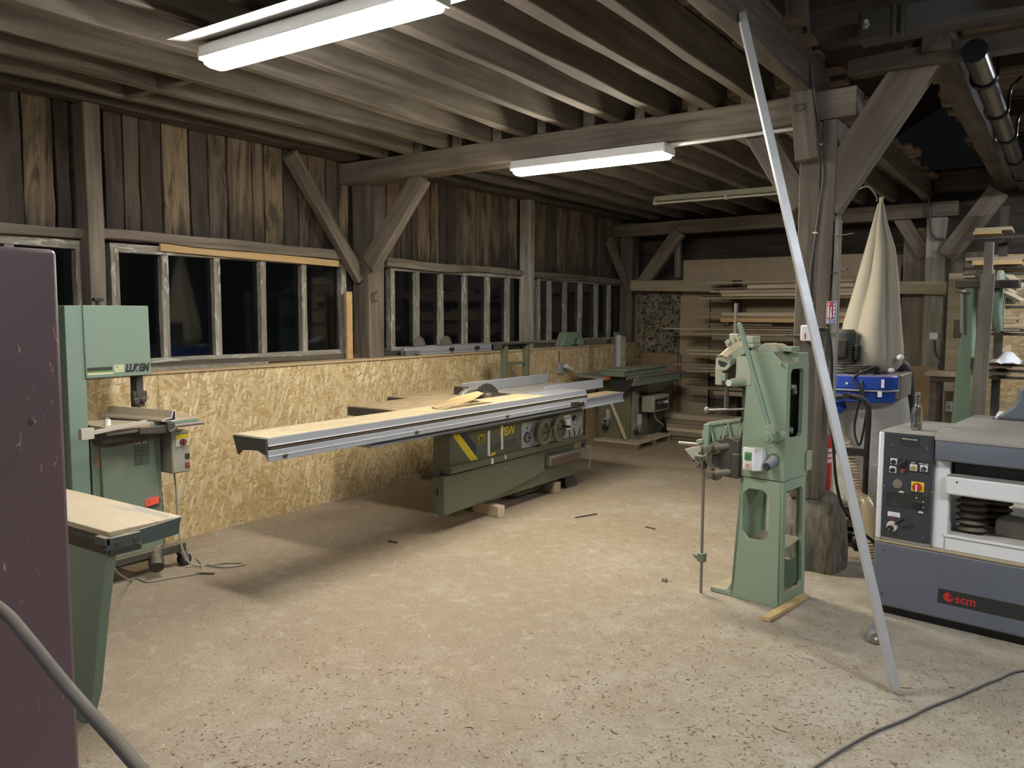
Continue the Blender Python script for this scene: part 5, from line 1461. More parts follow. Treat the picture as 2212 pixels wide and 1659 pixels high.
b = B(); b.box(.258, .312, .03, .60, .41, .87); b.box(.312, 1.35, .05, .12, .41, .49); b.box(.258, .33, .02, .06, .41, .87)
fr = obj('white_frame', b, M['white'], t, bev=.006)
b = B(); b.box(.312, 1.35, .02, .60, .41, .478); b.box(.312, 1.35, .012, .10, .478, .494); obj('frame_ledge', b, M['white'], t, bev=.004)
b = B(); b.box(.50, 1.35, .22, .60, .478, .56); obj('inner_housing', b, M['greydust'], t, bev=.01)
b = B(); b.box(.34, 1.35, .06, .60, .80, .875); obj('cutter_housing', b, M['panelgrey'], t)
hp = [(-.03, .872), (-.03, .972), (-.022, .985), (.76, .985), (.76, .872)]
b = B(); b.prism(hp, 'x', .268, 1.35); hd_ = obj('hood', b, M['navy'], t, bev=.008)
b = B(); b.prism([(-.034, .972), (-.03, .99), (.0, 1.012), (.06, 1.022), (.76, 1.034), (.76, .985), (-.02, .985)], 'x', .264, 1.35); obj('hood_top', b, M['greydust'], t, bev=.006)
b = B(); b.box(.322, 1.35, -.025, .60, .705, .80); tb = obj('table', b, M['white'], t, bev=.01)
b = B(); b.box(.325, 1.35, -.022, .58, .80, .8025); obj('table_dust', b, M['greydust'], tb, smooth=0)
k = PL(t, 2067, 1042, 'y', -.026); b = B(); b.cyl((k.x, -.0265, k.z), (k.x, -.024, k.z), .005, seg=10); obj('table_hole', b, M['ink'], tb, smooth=0)
for cx, cy in ((.405, .17), (.47, .40)):
    prof = [(0, .492)]
    for i in range(6):
        z = .492 + i * .0355
        prof += [(.052, z), (.074, z + .012), (.074, z + .016), (.052, z + .03)]
    prof += [(0, .705)]
    b = B(); b.lathe(prof, (cx, cy, 0), 'z', 26); obj('bellows', b, M['rubber'], t, smooth=25)
# panel controls


def onpanel(px, py, y=-.002):
    return PL(t, px, py, 'y', y)


def plate(nm, q0, q1, m, y0=-.004, parent=None, bev=.0):
    a, e = onpanel(*q0), onpanel(*q1)
    b = B(); b.box(min(a.x, e.x), max(a.x, e.x), y0, -.001, min(a.z, e.z), max(a.z, e.z))
    return obj(nm, b, m, parent or cp, bev=bev, smooth=0)


def knob(nm, q, r, m, depth=.014, parent=None, y0=-.002):
    k = onpanel(*q)
    b = B(); b.cyl((k.x, y0, k.z), (k.x, y0 - depth, k.z), r, r * .9, seg=22)
    return obj(nm, b, m, parent or cp)


rs = plate('counter_recess', (1944, 942), (1986, 967), M['ink'], -.0035)
plate('counter_display', (1949, 946), (1981, 952), M['offwhite'], -.005, rs)
for i in range(6):
    plate('counter_digit', (1951.5 + i * 4.6, 947.6), (1953.5 + i * 4.6, 950.8), M['ink'], -.0056, rs)
for q in ((1927, 961), (2003, 968), (1910, 1049), (2013, 1063), (1919, 1151), (1994, 1162)):
    knob('screw', q, .005, M['steel'], .003)
plate('switch_field', (1922, 988), (2006, 1024), M['ink'], -.003)
for q0, q1, mm in (((1924, 989), (1938, 1004), 'black'), ((1922, 1006), (1936, 1022), 'black'), ((1966, 1002), (1981, 1018), 'yellow'), ((1988, 1004), (2004, 1020), 'black')):
    pq = plate('switch_plate', q0, q1, M['paperwhite'], -.005)
    kb = knob('push_button', ((q0[0] + q1[0]) / 2, (q0[1] + q1[1]) / 2 + 1), .0125, M[mm] if mm != 'yellow' else plain('ochre button', (.45, .34, .07)), .014, pq, -.005)
kk = onpanel(1996, 1013); b = B(); b.obox((kk.x, -.021, kk.z), (.022, .008, .006), (0, .5, 0)); obj('switch_wing', b, M['steel'], cp)
knob('push_button', (1951, 1017), .0125, M['oldred'], .014)
kb = knob('selector_switch', (1951, 1001), .013, M['black'], .016)
kk = onpanel(1950, 998); b = B(); b.obox((kk.x, -.021, kk.z), (.05, .008, .01), (0, -.75, 0)); obj('selector_lever', b, M['darksteel'], kb)
for x0 in (1968.5, 1971.5, 1974.5, 1985.5, 1988.5, 1991.5, 1997.5, 2000.5, 2003.5):
    q = 998.2 if x0 < 1980 else 1000.0 + (x0 - 1985) * .11
    plate('panel_lettering', (x0, q), (x0 + 2.0, q + 2.4), M['paperwhite'], -.0044)
lens = knob('round_gauge', (1939, 1045), .0255, paint('dusty lens', (.22, .20, .15), .5), .008)
plate('panel_field', (1915, 1060), (2006, 1106), M['ink'], -.0028)
es = plate('isolator_plate', (1969, 1039), (1996, 1064), M['yellow'], -.006)
kb = knob('isolator_knob', (1982, 1052), .0225, M['red'], .016, es, -.006)
kk = onpanel(1982, 1053); b = B(); b.obox((kk.x, -.024, kk.z), (.007, .006, .036)); obj('knob_bar', b, M['paperwhite'], kb)
knob('rotary_switch', (1983, 1090), .02, M['black'], .012)
for q in ((1980, 1075), (1994, 1084), (1994, 1095)):
    k = onpanel(*q); b = B(); b.prism([(k.x - .004, k.z - .004), (k.x + .004, k.z - .004), (k.x, k.z + .004)], 'y', -.0042, -.002); obj('switch_mark', b, M['paperwhite'], cp, smooth=0)
for q in ((1947, 1064), (1989, 1108)):
    k = onpanel(*q); b = B(); b.prism([(k.x + .013 * math.cos(PI * i / 8), k.z + .009 * math.sin(PI * i / 8)) for i in range(9)], 'y', -.0042, -.002); obj('half_dial_mark', b, M['paperwhite'], cp, smooth=0)
for i, w in enumerate((14, 10, 16, 12, 22)):
    plate('instruction_line', (1925, 1077 + i * 3.2), (1925 + w, 1078.4 + i * 3.2), M['inkgrey'], -.0042)
wp = plate('white_label', (1918, 1104), (1944, 1118), M['paperwhite'], -.004)
plate('label_line', (1924.5, 1108.6), (1937.5, 1110.4), M['signblue'], -.0046, wp); plate('label_line', (1923.5, 1113), (1938.5, 1114.8), M['signblue'], -.0046, wp)
plate('red_pointer', (1927, 1119), (1928.6, 1125), M['red'], -.004)
kb = knob('feed_dial', (1927, 1137), .0285, M['offwhite'], .012)
k1 = knob('dial_hub', (1925, 1140), .017, M['black'], .012, kb, -.014)
a, e = onpanel(1934, 1132, -.03), onpanel(1954, 1119, -.05)
b = B(); b.cyl((a.x, -.03, a.z), (e.x, -.045, e.z), .006, .0095, seg=12); obj('dial_handle', b, M['black'], kb)
kb2 = knob('hub_cap', (1925, 1141), .005, M['steel'], .026, k1, -.014)
# lettering on the apron
a, e = PL(t, 2027, 1270, 'y', 0), PL(t, 2027, 1301, 'y', 0)
b = B(); b.box(a.x, 1.2, -.0015, .002, e.z, a.z); bn = obj('name_band', b, M['ink'], ap, smooth=0)
k = PL(t, 2049, 1290, 'y', -.002)
R0 = .0245
pts = [(k.x + R0 * math.cos(math.radians(q)), k.z + R0 * math.sin(math.radians(q))) for q in range(95, 360, 10)] + [(k.x + R0, k.z - .004), (k.x - .002, k.z - .006), (k.x + .005, k.z + .012), (k.x + .003, k.z + R0)]
b = B(); b.prism(pts, 'y', -.0022, -.001); obj('logo_mark', b, M['red'], bn, smooth=0)
b = B(); b.prism([(k.x + .009, k.z + .016), (k.x + .028, k.z - .012), (k.x + .016, k.z - .008)], 'y', -.0022, -.001); obj('logo_wedge', b, M['red'], bn, smooth=0)
text('logo_lettering', 'scm', .062, M['red'], bn, (k.x + .030, -.0019, k.z - .020), (PI / 2, 0, 0), bold=.0012, xs=.95)
b = B()
for q in ((1909, 1188), (1905, 1282)):
    k = PL(t, *q, 'y', 0); bb = B(); bb.cyl((k.x, -.0015, k.z), (k.x, .001, k.z), .005, seg=10); obj('screw_hole', bb, M['ink'], ap, smooth=0)
# chip outlet on top
b = B()
prof = [(.46, .30, .62), (.455, .26, .62), (.42, .19, .64), (.35, .13, .66), (.30, .11, .68)]
rg = []
for i, (z, hx_, yy) in enumerate(((1.03, .275, .68), (1.05, .235, .68), (1.10, .175, .68), (1.16, .145, .68), (1.215, .14, .68))):
    rg.append([b.bm.verts.new((.64 + sx * hx_, yy + sy * (.075 if i < 4 else .085), z)) for sx, sy in ((-1, -1), (1, -1), (1, 1), (-1, 1))])
for i in range(4):
    for k in range(4):
        b.face([rg[i][k], rg[i][(k + 1) % 4], rg[i + 1][(k + 1) % 4], rg[i + 1][k]])
b.face(rg[0][::-1]); b.face(rg[-1])
ot = obj('chip_outlet', b, M['navy'], t, bev=.02)
b = B(); b.lathe([(.115, 1.20), (.115, 1.315), (.11, 1.315)], (.645, .68, 0), 'z', 28); obj('steel_collar', b, M['alu'], ot)
pts = curve_pts([(.648, .68, 1.30), (.652, .68, 1.40), (.67, .68, 1.50), (.74, .69, 1.60), (.9, .70, 1.72), (1.3, .72, 1.85)], 9)
b = B(); b.tube(pts, .1, 24, radii=[.118 if i % 2 else .107 for i in range(len(pts))]); obj('ribbed_hose', b, M['hose'], t, smooth=60)
# bottle and cloth on it
Mw = ROOT[t.name]
c = Mw @ Vector((PL(t, 1979, 928, 'z', .994).x, PL(t, 1979, 928, 'z', .994).y, .9945))
b = B(); b.lathe([(0, .003), (.024, .0), (.0275, .006), (.0275, .10), (.026, .115), (.015, .138), (.0125, .15), (.0122, .185), (.0145, .187), (.0145, .198), (.012, .20), (.0105, .20), (.0105, .15), (.013, .136), (.0235, .113), (.025, .10), (.025, .012), (.0, .009)], c, 'z', 32)
lone('glass_bottle', b, M['bottle'], 'empty clear glass bottle standing on the control cabinet', 'bottle', smooth=60)
c = PL(t, 2178, 908, 'z', 1.026)
b = B()
n = 9
g = []
for i in range(n):
    row = []
    for j in range(7):
        u, v = i / (n - 1), j / 6
        z = 1.036 + .035 * math.sin(PI * min(1, v * 1.15)) ** .7 * (1 - .25 * u) + .004 * noise.noise(Vector((u * 4, v * 4, 2)))
        row.append(b.bm.verts.new((c.x - .055 + u * .15 + .025 * v, c.y - .05 + v * .10 + .02 * u, z)))
    g.append(row)
for i in range(n - 1):
    for j in range(6):
        b.face([g[i][j], g[i + 1][j], g[i + 1][j + 1], g[i][j + 1]])
b.bm.transform(Mw)
o = lone('folded_cloth', b, M['paperwhite'], 'folded white cloth lying on top of the thickness planer', 'cloth', smooth=60)
md = o.modifiers.new('thick', 'SOLIDIFY'); md.thickness = .004; md.offset = 1

# ================================================================== dust collector
t = thing('dust_collector', 'blue dust collector with a tall beige filter bag behind the post', 'machine', (-1.2, 6.35, 0))
hx = poly_round(-1.52, -0.955, 6.02, 6.72, .16, 6)
hx2 = poly_round(-1.505, -0.97, 6.035, 6.705, .15, 6)
b = B(); b.prism(hx, 'z', 1.085, 1.185); hs = obj('fan_housing', b, M['blue'], t, world=True, bev=.012)
b = B(); b.prism(hx2, 'z', .995, 1.075); b.prism(hx2, 'z', 1.07, 1.09); obj('housing_lower', b, M['blue'], t, world=True, bev=.012)
b = B(); b.prism(poly_round(-1.528, -.947, 6.012, 6.728, .165, 6), 'z', 1.074, 1.086); obj('seam_band', b, M['alumat'], t, world=True, bev=.003)
b = B(); b.prism(poly_round(-1.0, -.94, 6.15, 6.62, .02, 2), 'z', 1.02, 1.19); obj('side_cover', b, M['steel'], t, world=True, bev=.008)
for q0, q1 in (((1904, 820), (1909, 838)), ((1896, 846), (1904, 858))):
    a, e = P(*q0, 'y', 6.01), P(*q1, 'y', 6.01)
    b = B(); b.box(a.x, e.x, 6.008, 6.03, e.z, a.z); obj('white_sticker', b, M['paperwhite'], hs, world=True, smooth=0)
a = P(1829, 828, 'y', 6.015); b = B(); b.cyl((a.x, 6.012, a.z), (a.x, 6.03, a.z), .009, seg=12); obj('rivet', b, M['offwhite'], hs, world=True)
# motor
b = B(); b.lathe([(0, 1.19), (.085, 1.19), (.085, 1.20)] + [(.088 if i % 2 else .08, 1.21 + i * .01) for i in range(20)] + [(.09, 1.42), (.09, 1.475), (.075, 1.50), (0, 1.50)], (-1.345, 6.2, 0), 'z', 28)
mo = obj('motor', b, paint('grey green motor', (.07, .08, .075), .5, dust=.5), t, world=True, smooth=30)
b = B(); b.box(-1.40, -1.29, 6.07, 6.13, 1.30, 1.43); b.box(-1.26, -1.225, 6.15, 6.24, 1.28, 1.39); obj('terminal_box', b, M['black'], mo, world=True, bev=.01)
# bag
b = B(); nseg, nz = 96, 30; rings = []
YB = 6.42
OUT = [(440, 1896, 1910), (480, 1885, 1917), (540, 1868, 1935), (620, 1846, 1943), (700, 1822, 1947), (755, 1812, 1949), (785, 1814, 1944), (806, 1832, 1922)]
top = P(1903, 440, 'y', YB)
for i in range(nz + 1):
    py = 806 - (806 - 440) * (i / nz)
    if i == 0:
        py = 805
    for q in range(len(OUT) - 1):
        if OUT[q][0] <= py <= OUT[q + 1][0]:
            u = (py - OUT[q][0]) / (OUT[q + 1][0] - OUT[q][0])
            lpx = OUT[q][1] * (1 - u) + OUT[q + 1][1] * u; rpx = OUT[q][2] * (1 - u) + OUT[q + 1][2] * u
    pl_, pr_ = P(lpx, py, 'y', YB), P(rpx, py, 'y', YB)
    cx, r, z = (pl_.x + pr_.x) / 2, (pr_.x - pl_.x) / 2, pl_.z
    v = i / nz
    dep = .42 * min(1.0, .35 + 1.1 * v)
    rg = []
    for k in range(nseg):
        a = 2 * PI * k / nseg
        w = abs(math.cos(2.5 * a + .35 + .25 * math.sin(a + v * 2))) ** .75
        f2 = 1.0 - dep * (1 - w) + .05 * noise.noise(Vector((math.cos(a) * 2, math.sin(a) * 2, z * 2)))
        rg.append(b.bm.verts.new((cx + r * 1.05 * f2 * math.cos(a), YB + r * 1.0 * f2 * math.sin(a), z)))
    rings.append(rg)
for i in range(nz):
    for k in range(nseg):
        b.face([rings[i][k], rings[i][(k + 1) % nseg], rings[i + 1][(k + 1) % nseg], rings[i + 1][k]])
b.face(rings[0][::-1]); b.face(rings[-1])
bag = obj('filter_bag', b, M['canvas'], t, world=True, smooth=70)
b = B(); b.cyl((top.x, 6.42, top.z - .01), (top.x + .002, 6.42, top.z + .05), .013, .016, seg=10); obj('bag_neck', b, M['canvas'], bag, world=True)
for q, r in (((1945, 772), .028), ((1925, 800), .024)):
    a = P(*q, 'y', 6.25); b = B(); b.ball(a, r, 12, (.9, .8, .75)); obj('bag_tie', b, M['paperwhite'], bag, world=True)
b = B(); e = P(1812, 420, 'y', 5.42)
b.tube(curve_pts([(-1.15, 5.40, e.z), (-1.16, 5.9, top.z + .055), (top.x - .03, 6.40, top.z + .05), (top.x - .03, 6.42, top.z + .02)], 6), .006, 8)
obj('bag_hanger', b, M['steel'], t, world=True)
# sack, cone, hose
b = B(); rings = []
for i in range(15):
    v = i / 14; z = .16 + .86 * v
    r = .235 + .03 * math.sin(PI * v) - (.05 if i == 0 else 0)
    rg = []
    for k in range(48):
        a = 2 * PI * k / 48
        f2 = 1 + .035 * math.cos(5 * a + 2 * v) + .05 * noise.noise(Vector((math.cos(a) * 2, math.sin(a) * 2, v * 3)))
        rg.append(b.bm.verts.new((-1.17 + r * f2 * math.cos(a), 6.43 + r * f2 * math.sin(a), z)))
    rings.append(rg)
for i in range(14):
    for k in range(48):
        b.face([rings[i][k], rings[i][(k + 1) % 48], rings[i + 1][(k + 1) % 48], rings[i + 1][k]])
b.face(rings[0][::-1]); b.face(rings[-1])
obj('chip_sack', b, M['film'], t, world=True, smooth=70)
a = P(1818, 880, 'y', 6.05)
b = B(); b.lathe([(0, .995), (.10, .995), (.115, .94), (.085, .905), (0, .905)], (-1.39, 6.08, 0), 'z', 24); obj('inlet_cone', b, M['blue'], t, world=True)
b = B(); b.lathe([(0, .905), (.077, .905), (.077, .74), (0, .74)], (-1.39, 6.08, 0), 'z', 24); obj('inlet_pipe', b, M['alumat'], t, world=True)
pts = curve_pts([(-1.385, 6.08, .76), P(1824, 960, 'y', 6.06), P(1835, 1010, 'y', 6.02), P(1850, 1060, 'y', 5.95), P(1874, 1100, 'y', 5.85), P(1884, 1170, 'y', 5.75), P(1890, 1215, 'y', 5.70)], 14)
b = B(); b.tube(pts, .055, 18, radii=[.057 if i % 2 else .049 for i in range(len(pts))]); obj('ribbed_hose', b, M['hose'], t, world=True, smooth=60)
# frame
Yf = 5.90
a = P(1790, 857, 'y', Yf); c1 = P(1850, 858, 'y', Yf); c2 = P(1872, 872, 'y', Yf); c3 = P(1876, 900, 'y', Yf); c4 = P(1864, 1185, 'y', Yf)
b = B(); b.tube(curve_pts([(-1.62, Yf, a.z - .01), a, c1, c2, c3, (c3.x - .003, Yf, c3.z - .3), (c4.x, Yf, .11)], 7), .019, 14); b.tube([(-1.62, Yf, a.z - .01), (-1.62, Yf, .11)], .019, 14)
fm = obj('push_frame', b, M['black'], t, world=True)
for py in (975, 1103):
    z = P(1840, py, 'y', Yf).z
    b = B(); b.bar((-1.62, Yf, z), (c4.x, Yf, z), .03, .05); obj('frame_crossbar', b, M['black'], fm, world=True)
k = P(1830, 855, 'y', Yf - .02); b = B(); b.cyl((k.x, Yf - .05, k.z), (k.x, Yf, k.z), .024, seg=16); obj('frame_knob', b, M['black'], fm, world=True)
b = B(); b.box(-1.66, -.93, 5.86, 6.72, .115, .15); b.box(-1.66, -.93, 5.86, 5.92, .10, .20); obj('base_frame', b, M['darksteel'], t, world=True, bev=.004)
b = B(); b.hull8([(-1.60, 5.95, .15), (-1.0, 5.95, .15), (-1.0, 6.3, .15), (-1.60, 6.3, .15), (-1.50, 5.99, .25), (-1.10, 5.99, .25), (-1.10, 6.25, .25), (-1.50, 6.25, .25)]); obj('base_box', b, M['black'], t, world=True, bev=.006)
for x, y in ((-1.13, 5.84), (-1.6, 5.93), (-1.0, 6.65), (-1.6, 6.65)):
    b = B(); b.lathe([(0, -.018), (.05, -.018), (.055, 0), (.05, .018), (0, .018)], (x, y, .055), 'x', 18); b.box(x - .025, x + .025, y - .03, y + .03, .085, .115); obj('caster', b, M['rubber'], t, world=True)
b = B(); pts = curve_pts([P(1925, 812, 'y', 6.62), P(1938, 792, 'y', 6.64), P(1953, 800, 'y', 6.66), P(1958, 840, 'y', 6.66), P(1957, 910, 'y', 6.66), P(1952, 990, 'y', 6.66), (P(1948, 990, 'y', 6.66).x, 6.66, .22)], 7)
b.tube(pts, .055, 18); obj('black_hose', b, M['black'], t, world=True, smooth=60)
# leads coiled on the housing
b = B(); pts = []
for i in range(60):
    a = i * .42
    pts.append((-1.22 + (.13 + .006 * math.sin(i * .9)) * math.cos(a), 6.20 + .10 * math.sin(a), 1.193 + .0009 * i))
pts += [tuple(p) for p in curve_pts([(-1.12, 6.10, 1.24), P(1842, 818, 'y', 6.0), P(1860, 845, 'y', 5.975), P(1853, 880, 'y', 5.97), P(1846, 920, 'y', 5.97), P(1848, 945, 'y', 5.97), P(1857, 961, 'y', 5.97), P(1866, 925, 'y', 5.97), P(1872, 880, 'y', 5.97), P(1862, 835, 'y', 5.99), (-1.2, 6.12, 1.235)], 8)]
b.tube(pts, .0075, 8); obj('coiled_lead', b, M['rubber'], t, world=True, smooth=60)
b = B(); a = P(1880, 805, 'y', 6.15); b.box(a.x - .02, a.x + .02, 6.13, 6.16, 1.1865, 1.235); b.box(a.x - .16, a.x + .02, 6.13, 6.2, 1.1865, 1.19); lone('socket_strip', b, M['alumat'], 'flat metal strip with an upturned end lying on the blue fan housing', 'metal strip', bev=.002)

# ================================================================== fittings on the post
t = thing('isolator_box', 'white isolator box with a cable on the timber post behind the pole', 'switch', P(1745, 720, 'y', 5.19))
a, e = P(1731, 702, 'y', 5.14), P(1765, 737, 'y', 5.14)
b = B(); b.box(a.x, e.x, 5.12, 5.190, e.z, a.z); bx = obj('box', b, M['white'], t, world=True, bev=.008)
b = B(); b.box(a.x + .028, a.x + .034, 5.115, 5.121, e.z + .012, e.z + .05); obj('red_mark', b, M['red'], bx, world=True)
b = B(); b.cyl((a.x, 5.17, e.z + .03), (a.x - .10, 5.17, e.z + .034), .006, seg=10); b.cyl((a.x, 5.17, e.z + .03), (a.x - .02, 5.17, e.z + .03), .011, seg=12); obj('gland', b, M['darksteel'], t, world=True)
k = P(1765, 711, 'y', 5.14)
b = B(); b.cyl((k.x, 5.14, k.z), P(1790, 711, 'y', 5.12), .011, seg=12)
obj('cable_gland', b, M['black'], t, world=True)
pts = curve_pts([P(1764, 712, 'y', 5.13), P(1780, 709, 'y', 5.12), P(1790, 722, 'y', 5.12), P(1796, 770, 'y', 5.13), P(1796, 840, 'y', 5.15), P(1795, 900, 'y', 5.16), P(1800, 960, 'y', 5.2), P(1805, 1030, 'y', 5.2), P(1816, 1085, 'y', 5.2), P(1834, 1117, 'y', 5.2), P(1860, 1148, 'y', 5.25), P(1884, 1168, 'y', 5.3), P(1905, 1195, 'y', 5.4), (-.80, 5.5, .012)], 6)
b = B(); b.tube(pts, .0095, 10); obj('supply_cable', b, M['rubber'], t, world=True, smooth=60)

t = thing('wall_sign', 'red and blue extinguisher sign with white pictogram on the post', 'sign', P(1795, 700, 'y', 5.19))
a, e = P(1785, 651, 'y', 5.19), P(1805, 700, 'y', 5.19); w_, h_ = e.x - a.x, a.z - e.z
b = B(); b.box(a.x, e.x, 5.194, 5.20, e.z, a.z); pb = obj('plate', b, M['paperwhite'], t, world=True, smooth=0)
b = B(); b.box(a.x + .003, a.x + w_ * .64, 5.192, 5.195, e.z + h_ * .23, a.z - .003); obj('red_field', b, M['red'], pb, world=True, smooth=0)
b = B(); b.box(a.x + w_ * .66, e.x - .003, 5.192, 5.195, e.z + h_ * .23, a.z - .003); b.box(a.x + .003, e.x - .003, 5.192, 5.195, e.z + .003, e.z + h_ * .20); obj('blue_field', b, M['signblue'], pb, world=True, smooth=0)
b = B(); b.prism(poly_round(a.x + w_ * .12, a.x + w_ * .30, e.z + h_ * .27, e.z + h_ * .80, .004, 3), 'y', 5.1905, 5.193); b.prism([(a.x + w_ * .12, e.z + h_ * .83), (a.x + w_ * .38, e.z + h_ * .86), (a.x + w_ * .30, e.z + h_ * .93), (a.x + w_ * .17, e.z + h_ * .91)], 'y', 5.1905, 5.193)
b.prism([(a.x + w_ * .42, e.z + h_ * .27), (a.x + w_ * .55, e.z + h_ * .27), (a.x + w_ * .58, e.z + h_ * .42), (a.x + w_ * .52, e.z + h_ * .55), (a.x + w_ * .56, e.z + h_ * .76), (a.x + w_ * .47, e.z + h_ * .76), (a.x + w_ * .42, e.z + h_ * .5)], 'y', 5.1905, 5.193)
obj('pictogram', b, M['paperwhite'], pb, world=True, smooth=0)
b = B()
for i, (f0, f1) in enumerate(((.30, .42), (.46, .60), (.64, .78), (.82, .92))):
    b.box(a.x + w_ * .72, a.x + w_ * .88, 5.1905, 5.193, e.z + h_ * f0, e.z + h_ * f1)
b.box(a.x + w_ * .1, a.x + w_ * .3, 5.1905, 5.193, e.z + h_ * .05, e.z + h_ * .17)
for f in (.06, .1, .14):
    b.box(a.x + w_ * .38, a.x + w_ * .85, 5.1905, 5.193, e.z + h_ * f, e.z + h_ * (f + .02))
obj('sign_rows', b, M['paperwhite'], pb, world=True, smooth=0)

t = thing('fire_extinguisher', 'red extinguisher mostly hidden behind the post, beside the pole', 'extinguisher', (P(1796, 1000, 'y', 5.50).x - .065, 5.50, .42))
cx = t.location.x
b = B(); b.lathe([(0, .44), (.062, .45), (.065, .47), (.065, .78), (.045, .835), (.02, .85), (0, .85)], (cx, 5.50, 0), 'z', 26); bo = obj('body', b, M['red'], t, world=True)
b = B(); b.cyl((cx, 5.50, .85), (cx, 5.50, .90), .018, seg=12); b.box(cx - .05, cx + .02, 5.49, 5.51, .89, .905); obj('valve', b, M['ink'], t, world=True)
b = B(); b.lathe([(.0, .40), (.058, .40), (.064, .45), (0, .45)], (cx, 5.5, 0), 'z', 24); obj('foot_ring', b, M['black'], t, world=True)
b = B()
for z0, z1 in ((.715, .74), (.68, .705), (.645, .67)):
    for k in range(-3, 6):
        a0, a1 = math.radians(-60 + k * 14), math.radians(-50 + k * 14)
        b.hull8([(cx + .0652 * math.cos(a0), 5.5 + .0652 * math.sin(a0), z0), (cx + .0652 * math.cos(a1), 5.5 + .0652 * math.sin(a1), z0), (cx + .064 * math.cos(a1), 5.5 + .064 * math.sin(a1), z0), (cx + .064 * math.cos(a0), 5.5 + .064 * math.sin(a0), z0),
                 (cx + .0658 * math.cos(a0), 5.5 + .0658 * math.sin(a0), z1), (cx + .0658 * math.cos(a1), 5.5 + .0658 * math.sin(a1), z1), (cx + .064 * math.cos(a1), 5.5 + .064 * math.sin(a1), z1), (cx + .064 * math.cos(a0), 5.5 + .064 * math.sin(a0), z1)])
obj('white_rows', b, M['paperwhite'], bo, world=True, smooth=0)
b = B(); b.box(cx - .03, cx + .03, 5.40, 5.44, .5, .56); obj('wall_hook', b, M['darksteel'], t, world=True)

pts = curve_pts([P(1742, 40, 'y', 5.06), P(1752, 150, 'y', 5.05), P(1765, 240, 'y', 5.10), P(1772, 300, 'y', 5.19), P(1779, 380, 'y', 5.188), P(1772, 430, 'y', 5.188), P(1763, 500, 'y', 5.188), P(1752, 580, 'y', 5.188), P(1750, 640, 'y', 5.188), P(1757, 700, 'y', 5.18)], 8)
t = thing('post_cable', 'dark cable clipped along the front of the timber post', 'cable', (-1.3, 5.19, 1.6))
b = B(); b.tube(pts, .007, 8); obj('sheath', b, M['cable'], t, world=True, smooth=60)
for q in ((1771, 312), (1761, 503), (1753, 656)):
    k = P(*q, 'y', 5.18); b = B(); b.box(k.x - .014, k.x + .012, 5.176, 5.20, k.z - .005, k.z + .006); obj('cable_clip', b, M['offwhite'], t, world=True, bev=.002)
for q0, q1, lab in (((1803, 511), (1844, 504), 'upper rusty nail sticking out of the grey strip on the post'), ((1793, 590), (1830, 581), 'lower rusty nail sticking out of the grey strip on the post')):
    a, e = P(*q0, 'y', 5.22), P(*q1, 'y', 5.10)
    b = B(); b.cyl(a, e, .0035, seg=8); b.cyl(e, e + (e - a).normalized() * .003, .007, seg=10); lone('nail', b, M['darksteel'], lab, 'nail', origin=a)
b = B(); k = P(1727, 232, 'y', 5.06); b.tube([(k.x + .032 * math.cos(q), 5.056 - .012 * math.sin(q), k.z + .018 * math.sin(q)) for q in [i * .35 for i in range(19)]], .004, 7)
lone('wire_loop', b, M['darksteel'], 'small dark wire loop on the slanted strut above the post', 'wire', smooth=60)
b = B(); a = P(1440, 340, 'y', 5.19); e = P(1742, 278, 'y', 5.19); b.tube([(a.x, 5.19, 2.735), (-1.75, 5.19, 2.738), (e.x, 5.19, 2.742)], .011, 10); lone('conduit', b, M['lampbody'], 'thin pale conduit running under the tie beam to the warm lamp', 'conduit')
# unlit batten
t = thing('lamp_batten', 'unlit grey lamp batten under the joists of the far bay', 'lamp', (-3.2, 8.6, 2.86))
b = B(); b.box(-3.93, -2.30, 8.565, 8.635, 2.875, 2.93); obj('housing', b, paint('old enamel', (.36, .36, .29), .5), t, world=True, bev=.004)
b = B(); b.cyl((-3.92, 8.585, 2.853), (-2.31, 8.585, 2.853), .013, seg=12); obj('tube', b, M['offwhite'], t, world=True)
for x in (-3.925, -3.10, -2.32):
    b = B(); b.box(x - .012, x + .012, 8.565, 8.635, 2.835, 2.876); obj('tube_holder', b, M['offwhite'], t, world=True)

# ================================================================== planing machine on a pallet in the far corner
t = thing('pallet', 'low wooden pallet under the old green planing machine', 'pallet', (-4.48, 9.25, 0))
x0, x1 = P(1284, 948, 'z', .085).x, P(1378, 957, 'z', .085).x + .02
y0, y1 = P(1378, 957, 'z', .085).y - .03, P(1442, 936, 'z', .085).y
b = B(); b.box(x0, x1, y0, y1, .065, .088); obj('deck_board', b, M['paleboard'], t, world=True, bev=.002)
for yy in (y0 + .03, (y0 + y1) / 2, y1 - .05):
    b = B(); b.box(x0 + .01, x1 - .005, yy - .03, yy + .04, 0, .064); obj('runner', b, M['brownboard'], t, world=True, bev=.003)

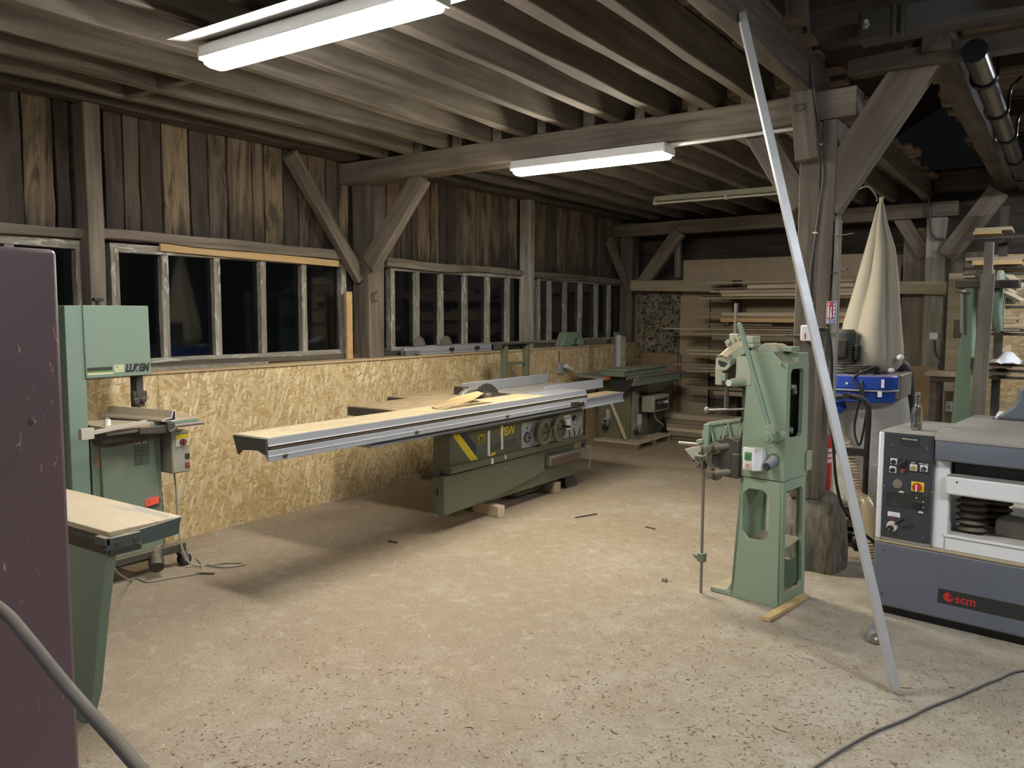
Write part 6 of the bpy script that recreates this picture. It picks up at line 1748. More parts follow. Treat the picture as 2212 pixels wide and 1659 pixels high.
t = thing('planing_machine', 'dusty old green planing machine with an orange edge standing on a pallet', 'machine', (-4.5, 9.2, .0885))
mo_ = paint('dusty brown green enamel', (.105, .115, .068), .55, dust=.6, wear=.7, grime=(.15, .13, .085))
X1 = -4.36
b = B(); b.box(-4.80, X1, 8.93, 9.45, .0885, .78); bdy = obj('body', b, mo_, t, world=True, bev=.008)
a, e = P(1372, 840, 'y', 8.93), P(1399, 840, 'y', 8.93)
b = B(); b.box(X1 + .002, X1 + .012, 8.96, 9.16, .09, .76); obj('pale_strip', b, paint('pale olive paint', (.25, .25, .19), .6, wear=.8), bdy, world=True, bev=.003)  # paler strip along the side of the body
b = B(); b.box(X1 + .002, X1 + .008, 8.94, 8.955, .50, .72); obj('slot', b, M['ink'], bdy, world=True)
b = B(); b.box(-4.70, -4.32, 9.46, 9.74, .0885, .45); b.box(-4.36, -4.30, 9.70, 9.74, .0885, .76); obj('rear_housing', b, M['darksteel'], t, world=True, bev=.006)
b = B(); b.hull8([(-4.6, 9.2, .64), (-4.25, 9.2, .64), (-4.25, 9.6, .64), (-4.6, 9.6, .64), (-4.7, 8.9, .78), (-4.12, 8.9, .78), (-4.12, 9.8, .78), (-4.7, 9.8, .78)]); obj('table_support', b, mo_, t, world=True, bev=.006)
b = B(); b.prism([(8.55, .775), (9.92, .772), (9.92, .862), (8.80, .872), (8.66, .85), (8.55, .80)], 'x', -4.165, -4.135); b.box(-4.62, -4.15, 8.75, 9.92, .80, .868); ap_ = obj('table', b, M['green3'], t, world=True, bev=.004)
b = B(); b.box(-4.62, -4.30, 8.62, 9.86, .868, .93); b.box(-4.60, -4.28, 8.62, 9.8, .93, .96); obj('upper_fence', b, M['green3'], t, world=True, bev=.01)
a, e = P(1354, 818, 'x', -4.10), P(1480, 801, 'x', -4.10)
b = B(); b.cyl(a, e, .011, seg=10); obj('guide_bar', b, M['steel'], t, world=True)
zl = .868
q = [P(1241, 808, 'z', zl), P(1302, 815, 'z', zl), P(1372, 804, 'z', zl), P(1335, 795, 'z', zl)]
b = B(); b.hull8([(q[0].x, q[0].y, zl - .03), (q[1].x, q[1].y, zl - .03), (q[2].x, q[2].y, zl - .03), (q[3].x, q[3].y, zl - .03)] + [tuple(p) for p in q]); tl_ = obj('infeed_table', b, M['greydust'], t, world=True, bev=.004)
d = (q[2] - q[1]).normalized()
b = B(); b.bar(q[1] + Vector((.012, 0, -.018)), q[2] + Vector((.012, 0, -.012)), .016, .042); obj('orange_edge', b, M['orange'], tl_, world=True, bev=.003)
b = B(); b.box(q[0].x - .02, q[0].x + .03, q[0].y - .02, q[0].y + .02, zl - .04, zl + .01); obj('table_stop', b, M['brownboard'], tl_, world=True)
b = B(); c = P(1340, 825, 'y', 8.75)
pr = [(c.x - .14, .865), (c.x + .17, .865)] + [(c.x + .015 + .155 * math.cos(math.radians(k)), .80 + .13 * math.sin(math.radians(k))) for k in range(0, -181, -20)]
b.prism(pr, 'y', 8.72, 8.93); obj('cutter_housing', b, M['black'], t, world=True, bev=.01)
b = B(); b.lathe([(0, .87), (.047, .87), (.047, 1.345), (.042, 1.345), (.042, .9), (0, .9)], (-4.72, 9.30, 0), 'z', 22); obj('exhaust_pipe', b, M['alumat'], t, world=True)
b = B(); b.box(-4.675, -4.63, 9.30, 9.345, .87, 1.33); obj('pipe_batten', b, M['brownboard'], t, world=True)
k = P(1352, 790, 'y', 9.6); b = B(); b.cyl((k.x, 9.6, .96), (k.x, 9.6, k.z + .01), .02, seg=12); b.box(k.x - .06, k.x + .06, 9.57, 9.63, k.z - .005, k.z + .005); obj('star_knob', b, M['black'], t, world=True)
a, e = P(1399, 857, 'y', 9.05), P(1443, 888, 'y', 9.05)
XQ = -4.14
a, e = P(1412, 856, 'x', XQ), P(1445, 884, 'x', XQ)
b = B(); b.box(XQ - .16, XQ, a.y, e.y, e.z, a.z - .005); sw = obj('switch_box', b, paint('grey cast box', (.27, .26, .21), .5, dust=.6), t, world=True, bev=.01)
b = B(); b.box(XQ - .001, XQ + .004, a.y + .05, e.y - .04, e.z + .025, a.z - .045); obj('switch_plate', b, M['ink'], sw, world=True)
for f in (.3, .52):
    yy = a.y + (e.y - a.y) * f
    b = B(); b.cyl((XQ + .004, yy, (a.z + e.z) / 2), (XQ + .03, yy, (a.z + e.z) / 2), .026, .02, seg=16); obj('switch_knob', b, M['darksteel'], sw, world=True)
b = B(); yy = a.y + (e.y - a.y) * .72; b.box(XQ + .004, XQ + .006, yy - .07, yy + .09, (a.z + e.z) / 2 - .012, (a.z + e.z) / 2 + .02); obj('rating_label', b, M['offwhite'], sw, world=True)
b = B(); b.tube(curve_pts([(XQ - .05, a.y + .12, e.z), (XQ - .03, a.y + .16, e.z - .1), (XQ + .0, a.y + .3, e.z - .18), (XQ - .08, a.y + .42, e.z - .24)], 6), .008, 8); obj('cable', b, M['greycable'], t, world=True)
for px, py in ((1308, 918), (1376, 930)):
    c = P(px, py, 'y', 8.86)
    b = B(); b.box(c.x - .03, c.x + .03, 8.85, 8.93, c.z + .07, c.z + .08); b.hull8([(c.x - .035, 8.84, c.z - .01), (c.x - .028, 8.84, c.z - .01), (c.x - .028, 8.87, c.z - .01), (c.x - .035, 8.87, c.z - .01), (c.x - .04, 8.83, c.z + .07), (c.x - .03, 8.83, c.z + .07), (c.x - .03, 8.9, c.z + .07), (c.x - .04, 8.9, c.z + .07)])
    b.hull8([(c.x + .028, 8.84, c.z - .01), (c.x + .035, 8.84, c.z - .01), (c.x + .035, 8.87, c.z - .01), (c.x + .028, 8.87, c.z - .01), (c.x + .03, 8.83, c.z + .07), (c.x + .04, 8.83, c.z + .07), (c.x + .04, 8.9, c.z + .07), (c.x + .03, 8.9, c.z + .07)])
    b.box(c.x - .025, c.x + .025, 8.92, 8.94, c.z + .08, c.z + .19)
    cf = obj('caster', b, M['alu'], t, world=True)
    b = B(); b.lathe([(0, -.02), (.045, -.02), (.05, 0), (.045, .02), (0, .02)], (c.x, 8.85, c.z - .01), 'x', 18); obj('wheel', b, M['rubber'], cf, world=True)
a, e = P(1312, 872, 'y', 8.80), P(1347, 930, 'y', 8.75)
b = B(); b.bar((a.x, 8.90, a.z), (e.x, 8.82, .10), .02, .05, up=(0, 1, 0)); lone('prop_stick', b, M['paleboard'], 'grey stick leaning slantwise on the body of the old planing machine', 'stick', bev=.002)

# ================================================================== far wall: netting, boards, lumber rack
b = B(); xa, xb = P(1375, 700, 'y', 10.62).x, P(1472, 700, 'y', 10.62).x
za, zb = P(1420, 770, 'y', 10.62).z, P(1420, 630, 'y', 10.62).z
nx, nz = 44, 60; holes = 0
g = [[None] * (nz + 1) for _ in range(nx + 1)]
for i in range(nx + 1):
    for j in range(nz + 1):
        u, v = i / nx, j / nz
        g[i][j] = b.bm.verts.new((xa + (xb - xa) * u, 10.64 + .035 * noise.noise(Vector((u * 3, v * 5, 1))), za + (zb - za) * v + .03 * noise.noise(Vector((u * 6, 3, 2))) * (1 - v)))
for i in range(nx):
    for j in range(nz):
        q = noise.noise(Vector((i * .36, j * .36, 5))) + .25 * noise.noise(Vector((i * .8, j * .8, 9)))
        if q < .27:
            b.face([g[i][j], g[i + 1][j], g[i + 1][j + 1], g[i][j + 1]])
o = lone('camouflage_net', b, M['camo'], 'hanging camouflage net with leafy holes in the far corner', 'net', smooth=0)
o.modifiers.new('thick', 'SOLIDIFY').thickness = .004
for (q0, q1, yy, mm, lab) in (((1384, 762), (1470, 806), 10.56, 'brownpanel', 'brown panel standing below the camouflage net'), ((1470, 640), (1530, 790), 10.60, 'panel', 'upright chipboard sheet behind the board ends')):
    a, e = P(*q0, 'y', yy), P(*q1, 'y', yy)
    b = B(); b.box(a.x, e.x, yy, yy + .025, 0.0, a.z); lone('wooden_sheet', b, M[mm], lab, 'panel', bev=.002)
a, e = P(1455, 765, 'y', 10.5), P(1463, 800, 'y', 10.5)
b = B(); b.box(a.x, e.x, 10.50, 10.53, 0, a.z); lone('batten', b, M['brownboard'], 'narrow batten standing in front of the brown panel', 'batten')

RACK = [  # rows: top and bottom pixel rows at the board's end, columns of both ends, how far in front of the wall, wood, words
    (608.5, 612.5, 1525, 1842, 10.00, 'paleboard', 'thin pale board'), (621, 624.5, 1536, 1700, 10.08, 'brownboard', 'short dull board'), (616, 624.5, 1614, 1842, 9.98, 'paleboard', 'wide pale board'),
    (627.5, 631.5, 1534, 1600, 10.05, 'paleboard', 'short stubby board'), (626, 633.5, 1554, 1842, 9.95, 'paleboard', 'thick pale board'), (634, 640.5, 1558, 1846, 9.95, 'paleboard', 'broad yellowish board'), (637.5, 640.8, 1515, 1560, 10.05, 'brownboard', 'brown board end'), (641.5, 646, 1509, 1846, 10.00, 'paleboard', 'long whitish board'),
    (675.5, 680, 1506, 1560, 10.05, 'brownboard', 'dull board end'), (675, 683.5, 1558, 1846, 9.96, 'paleboard', 'smooth pale board'), (684, 686.5, 1510, 1846, 10.0, 'paleboard', 'thin light board'), (687, 696, 1556, 1846, 9.94, 'newwood', 'thick warm coloured board'),
    (699, 703.5, 1529, 1668, 10.05, 'brownboard', 'weathered short board'), (704.5, 709, 1534, 1842, 10.0, 'brownboard', 'grey-brown board'), (710, 713.5, 1432, 1842, 9.98, 'paleboard', 'longest thin board, reaching out over the net'), (714.5, 719, 1497, 1842, 10.0, 'brownboard', 'greyish board'), (720, 725.5, 1470, 1842, 9.95, 'paleboard', 'long whitish board end'), (726, 736, 1537, 1842, 9.93, 'brownboard', 'thick grey board'),
    (757.5, 762, 1481, 1842, 10.0, 'paleboard', 'thin whitish board'), (764, 770, 1488, 1842, 9.96, 'paleboard', 'pale narrow board'),
    (789, 795, 1452, 1842, 10.0, 'brownboard', 'brown long board'), (796, 801.5, 1500, 1842, 9.98, 'brownboard', 'brown board lying flat'), (802.5, 807.5, 1476, 1842, 9.96, 'brownboard', 'drab board'), (809, 816, 1534, 1842, 9.94, 'brownboard', 'thick drab board'),
    (839, 845, 1474, 1842, 10.0, 'brownboard', 'grey sagging board'), (848, 857, 1540, 1842, 9.94, 'brownboard', 'dark thick board'),
]
ORD = ['topmost', 'second from the top', 'third from the top', 'fourth from the top', 'fifth from the top', 'sixth from the top', 'seventh from the top', 'eighth from the top', 'ninth from the top', 'tenth from the top'] + ['%s from the top' % s for s in ('eleventh', 'twelfth', 'thirteenth', 'fourteenth', 'fifteenth', 'sixteenth', 'seventeenth', 'eighteenth', 'nineteenth', 'twentieth', 'twenty-first', 'twenty-second', 'twenty-third', 'twenty-fourth', 'twenty-fifth', 'twenty-sixth')]
levels = []
for i, (p0_, p1_, l, r, yy, mm, words_) in enumerate(RACK):
    z1 = P(1600, p0_, 'y', yy).z; z0 = P(1600, p1_, 'y', yy).z
    xl = P(l, p1_, 'y', yy).x; xr = P(min(r, 1850), p1_, 'y', yy).x
    dp = RND.uniform(.12, .17)
    b = B(); b.box(xl, xr, yy, yy + dp, z0 + .0008, z1 - .0008)
    lone('lumber_board', b, M[mm], '%s on the lumber rack, %s' % (words_, ORD[i]), 'board', 'boards on the lumber rack', bev=.002)
    levels.append(z0)
t = thing('lumber_rack', 'dark rack of uprights and arms that carries the long boards', 'rack', (-3.0, 10.3, 0))
for x in (-3.55, -2.45):
    b = B(); b.box(x - .05, x + .05, 10.28, 10.38, 0, 2.05); up_ = obj('upright', b, M['darkwood'], t, world=True, bev=.004)
for i in (7, 11, 17, 19, 23, 25):
    for x in (-3.55, -2.45):
        b = B(); b.box(x - .03, x + .03, 9.93, 10.29, levels[i] - .045, levels[i]); obj('arm', b, M['darkwood'], t, world=True, bev=.003)
for i, (yy, x0, x1, z0, z1, mm, lab) in enumerate(((9.75, P(1438, 905, 'y', 9.75).x, -2.3, .001, .055, 'brownboard', 'lowest thick plank of the floor stack at the far wall'), (9.72, P(1443, 905, 'y', 9.72).x, -2.25, .056, .105, 'brownboard', 'second plank up in the floor stack at the far wall'), (9.78, P(1440, 900, 'y', 9.78).x, -2.3, .106, .155, 'paleboard', 'third plank up in the floor stack at the far wall'),
                                                  (9.80, P(1439, 895, 'y', 9.8).x, -2.35, .156, .20, 'brownboard', 'fourth plank up in the floor stack at the far wall'), (9.83, P(1437, 890, 'y', 9.83).x, -2.3, .201, .25, 'brownboard', 'fifth plank up in the floor stack at the far wall'), (9.90, P(1436, 885, 'y', 9.9).x, -2.4, .251, .315, 'paleboard', 'top plank of the floor stack at the far wall'))):
    b = B(); b.hull8([(x0, yy, z0), (x1, yy - .04, z0), (x1, yy + .22, z0), (x0, yy + .24, z0), (x0, yy, z1), (x1, yy - .04, z1), (x1, yy + .22, z1), (x0, yy + .24, z1)]); lone('floor_plank', b, M[mm], lab, 'plank', 'planks stacked on the floor', bev=.003)
a = P(1678, 600, 'y', 10.64)
# little things on the far post and wall
t = thing('junction_box', 'white square junction box on the boards beyond the filter bag', 'socket', P(2018, 725, 'y', 10.55))
a, e = P(2009, 718, 'y', 10.5), P(2027, 734, 'y', 10.5)
b = B(); b.box(a.x, e.x, 10.47, 10.52, e.z, a.z); obj('box', b, M['white'], t, world=True, bev=.008)
b = B(); b.tube(curve_pts([P(2018, 734, 'y', 10.5), P(2020, 760, 'y', 10.48), P(2030, 775, 'y', 10.46), P(2045, 760, 'y', 10.46), P(2052, 765, 'y', 10.46), P(2030, 785, 'y', 10.47), P(2026, 800, 'y', 10.49)], 7), .009, 8); obj('cable_coil', b, M['cable'], t, world=True)
t = thing('junction_box', 'white socket plate on the boards just above the planer', 'socket', P(2049, 878, 'y', 9.9))
a, e = P(2042, 866, 'y', 9.9), P(2057, 890, 'y', 9.9)
b = B(); b.box(a.x, e.x, 9.9, 9.95, e.z, a.z); obj('box', b, M['white'], t, world=True, bev=.008)
b = B(); b.box(a.x + .03, e.x - .02, 9.893, 9.901, e.z + .03, e.z + .07); obj('cover', b, M['alumat'], t, world=True)
b = B(); b.box(a.x - .02, e.x + .02, 9.952, 10.0, 0, a.z + .1); obj('mounting_board', b, M['brownboard'], t, world=True)
for q0, q1, yy, mm, lab in (((2050, 590), (2078, 880), 10.3, 'paleboard', 'pale upright plank between the far post and the green machine'), ((1962, 790), (2022, 900), 10.35, 'brownpanel', 'brown sheet leaning behind the thickness planer'), ((1995, 655), (2020, 686), 10.50, 'greywood', None)):
    if lab:
        a, e = P(*q0, 'y', yy), P(*q1, 'y', yy)
        b = B(); b.box(a.x, e.x, yy, yy + .03, 0, a.z); lone('wooden_sheet', b, M[mm], lab, 'panel', bev=.002)
c = P(2020, 460, 'y', 10.48)
b = B(); b.tube(curve_pts([P(2006, 420, 'y', 10.45), P(2008, 470, 'y', 10.46), P(2010, 500, 'y', 10.46), P(2022, 515, 'y', 10.46), P(2040, 516, 'y', 10.46), P(2045, 525, 'y', 10.47)], 6), .014, 8); lone('post_cable', b, M['cable'], 'dark cable curling around the far grey post', 'cable', smooth=60)
# small bench
t = thing('work_table', 'small brown work table in front of the far boards', 'table', (-1.05, 9.5, 0))
a, e = P(1997, 803, 'y', 9.3), P(2072, 812, 'y', 9.3)
b = B(); b.box(a.x, e.x + .2, 9.3, 9.8, a.z - .045, a.z - .005); obj('table_top', b, M['brownboard'], t, world=True, bev=.003)
b = B(); b.box(a.x + .05, e.x + .2, 9.33, 9.75, a.z - .10, a.z - .046); obj('apron', b, M['darkwood'], t, world=True, bev=.003)
for x in (a.x + .08, e.x + .12):
    for y in (9.36, 9.7):
        b = B(); b.box(x - .03, x + .03, y - .03, y + .03, 0, a.z - .1); obj('leg', b, M['darkwood'], t, world=True)

# ================================================================== green machine and post at the far side of the aisle
YM = 8.4
t = thing('far_band_saw', 'tall slim green band saw standing behind the thickness planer', 'machine', (-.78, YM + .2, 0))
tl, bl, tr_, br = P(2078, 690, 'y', YM), P(2062, 900, 'y', YM), P(2103, 690, 'y', YM), P(2096, 900, 'y', YM)
b = B(); b.hull8([(bl.x - .05, YM, 0), (br.x + .03, YM, 0), (br.x + .03, YM + .3, 0), (bl.x - .05, YM + .3, 0), (tl.x, YM, 1.9), (tr_.x, YM, 1.9), (tr_.x, YM + .25, 1.9), (tl.x, YM + .25, 1.9)]); obj('column', b, M['green'], t, world=True, bev=.02)
a, e = P(2065, 606, 'y', YM), P(2117, 622, 'y', YM)
b = B(); b.box(a.x, e.x + .3, YM - .02, YM + .3, e.z, a.z); obj('upper_arm', b, M['darksteel'], t, world=True, bev=.01)
k = P(2152, 655, 'y', YM + .1)
b = B(); b.lathe([(0, -.035), (.27, -.035), (.29, -.02), (.29, .02), (.27, .035), (0, .035)], (k.x + .0, YM + .42, k.z + .02), 'x', 40); obj('wheel_cover', b, M['green2'], t, world=True, bev=.01)
a, e = P(2076, 630, 'y', YM - .05), P(2076, 720, 'y', YM - .05)
b = B(); b.cyl(e, a, .012, seg=10); b.ball((a.x, a.y, a.z), .035, 12, (1.2, 1, .5)); obj('tension_handle', b, M['steel'], t, world=True)
a, e = P(2063, 695, 'y', YM + .1), P(2074, 730, 'y', YM + .1)
b = B(); b.box(a.x, e.x + .03, YM, YM + .2, e.z, a.z + .02); obj('motor_bracket', b, M['darksteel'], t, world=True, bev=.01)
a, e = P(2097, 772, 'y', YM - .1), P(2124, 800, 'y', YM - .1)
b = B(); b.box(a.x, e.x - .03, YM - .1, YM + .05, e.z, a.z); b.cyl((e.x - .02, YM - .14, (a.z + e.z) / 2), (e.x - .02, YM, (a.z + e.z) / 2), .04, seg=14); obj('guide_block', b, M['darksteel'], t, world=True, bev=.008)
YP = 7.9
a, e, c1, c2 = P(2119, 592, 'y', YP), P(2149, 592, 'y', YP), P(2100, 890, 'y', YP), P(2130, 890, 'y', YP)
b = B(); b.hull8([(c1.x - .04, YP, 0), (c2.x - .02, YP, 0), (c2.x - .02, YP + .05, 0), (c1.x - .04, YP + .05, 0), (a.x, YP, a.z), (e.x, YP, a.z), (e.x, YP + .05, a.z), (a.x, YP + .05, a.z)]); lone('leaning_board', b, M['greyup'], 'broad grey board standing upright beside the slim green machine', 'board', bev=.003)
a, e = P(2129, 525, 'y', YP + .35), P(2152, 575, 'y', YP + .35)
b = B(); b.box(a.x, e.x - .02, YP + .25, YP + .33, 0, a.z); lone('stanchion', b, M['greyup'], 'grey stanchion rising behind the broad grey board', 'stanchion', bev=.004)

# rack with short boards under the lamps of the aisle
t = thing('cantilever_rack', 'dark steel cantilever rack full of short boards by the far aisle', 'rack', (-.3, 9.9, 0))
for x in (-.62, .6):
    b = B(); b.box(x - .04, x + .04, 10.1, 10.2, 0, 2.75); obj('upright', b, M['darksteel'], t, world=True)
SHORT = [((2106, 492), (2186, 497), 9.5, 'paleboard', 'whitish board on the top arm of the aisle rack'), ((2102, 499), (2163, 505), 9.5, 'newwood', 'yellow beam on the top arm of the aisle rack'),
         ((2086, 556), (2211, 561), 9.5, 'paleboard', 'bright white board on the second arm of the aisle rack'), ((2100, 562), (2207, 571), 9.5, 'newwood', 'thick yellow beam under the bright white board'),
         ((2150, 579), (2212, 585), 9.6, 'brownboard', 'brown board below the yellow beam of the aisle rack'), ((2077, 595), (2105, 600), 9.5, 'paleboard', 'short board end over the slim green machine'), ((2153, 591), (2180, 600), 9.5, 'greywood', 'grey beam end beside the wheel of the slim green machine'),
         ((2155, 637), (2187, 656), 9.4, 'darkwood', 'dark square beam end on the middle arm of the aisle rack'), ((2156, 684), (2207, 690), 9.4, 'paleboard', 'white narrow board above the steel collar'), ((2160, 691), (2195, 698), 9.4, 'paleboard', 'white stubby board above the steel collar'), ((2170, 699), (2212, 707), 9.4, 'paleboard', 'white wide board above the steel collar'),
         ((2146, 710), (2202, 716), 9.4, 'greywood', 'grey board over the dark gap in the aisle rack'), ((2138, 778), (2164, 784), 9.3, 'paleboard', 'pale board end low on the aisle rack'), ((2136, 790), (2184, 797), 9.3, 'brownboard', 'brown board low on the aisle rack'), ((2136, 803), (2180, 812), 9.3, 'greywood', 'grey board lowest on the aisle rack')]
arms = {}
for q0, q1, yy, mm, lab in SHORT:
    a, e = P(*q0, 'y', yy), P(*q1, 'y', yy)
    b = B(); b.box(a.x, e.x, yy, min(yy + RND.uniform(.4, .55), 10.05), e.z + .004, a.z - .004); lone('short_board', b, M[mm], lab, 'board', 'boards on the aisle rack', bev=.002)
for q in (506, 572, 586, 601.5, 657, 708, 717, 785, 798, 813):
    z = P(2150, q, 'y', 9.5 if q < 610 else 9.3).z - .01
    xx0 = P(2080 if q < 610 else 2136, q, 'y', 9.55).x; xx1 = P(2212, q, 'y', 9.55).x + .3
    b = B(); b.box(xx0, xx1, 9.55, 9.62, z - .03, z - .004); obj('shelf_bar', b, M['darksteel'], t, world=True)
    for x in (-.55, .55):
        b = B(); b.box(x - .03, x + .03, 9.62, 10.12, z - .03, z - .006); obj('arm', b, M['darksteel'], t, world=True)
SL = [((2178, 596), (2207, 622), .10, 'paleboard', 'pale plank slanting off the aisle rack, uppermost'), ((2178, 607), (2201, 625), .05, 'paleboard', 'thin plank slanting off the aisle rack, in the middle'), ((2160, 618), (2191, 634), .05, 'paleboard', 'thin plank slanting off the aisle rack, lowest'), ((2170, 632), (2211, 652), .09, 'paleboard', 'white plank slanting down beside the dark beam end')]
for i, (q0, q1, w, mm, lab) in enumerate(SL):
    yq = 9.42 - .17 * i
    b = B(); b.bar(P(*q0, 'y', yq), P(*q1, 'y', yq - .14), w, .03); lone('slanting_plank', b, M[mm], lab, 'plank', 'planks slanting off the aisle rack', bev=.002)
b = B(); a = P(2160, 760, 'y', 9.2); e = P(2186, 778, 'y', 9.2)
n = 10; g = [[b.bm.verts.new((a.x - .05 + (e.x - a.x + .12) * i / n, 9.2 + .5 * j / n, P(2160, 785, 'y', 9.3).z + .01 + .10 * math.sin(PI * i / n) * math.sin(PI * j / n) + .02 * noise.noise(Vector((i * .5, j * .5, 0))))) for j in range(n + 1)] for i in range(n + 1)]
for i in range(n):
    for j in range(n):
        b.face([g[i][j], g[i + 1][j], g[i + 1][j + 1], g[i][j + 1]])
o = lone('white_sheet', b, M['paperwhite'], 'crumpled white plastic sheet low on the aisle rack', 'sheet', smooth=60); o.modifiers.new('thick', 'SOLIDIFY').thickness = .004
b = B(); b.box(-.98, 1.9, 10.95, 11.0, 0, 2.3); struct(obj('wall_far_aisle', b, M['osb'], smooth=0))

# black duct under the purlin
t = thing('black_duct', 'glossy black round duct hanging along the aisle under the roof', 'duct', (-.46, 7.5, 2.95))
xd = P(2106, 112, 'z', 3.0); xd.y = 5.05
gb = NT('glossy black duct'); gb.P(Base_Color=(.012, .013, .016), Roughness=.22)
p0, p1 = Vector((xd.x, xd.y, 3.0)), Vector((xd.x + .02, 10.4, 3.0))
b = B(); b.cyl(p0, p1, .062, seg=28); obj('tube', b, gb.m, t, world=True)
for yy in (5.62, 6.55, 7.5, 8.6, 9.7):
    b = B(); x = xd.x + .02 * (yy - xd.y) / 6
    pts = [(x - .068 * math.cos(a), yy, 3.0 - .068 * math.sin(a)) for a in [PI * k / 10 for k in range(11)]]
    pts = [(x - .068, yy, 3.06)] + pts + [(x + .068, yy, 3.08), (x + .08, yy, 3.14), (x + .14, yy, 3.20)]
    b.tube(pts, .011, 8); obj('hanger_strap', b, gb.m, t, world=True)
# clamp and bolt on the aisle beam
t = thing('beam_clamp', 'ribbed metal clamp with a bolt at the end of the dark aisle beam', 'clamp', (-.9, 4.97, 3.2))
for px in (1931, 1950):
    a = P(px, 40, 'y', 4.97); b = B(); b.box(a.x - .014, a.x + .014, 4.955, 4.982, 3.115, 3.30); obj('rib', b, M['darksteel'], t, world=True, bev=.008)
a = P(1870, 54, 'y', 4.96); b = B(); b.box(a.x - .03, P(1925, 40, 'y', 4.97).x, 4.965, 4.98, 3.13, 3.28); obj('plate', b, M['darksteel'], t, world=True, bev=.004)
b = B(); b.cyl((a.x, 4.965, a.z), (a.x + .015, 4.90, a.z - .0), .012, seg=12); b.cyl((a.x, 4.965, a.z), (a.x, 4.955, a.z), .022, seg=6); obj('bolt', b, M['alu'], t, world=True)

# ================================================================== on the floor
t = thing('drink_can', 'crushed-looking silver can lying on the floor beside the pole', 'can', (-.72, 4.2, 0))
c = P(1893, 1358, 'y', 4.17); cc = Vector((c.x, 4.17, .0335))
dr_ = Vector((-.25, .9, 0)).normalized()
b = B(); rgs = []
b.tube([cc, cc + dr_ * .006, cc + dr_ * .016, cc + dr_ * .10, cc + dr_ * .115], .033, 24, radii=[.026, .028, .033, .033, .026]); cn = obj('can_body', b, M['alu'], t, world=True, smooth=40)
b = B(); b.tube([cc - dr_ * .003, cc + dr_ * .001], .026, 24, radii=[.0265, .0265]); b2 = obj('rim', b, M['steel'], t, world=True)
b = B(); b.tube([cc - dr_ * .0045, cc - dr_ * .003], .008, 14); obj('pull_tab', b, M['paperwhite'], t, world=True)
pts = curve_pts([(.75, 4.55, .0065), (.3, 4.32, .0065), P(2230, 1448, 'z', .0065), P(2150, 1470, 'z', .0065), P(2080, 1500, 'z', .0065), P(2010, 1527, 'z', .0065), P(1950, 1556, 'z', .0065), P(1890, 1580, 'z', .0065), P(1830, 1612, 'z', .0065), P(1757, 1659, 'z', .0065), P(1640, 1740, 'z', .0065), P(1400, 1850, 'z', .0065), (-.9, 1.6, .0065)], 8)
b = B(); b.tube(pts, .0058, 10); lone('floor_cable', b, M['cable'], 'grey cable winding over the floor by the foot of the pole', 'cable', smooth=60)
b = B(); pts = curve_pts([P(232, 1200, 'x', -2.93), P(240, 1225, 'x', -3.1), P(262, 1248, 'z', .005), P(310, 1257, 'z', .005), P(370, 1250, 'z', .005), P(430, 1237, 'z', .005), P(436, 1215, 'z', .005), P(425, 1205, 'z', .005)], 8)
b = B(); pts = curve_pts([P(232, 1183, 'y', 1.72), P(240, 1215, 'y', 1.9), P(258, 1240, 'y', 2.2), P(285, 1254, 'z', .006), P(320, 1257, 'z', .006), P(370, 1248, 'z', .006), P(428, 1238, 'z', .006), P(437, 1222, 'z', .006), P(425, 1206, 'z', .006)], 8)
pts = [Vector((p.x, p.y, max(p.z, .006))) for p in pts]
b.tube(pts, .0045, 8); lone('jointer_lead', b, M['greycable'], 'thin pale lead drooping from the jointer to the floor by the caster', 'cable', smooth=60)
for q0, q1, lab in (((422, 1238), (463, 1240), 'dark sliver of wood on the floor near the band saw caster'), ((1243, 1118), (1290, 1110), 'long dark splinter on the floor in front of the panel saw'), ((1395, 1138), (1415, 1143), 'short dark splinter on the floor beyond the long one'), ((840, 1168), (858, 1173), 'dark sliver on the floor in the shadow of the sliding table')):
    a, e = P(*q0, 'z', .004), P(*q1, 'z', .004)
    b = B(); b.bar(a + Vector((0, 0, .001)), e + Vector((0, 0, .003)), .014, .006); lone('wood_splinter', b, M['darkwood'], lab, 'splinter', 'splinters on the floor', bev=.001)
a, e = P(1429, 1253, 'z', .01), P(1442, 1253, 'z', .01)
b = B(); b.box(a.x, e.x, a.y, a.y + .02, .001, .022); lone('wood_chip', b, M['brownboard'], 'small brown block of wood alone on the open floor', 'wood block', bev=.001)
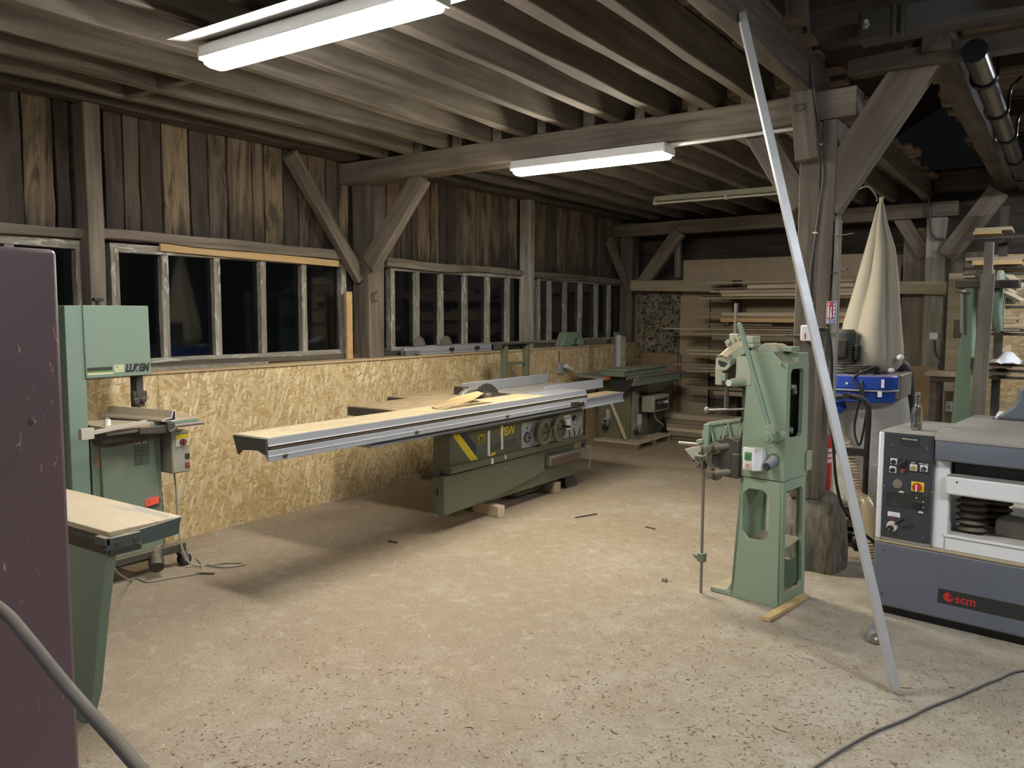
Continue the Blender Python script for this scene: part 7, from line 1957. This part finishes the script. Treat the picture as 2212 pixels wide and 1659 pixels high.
# shavings and chips, uncountable
ns = NT('wood shavings')
ir = ns.geo('Random Per Island')
ns.P(Base_Color=ns.ramp(ir, [(0.0, (.10, .068, .042)), (.22, (.17, .115, .07)), (.38, (.33, .235, .13)), (.62, (.42, .33, .205)), (.85, (.52, .43, .29)), (1.0, (.62, .54, .40))]), Roughness=.9)
b = B(); RC = random.Random(5); cnt = 0
FOOT = [(-4.65, -3.55, 4.4, 6.7), (-1.72, -.88, 5.75, 6.8), (-.95, 1.7, 4.3, 5.7), (-4.95, -4.05, 8.7, 10), (-4.85, -4.45, 2.2, 3.1), (-1.72, -1.1, 4.3, 4.85), (-4.2, -2.8, 1.5, 1.95), (-2.65, -1.8, 0, 1.05), (-1.65, -1.05, 5.05, 5.65), (-5.2, -2, 9.6, 11), (-5, -4.45, 6.65, 7.3), (-1.2, -.3, 7.8, 9)]
while cnt < 13000:
    r = 1.9 + 8.2 * RC.random() ** 1.25; ang = math.radians(34.35 + RC.uniform(-34, 36))
    x, y = -r * math.sin(ang), r * math.cos(ang)
    if x < -5.05 or y > 10.4 or any(q[0] < x < q[1] and q[2] < y < q[3] for q in FOOT):
        continue
    dens = max(.05, min(1.0, .45 + .9 * noise.noise(Vector((x * .7, y * .7, 3))) + .24 * (x + 1.8)))
    if RC.random() > dens:
        continue
    L = RC.uniform(.003, .010) * (1 + 1.5 * (RC.random() > .965)); w = RC.uniform(.001, .0026); th = RC.uniform(0, PI)
    dx, dy = math.cos(th) * L, math.sin(th) * L; px_, py_ = -math.sin(th) * w, math.cos(th) * w
    z = .0012; h = RC.uniform(.0005, .004); bend = RC.uniform(-.5, .5) * L
    v = [b.bm.verts.new(p) for p in ((x - dx - px_, y - dy - py_, z), (x - dx + px_, y - dy + py_, z), (x - px_ + bend * -math.sin(th), y - py_ + bend * math.cos(th), z + h), (x + px_ + bend * -math.sin(th), y + py_ + bend * math.cos(th), z + h), (x + dx - px_, y + dy - py_, z), (x + dx + px_, y + dy + py_, z))]
    b.face([v[0], v[2], v[3], v[1]]); b.face([v[2], v[4], v[5], v[3]])
    cnt += 1
me = bpy.data.meshes.new('shavings'); b.bm.to_mesh(me); b.bm.free(); me.materials.append(ns.m)
o = bpy.data.objects.new('wood_shavings', me); COL.objects.link(o)
o['kind'] = 'stuff'; o['label'] = 'loose wood shavings and chips strewn over the whole floor'; o['category'] = 'shavings'

# ------------------------------------------------------------------ lettering becomes plain mesh
dg = bpy.context.evaluated_depsgraph_get()
for o in [o for o in COL.objects if o.type == 'FONT']:
    me = bpy.data.meshes.new_from_object(o.evaluated_get(dg))
    nm = o.name
    n_ = bpy.data.objects.new(nm + '_mesh', me); COL.objects.link(n_)
    n_.parent = o.parent; n_.location = o.location; n_.rotation_euler = o.rotation_euler; n_.scale = o.scale
    bpy.data.objects.remove(o)
    n_.name = nm
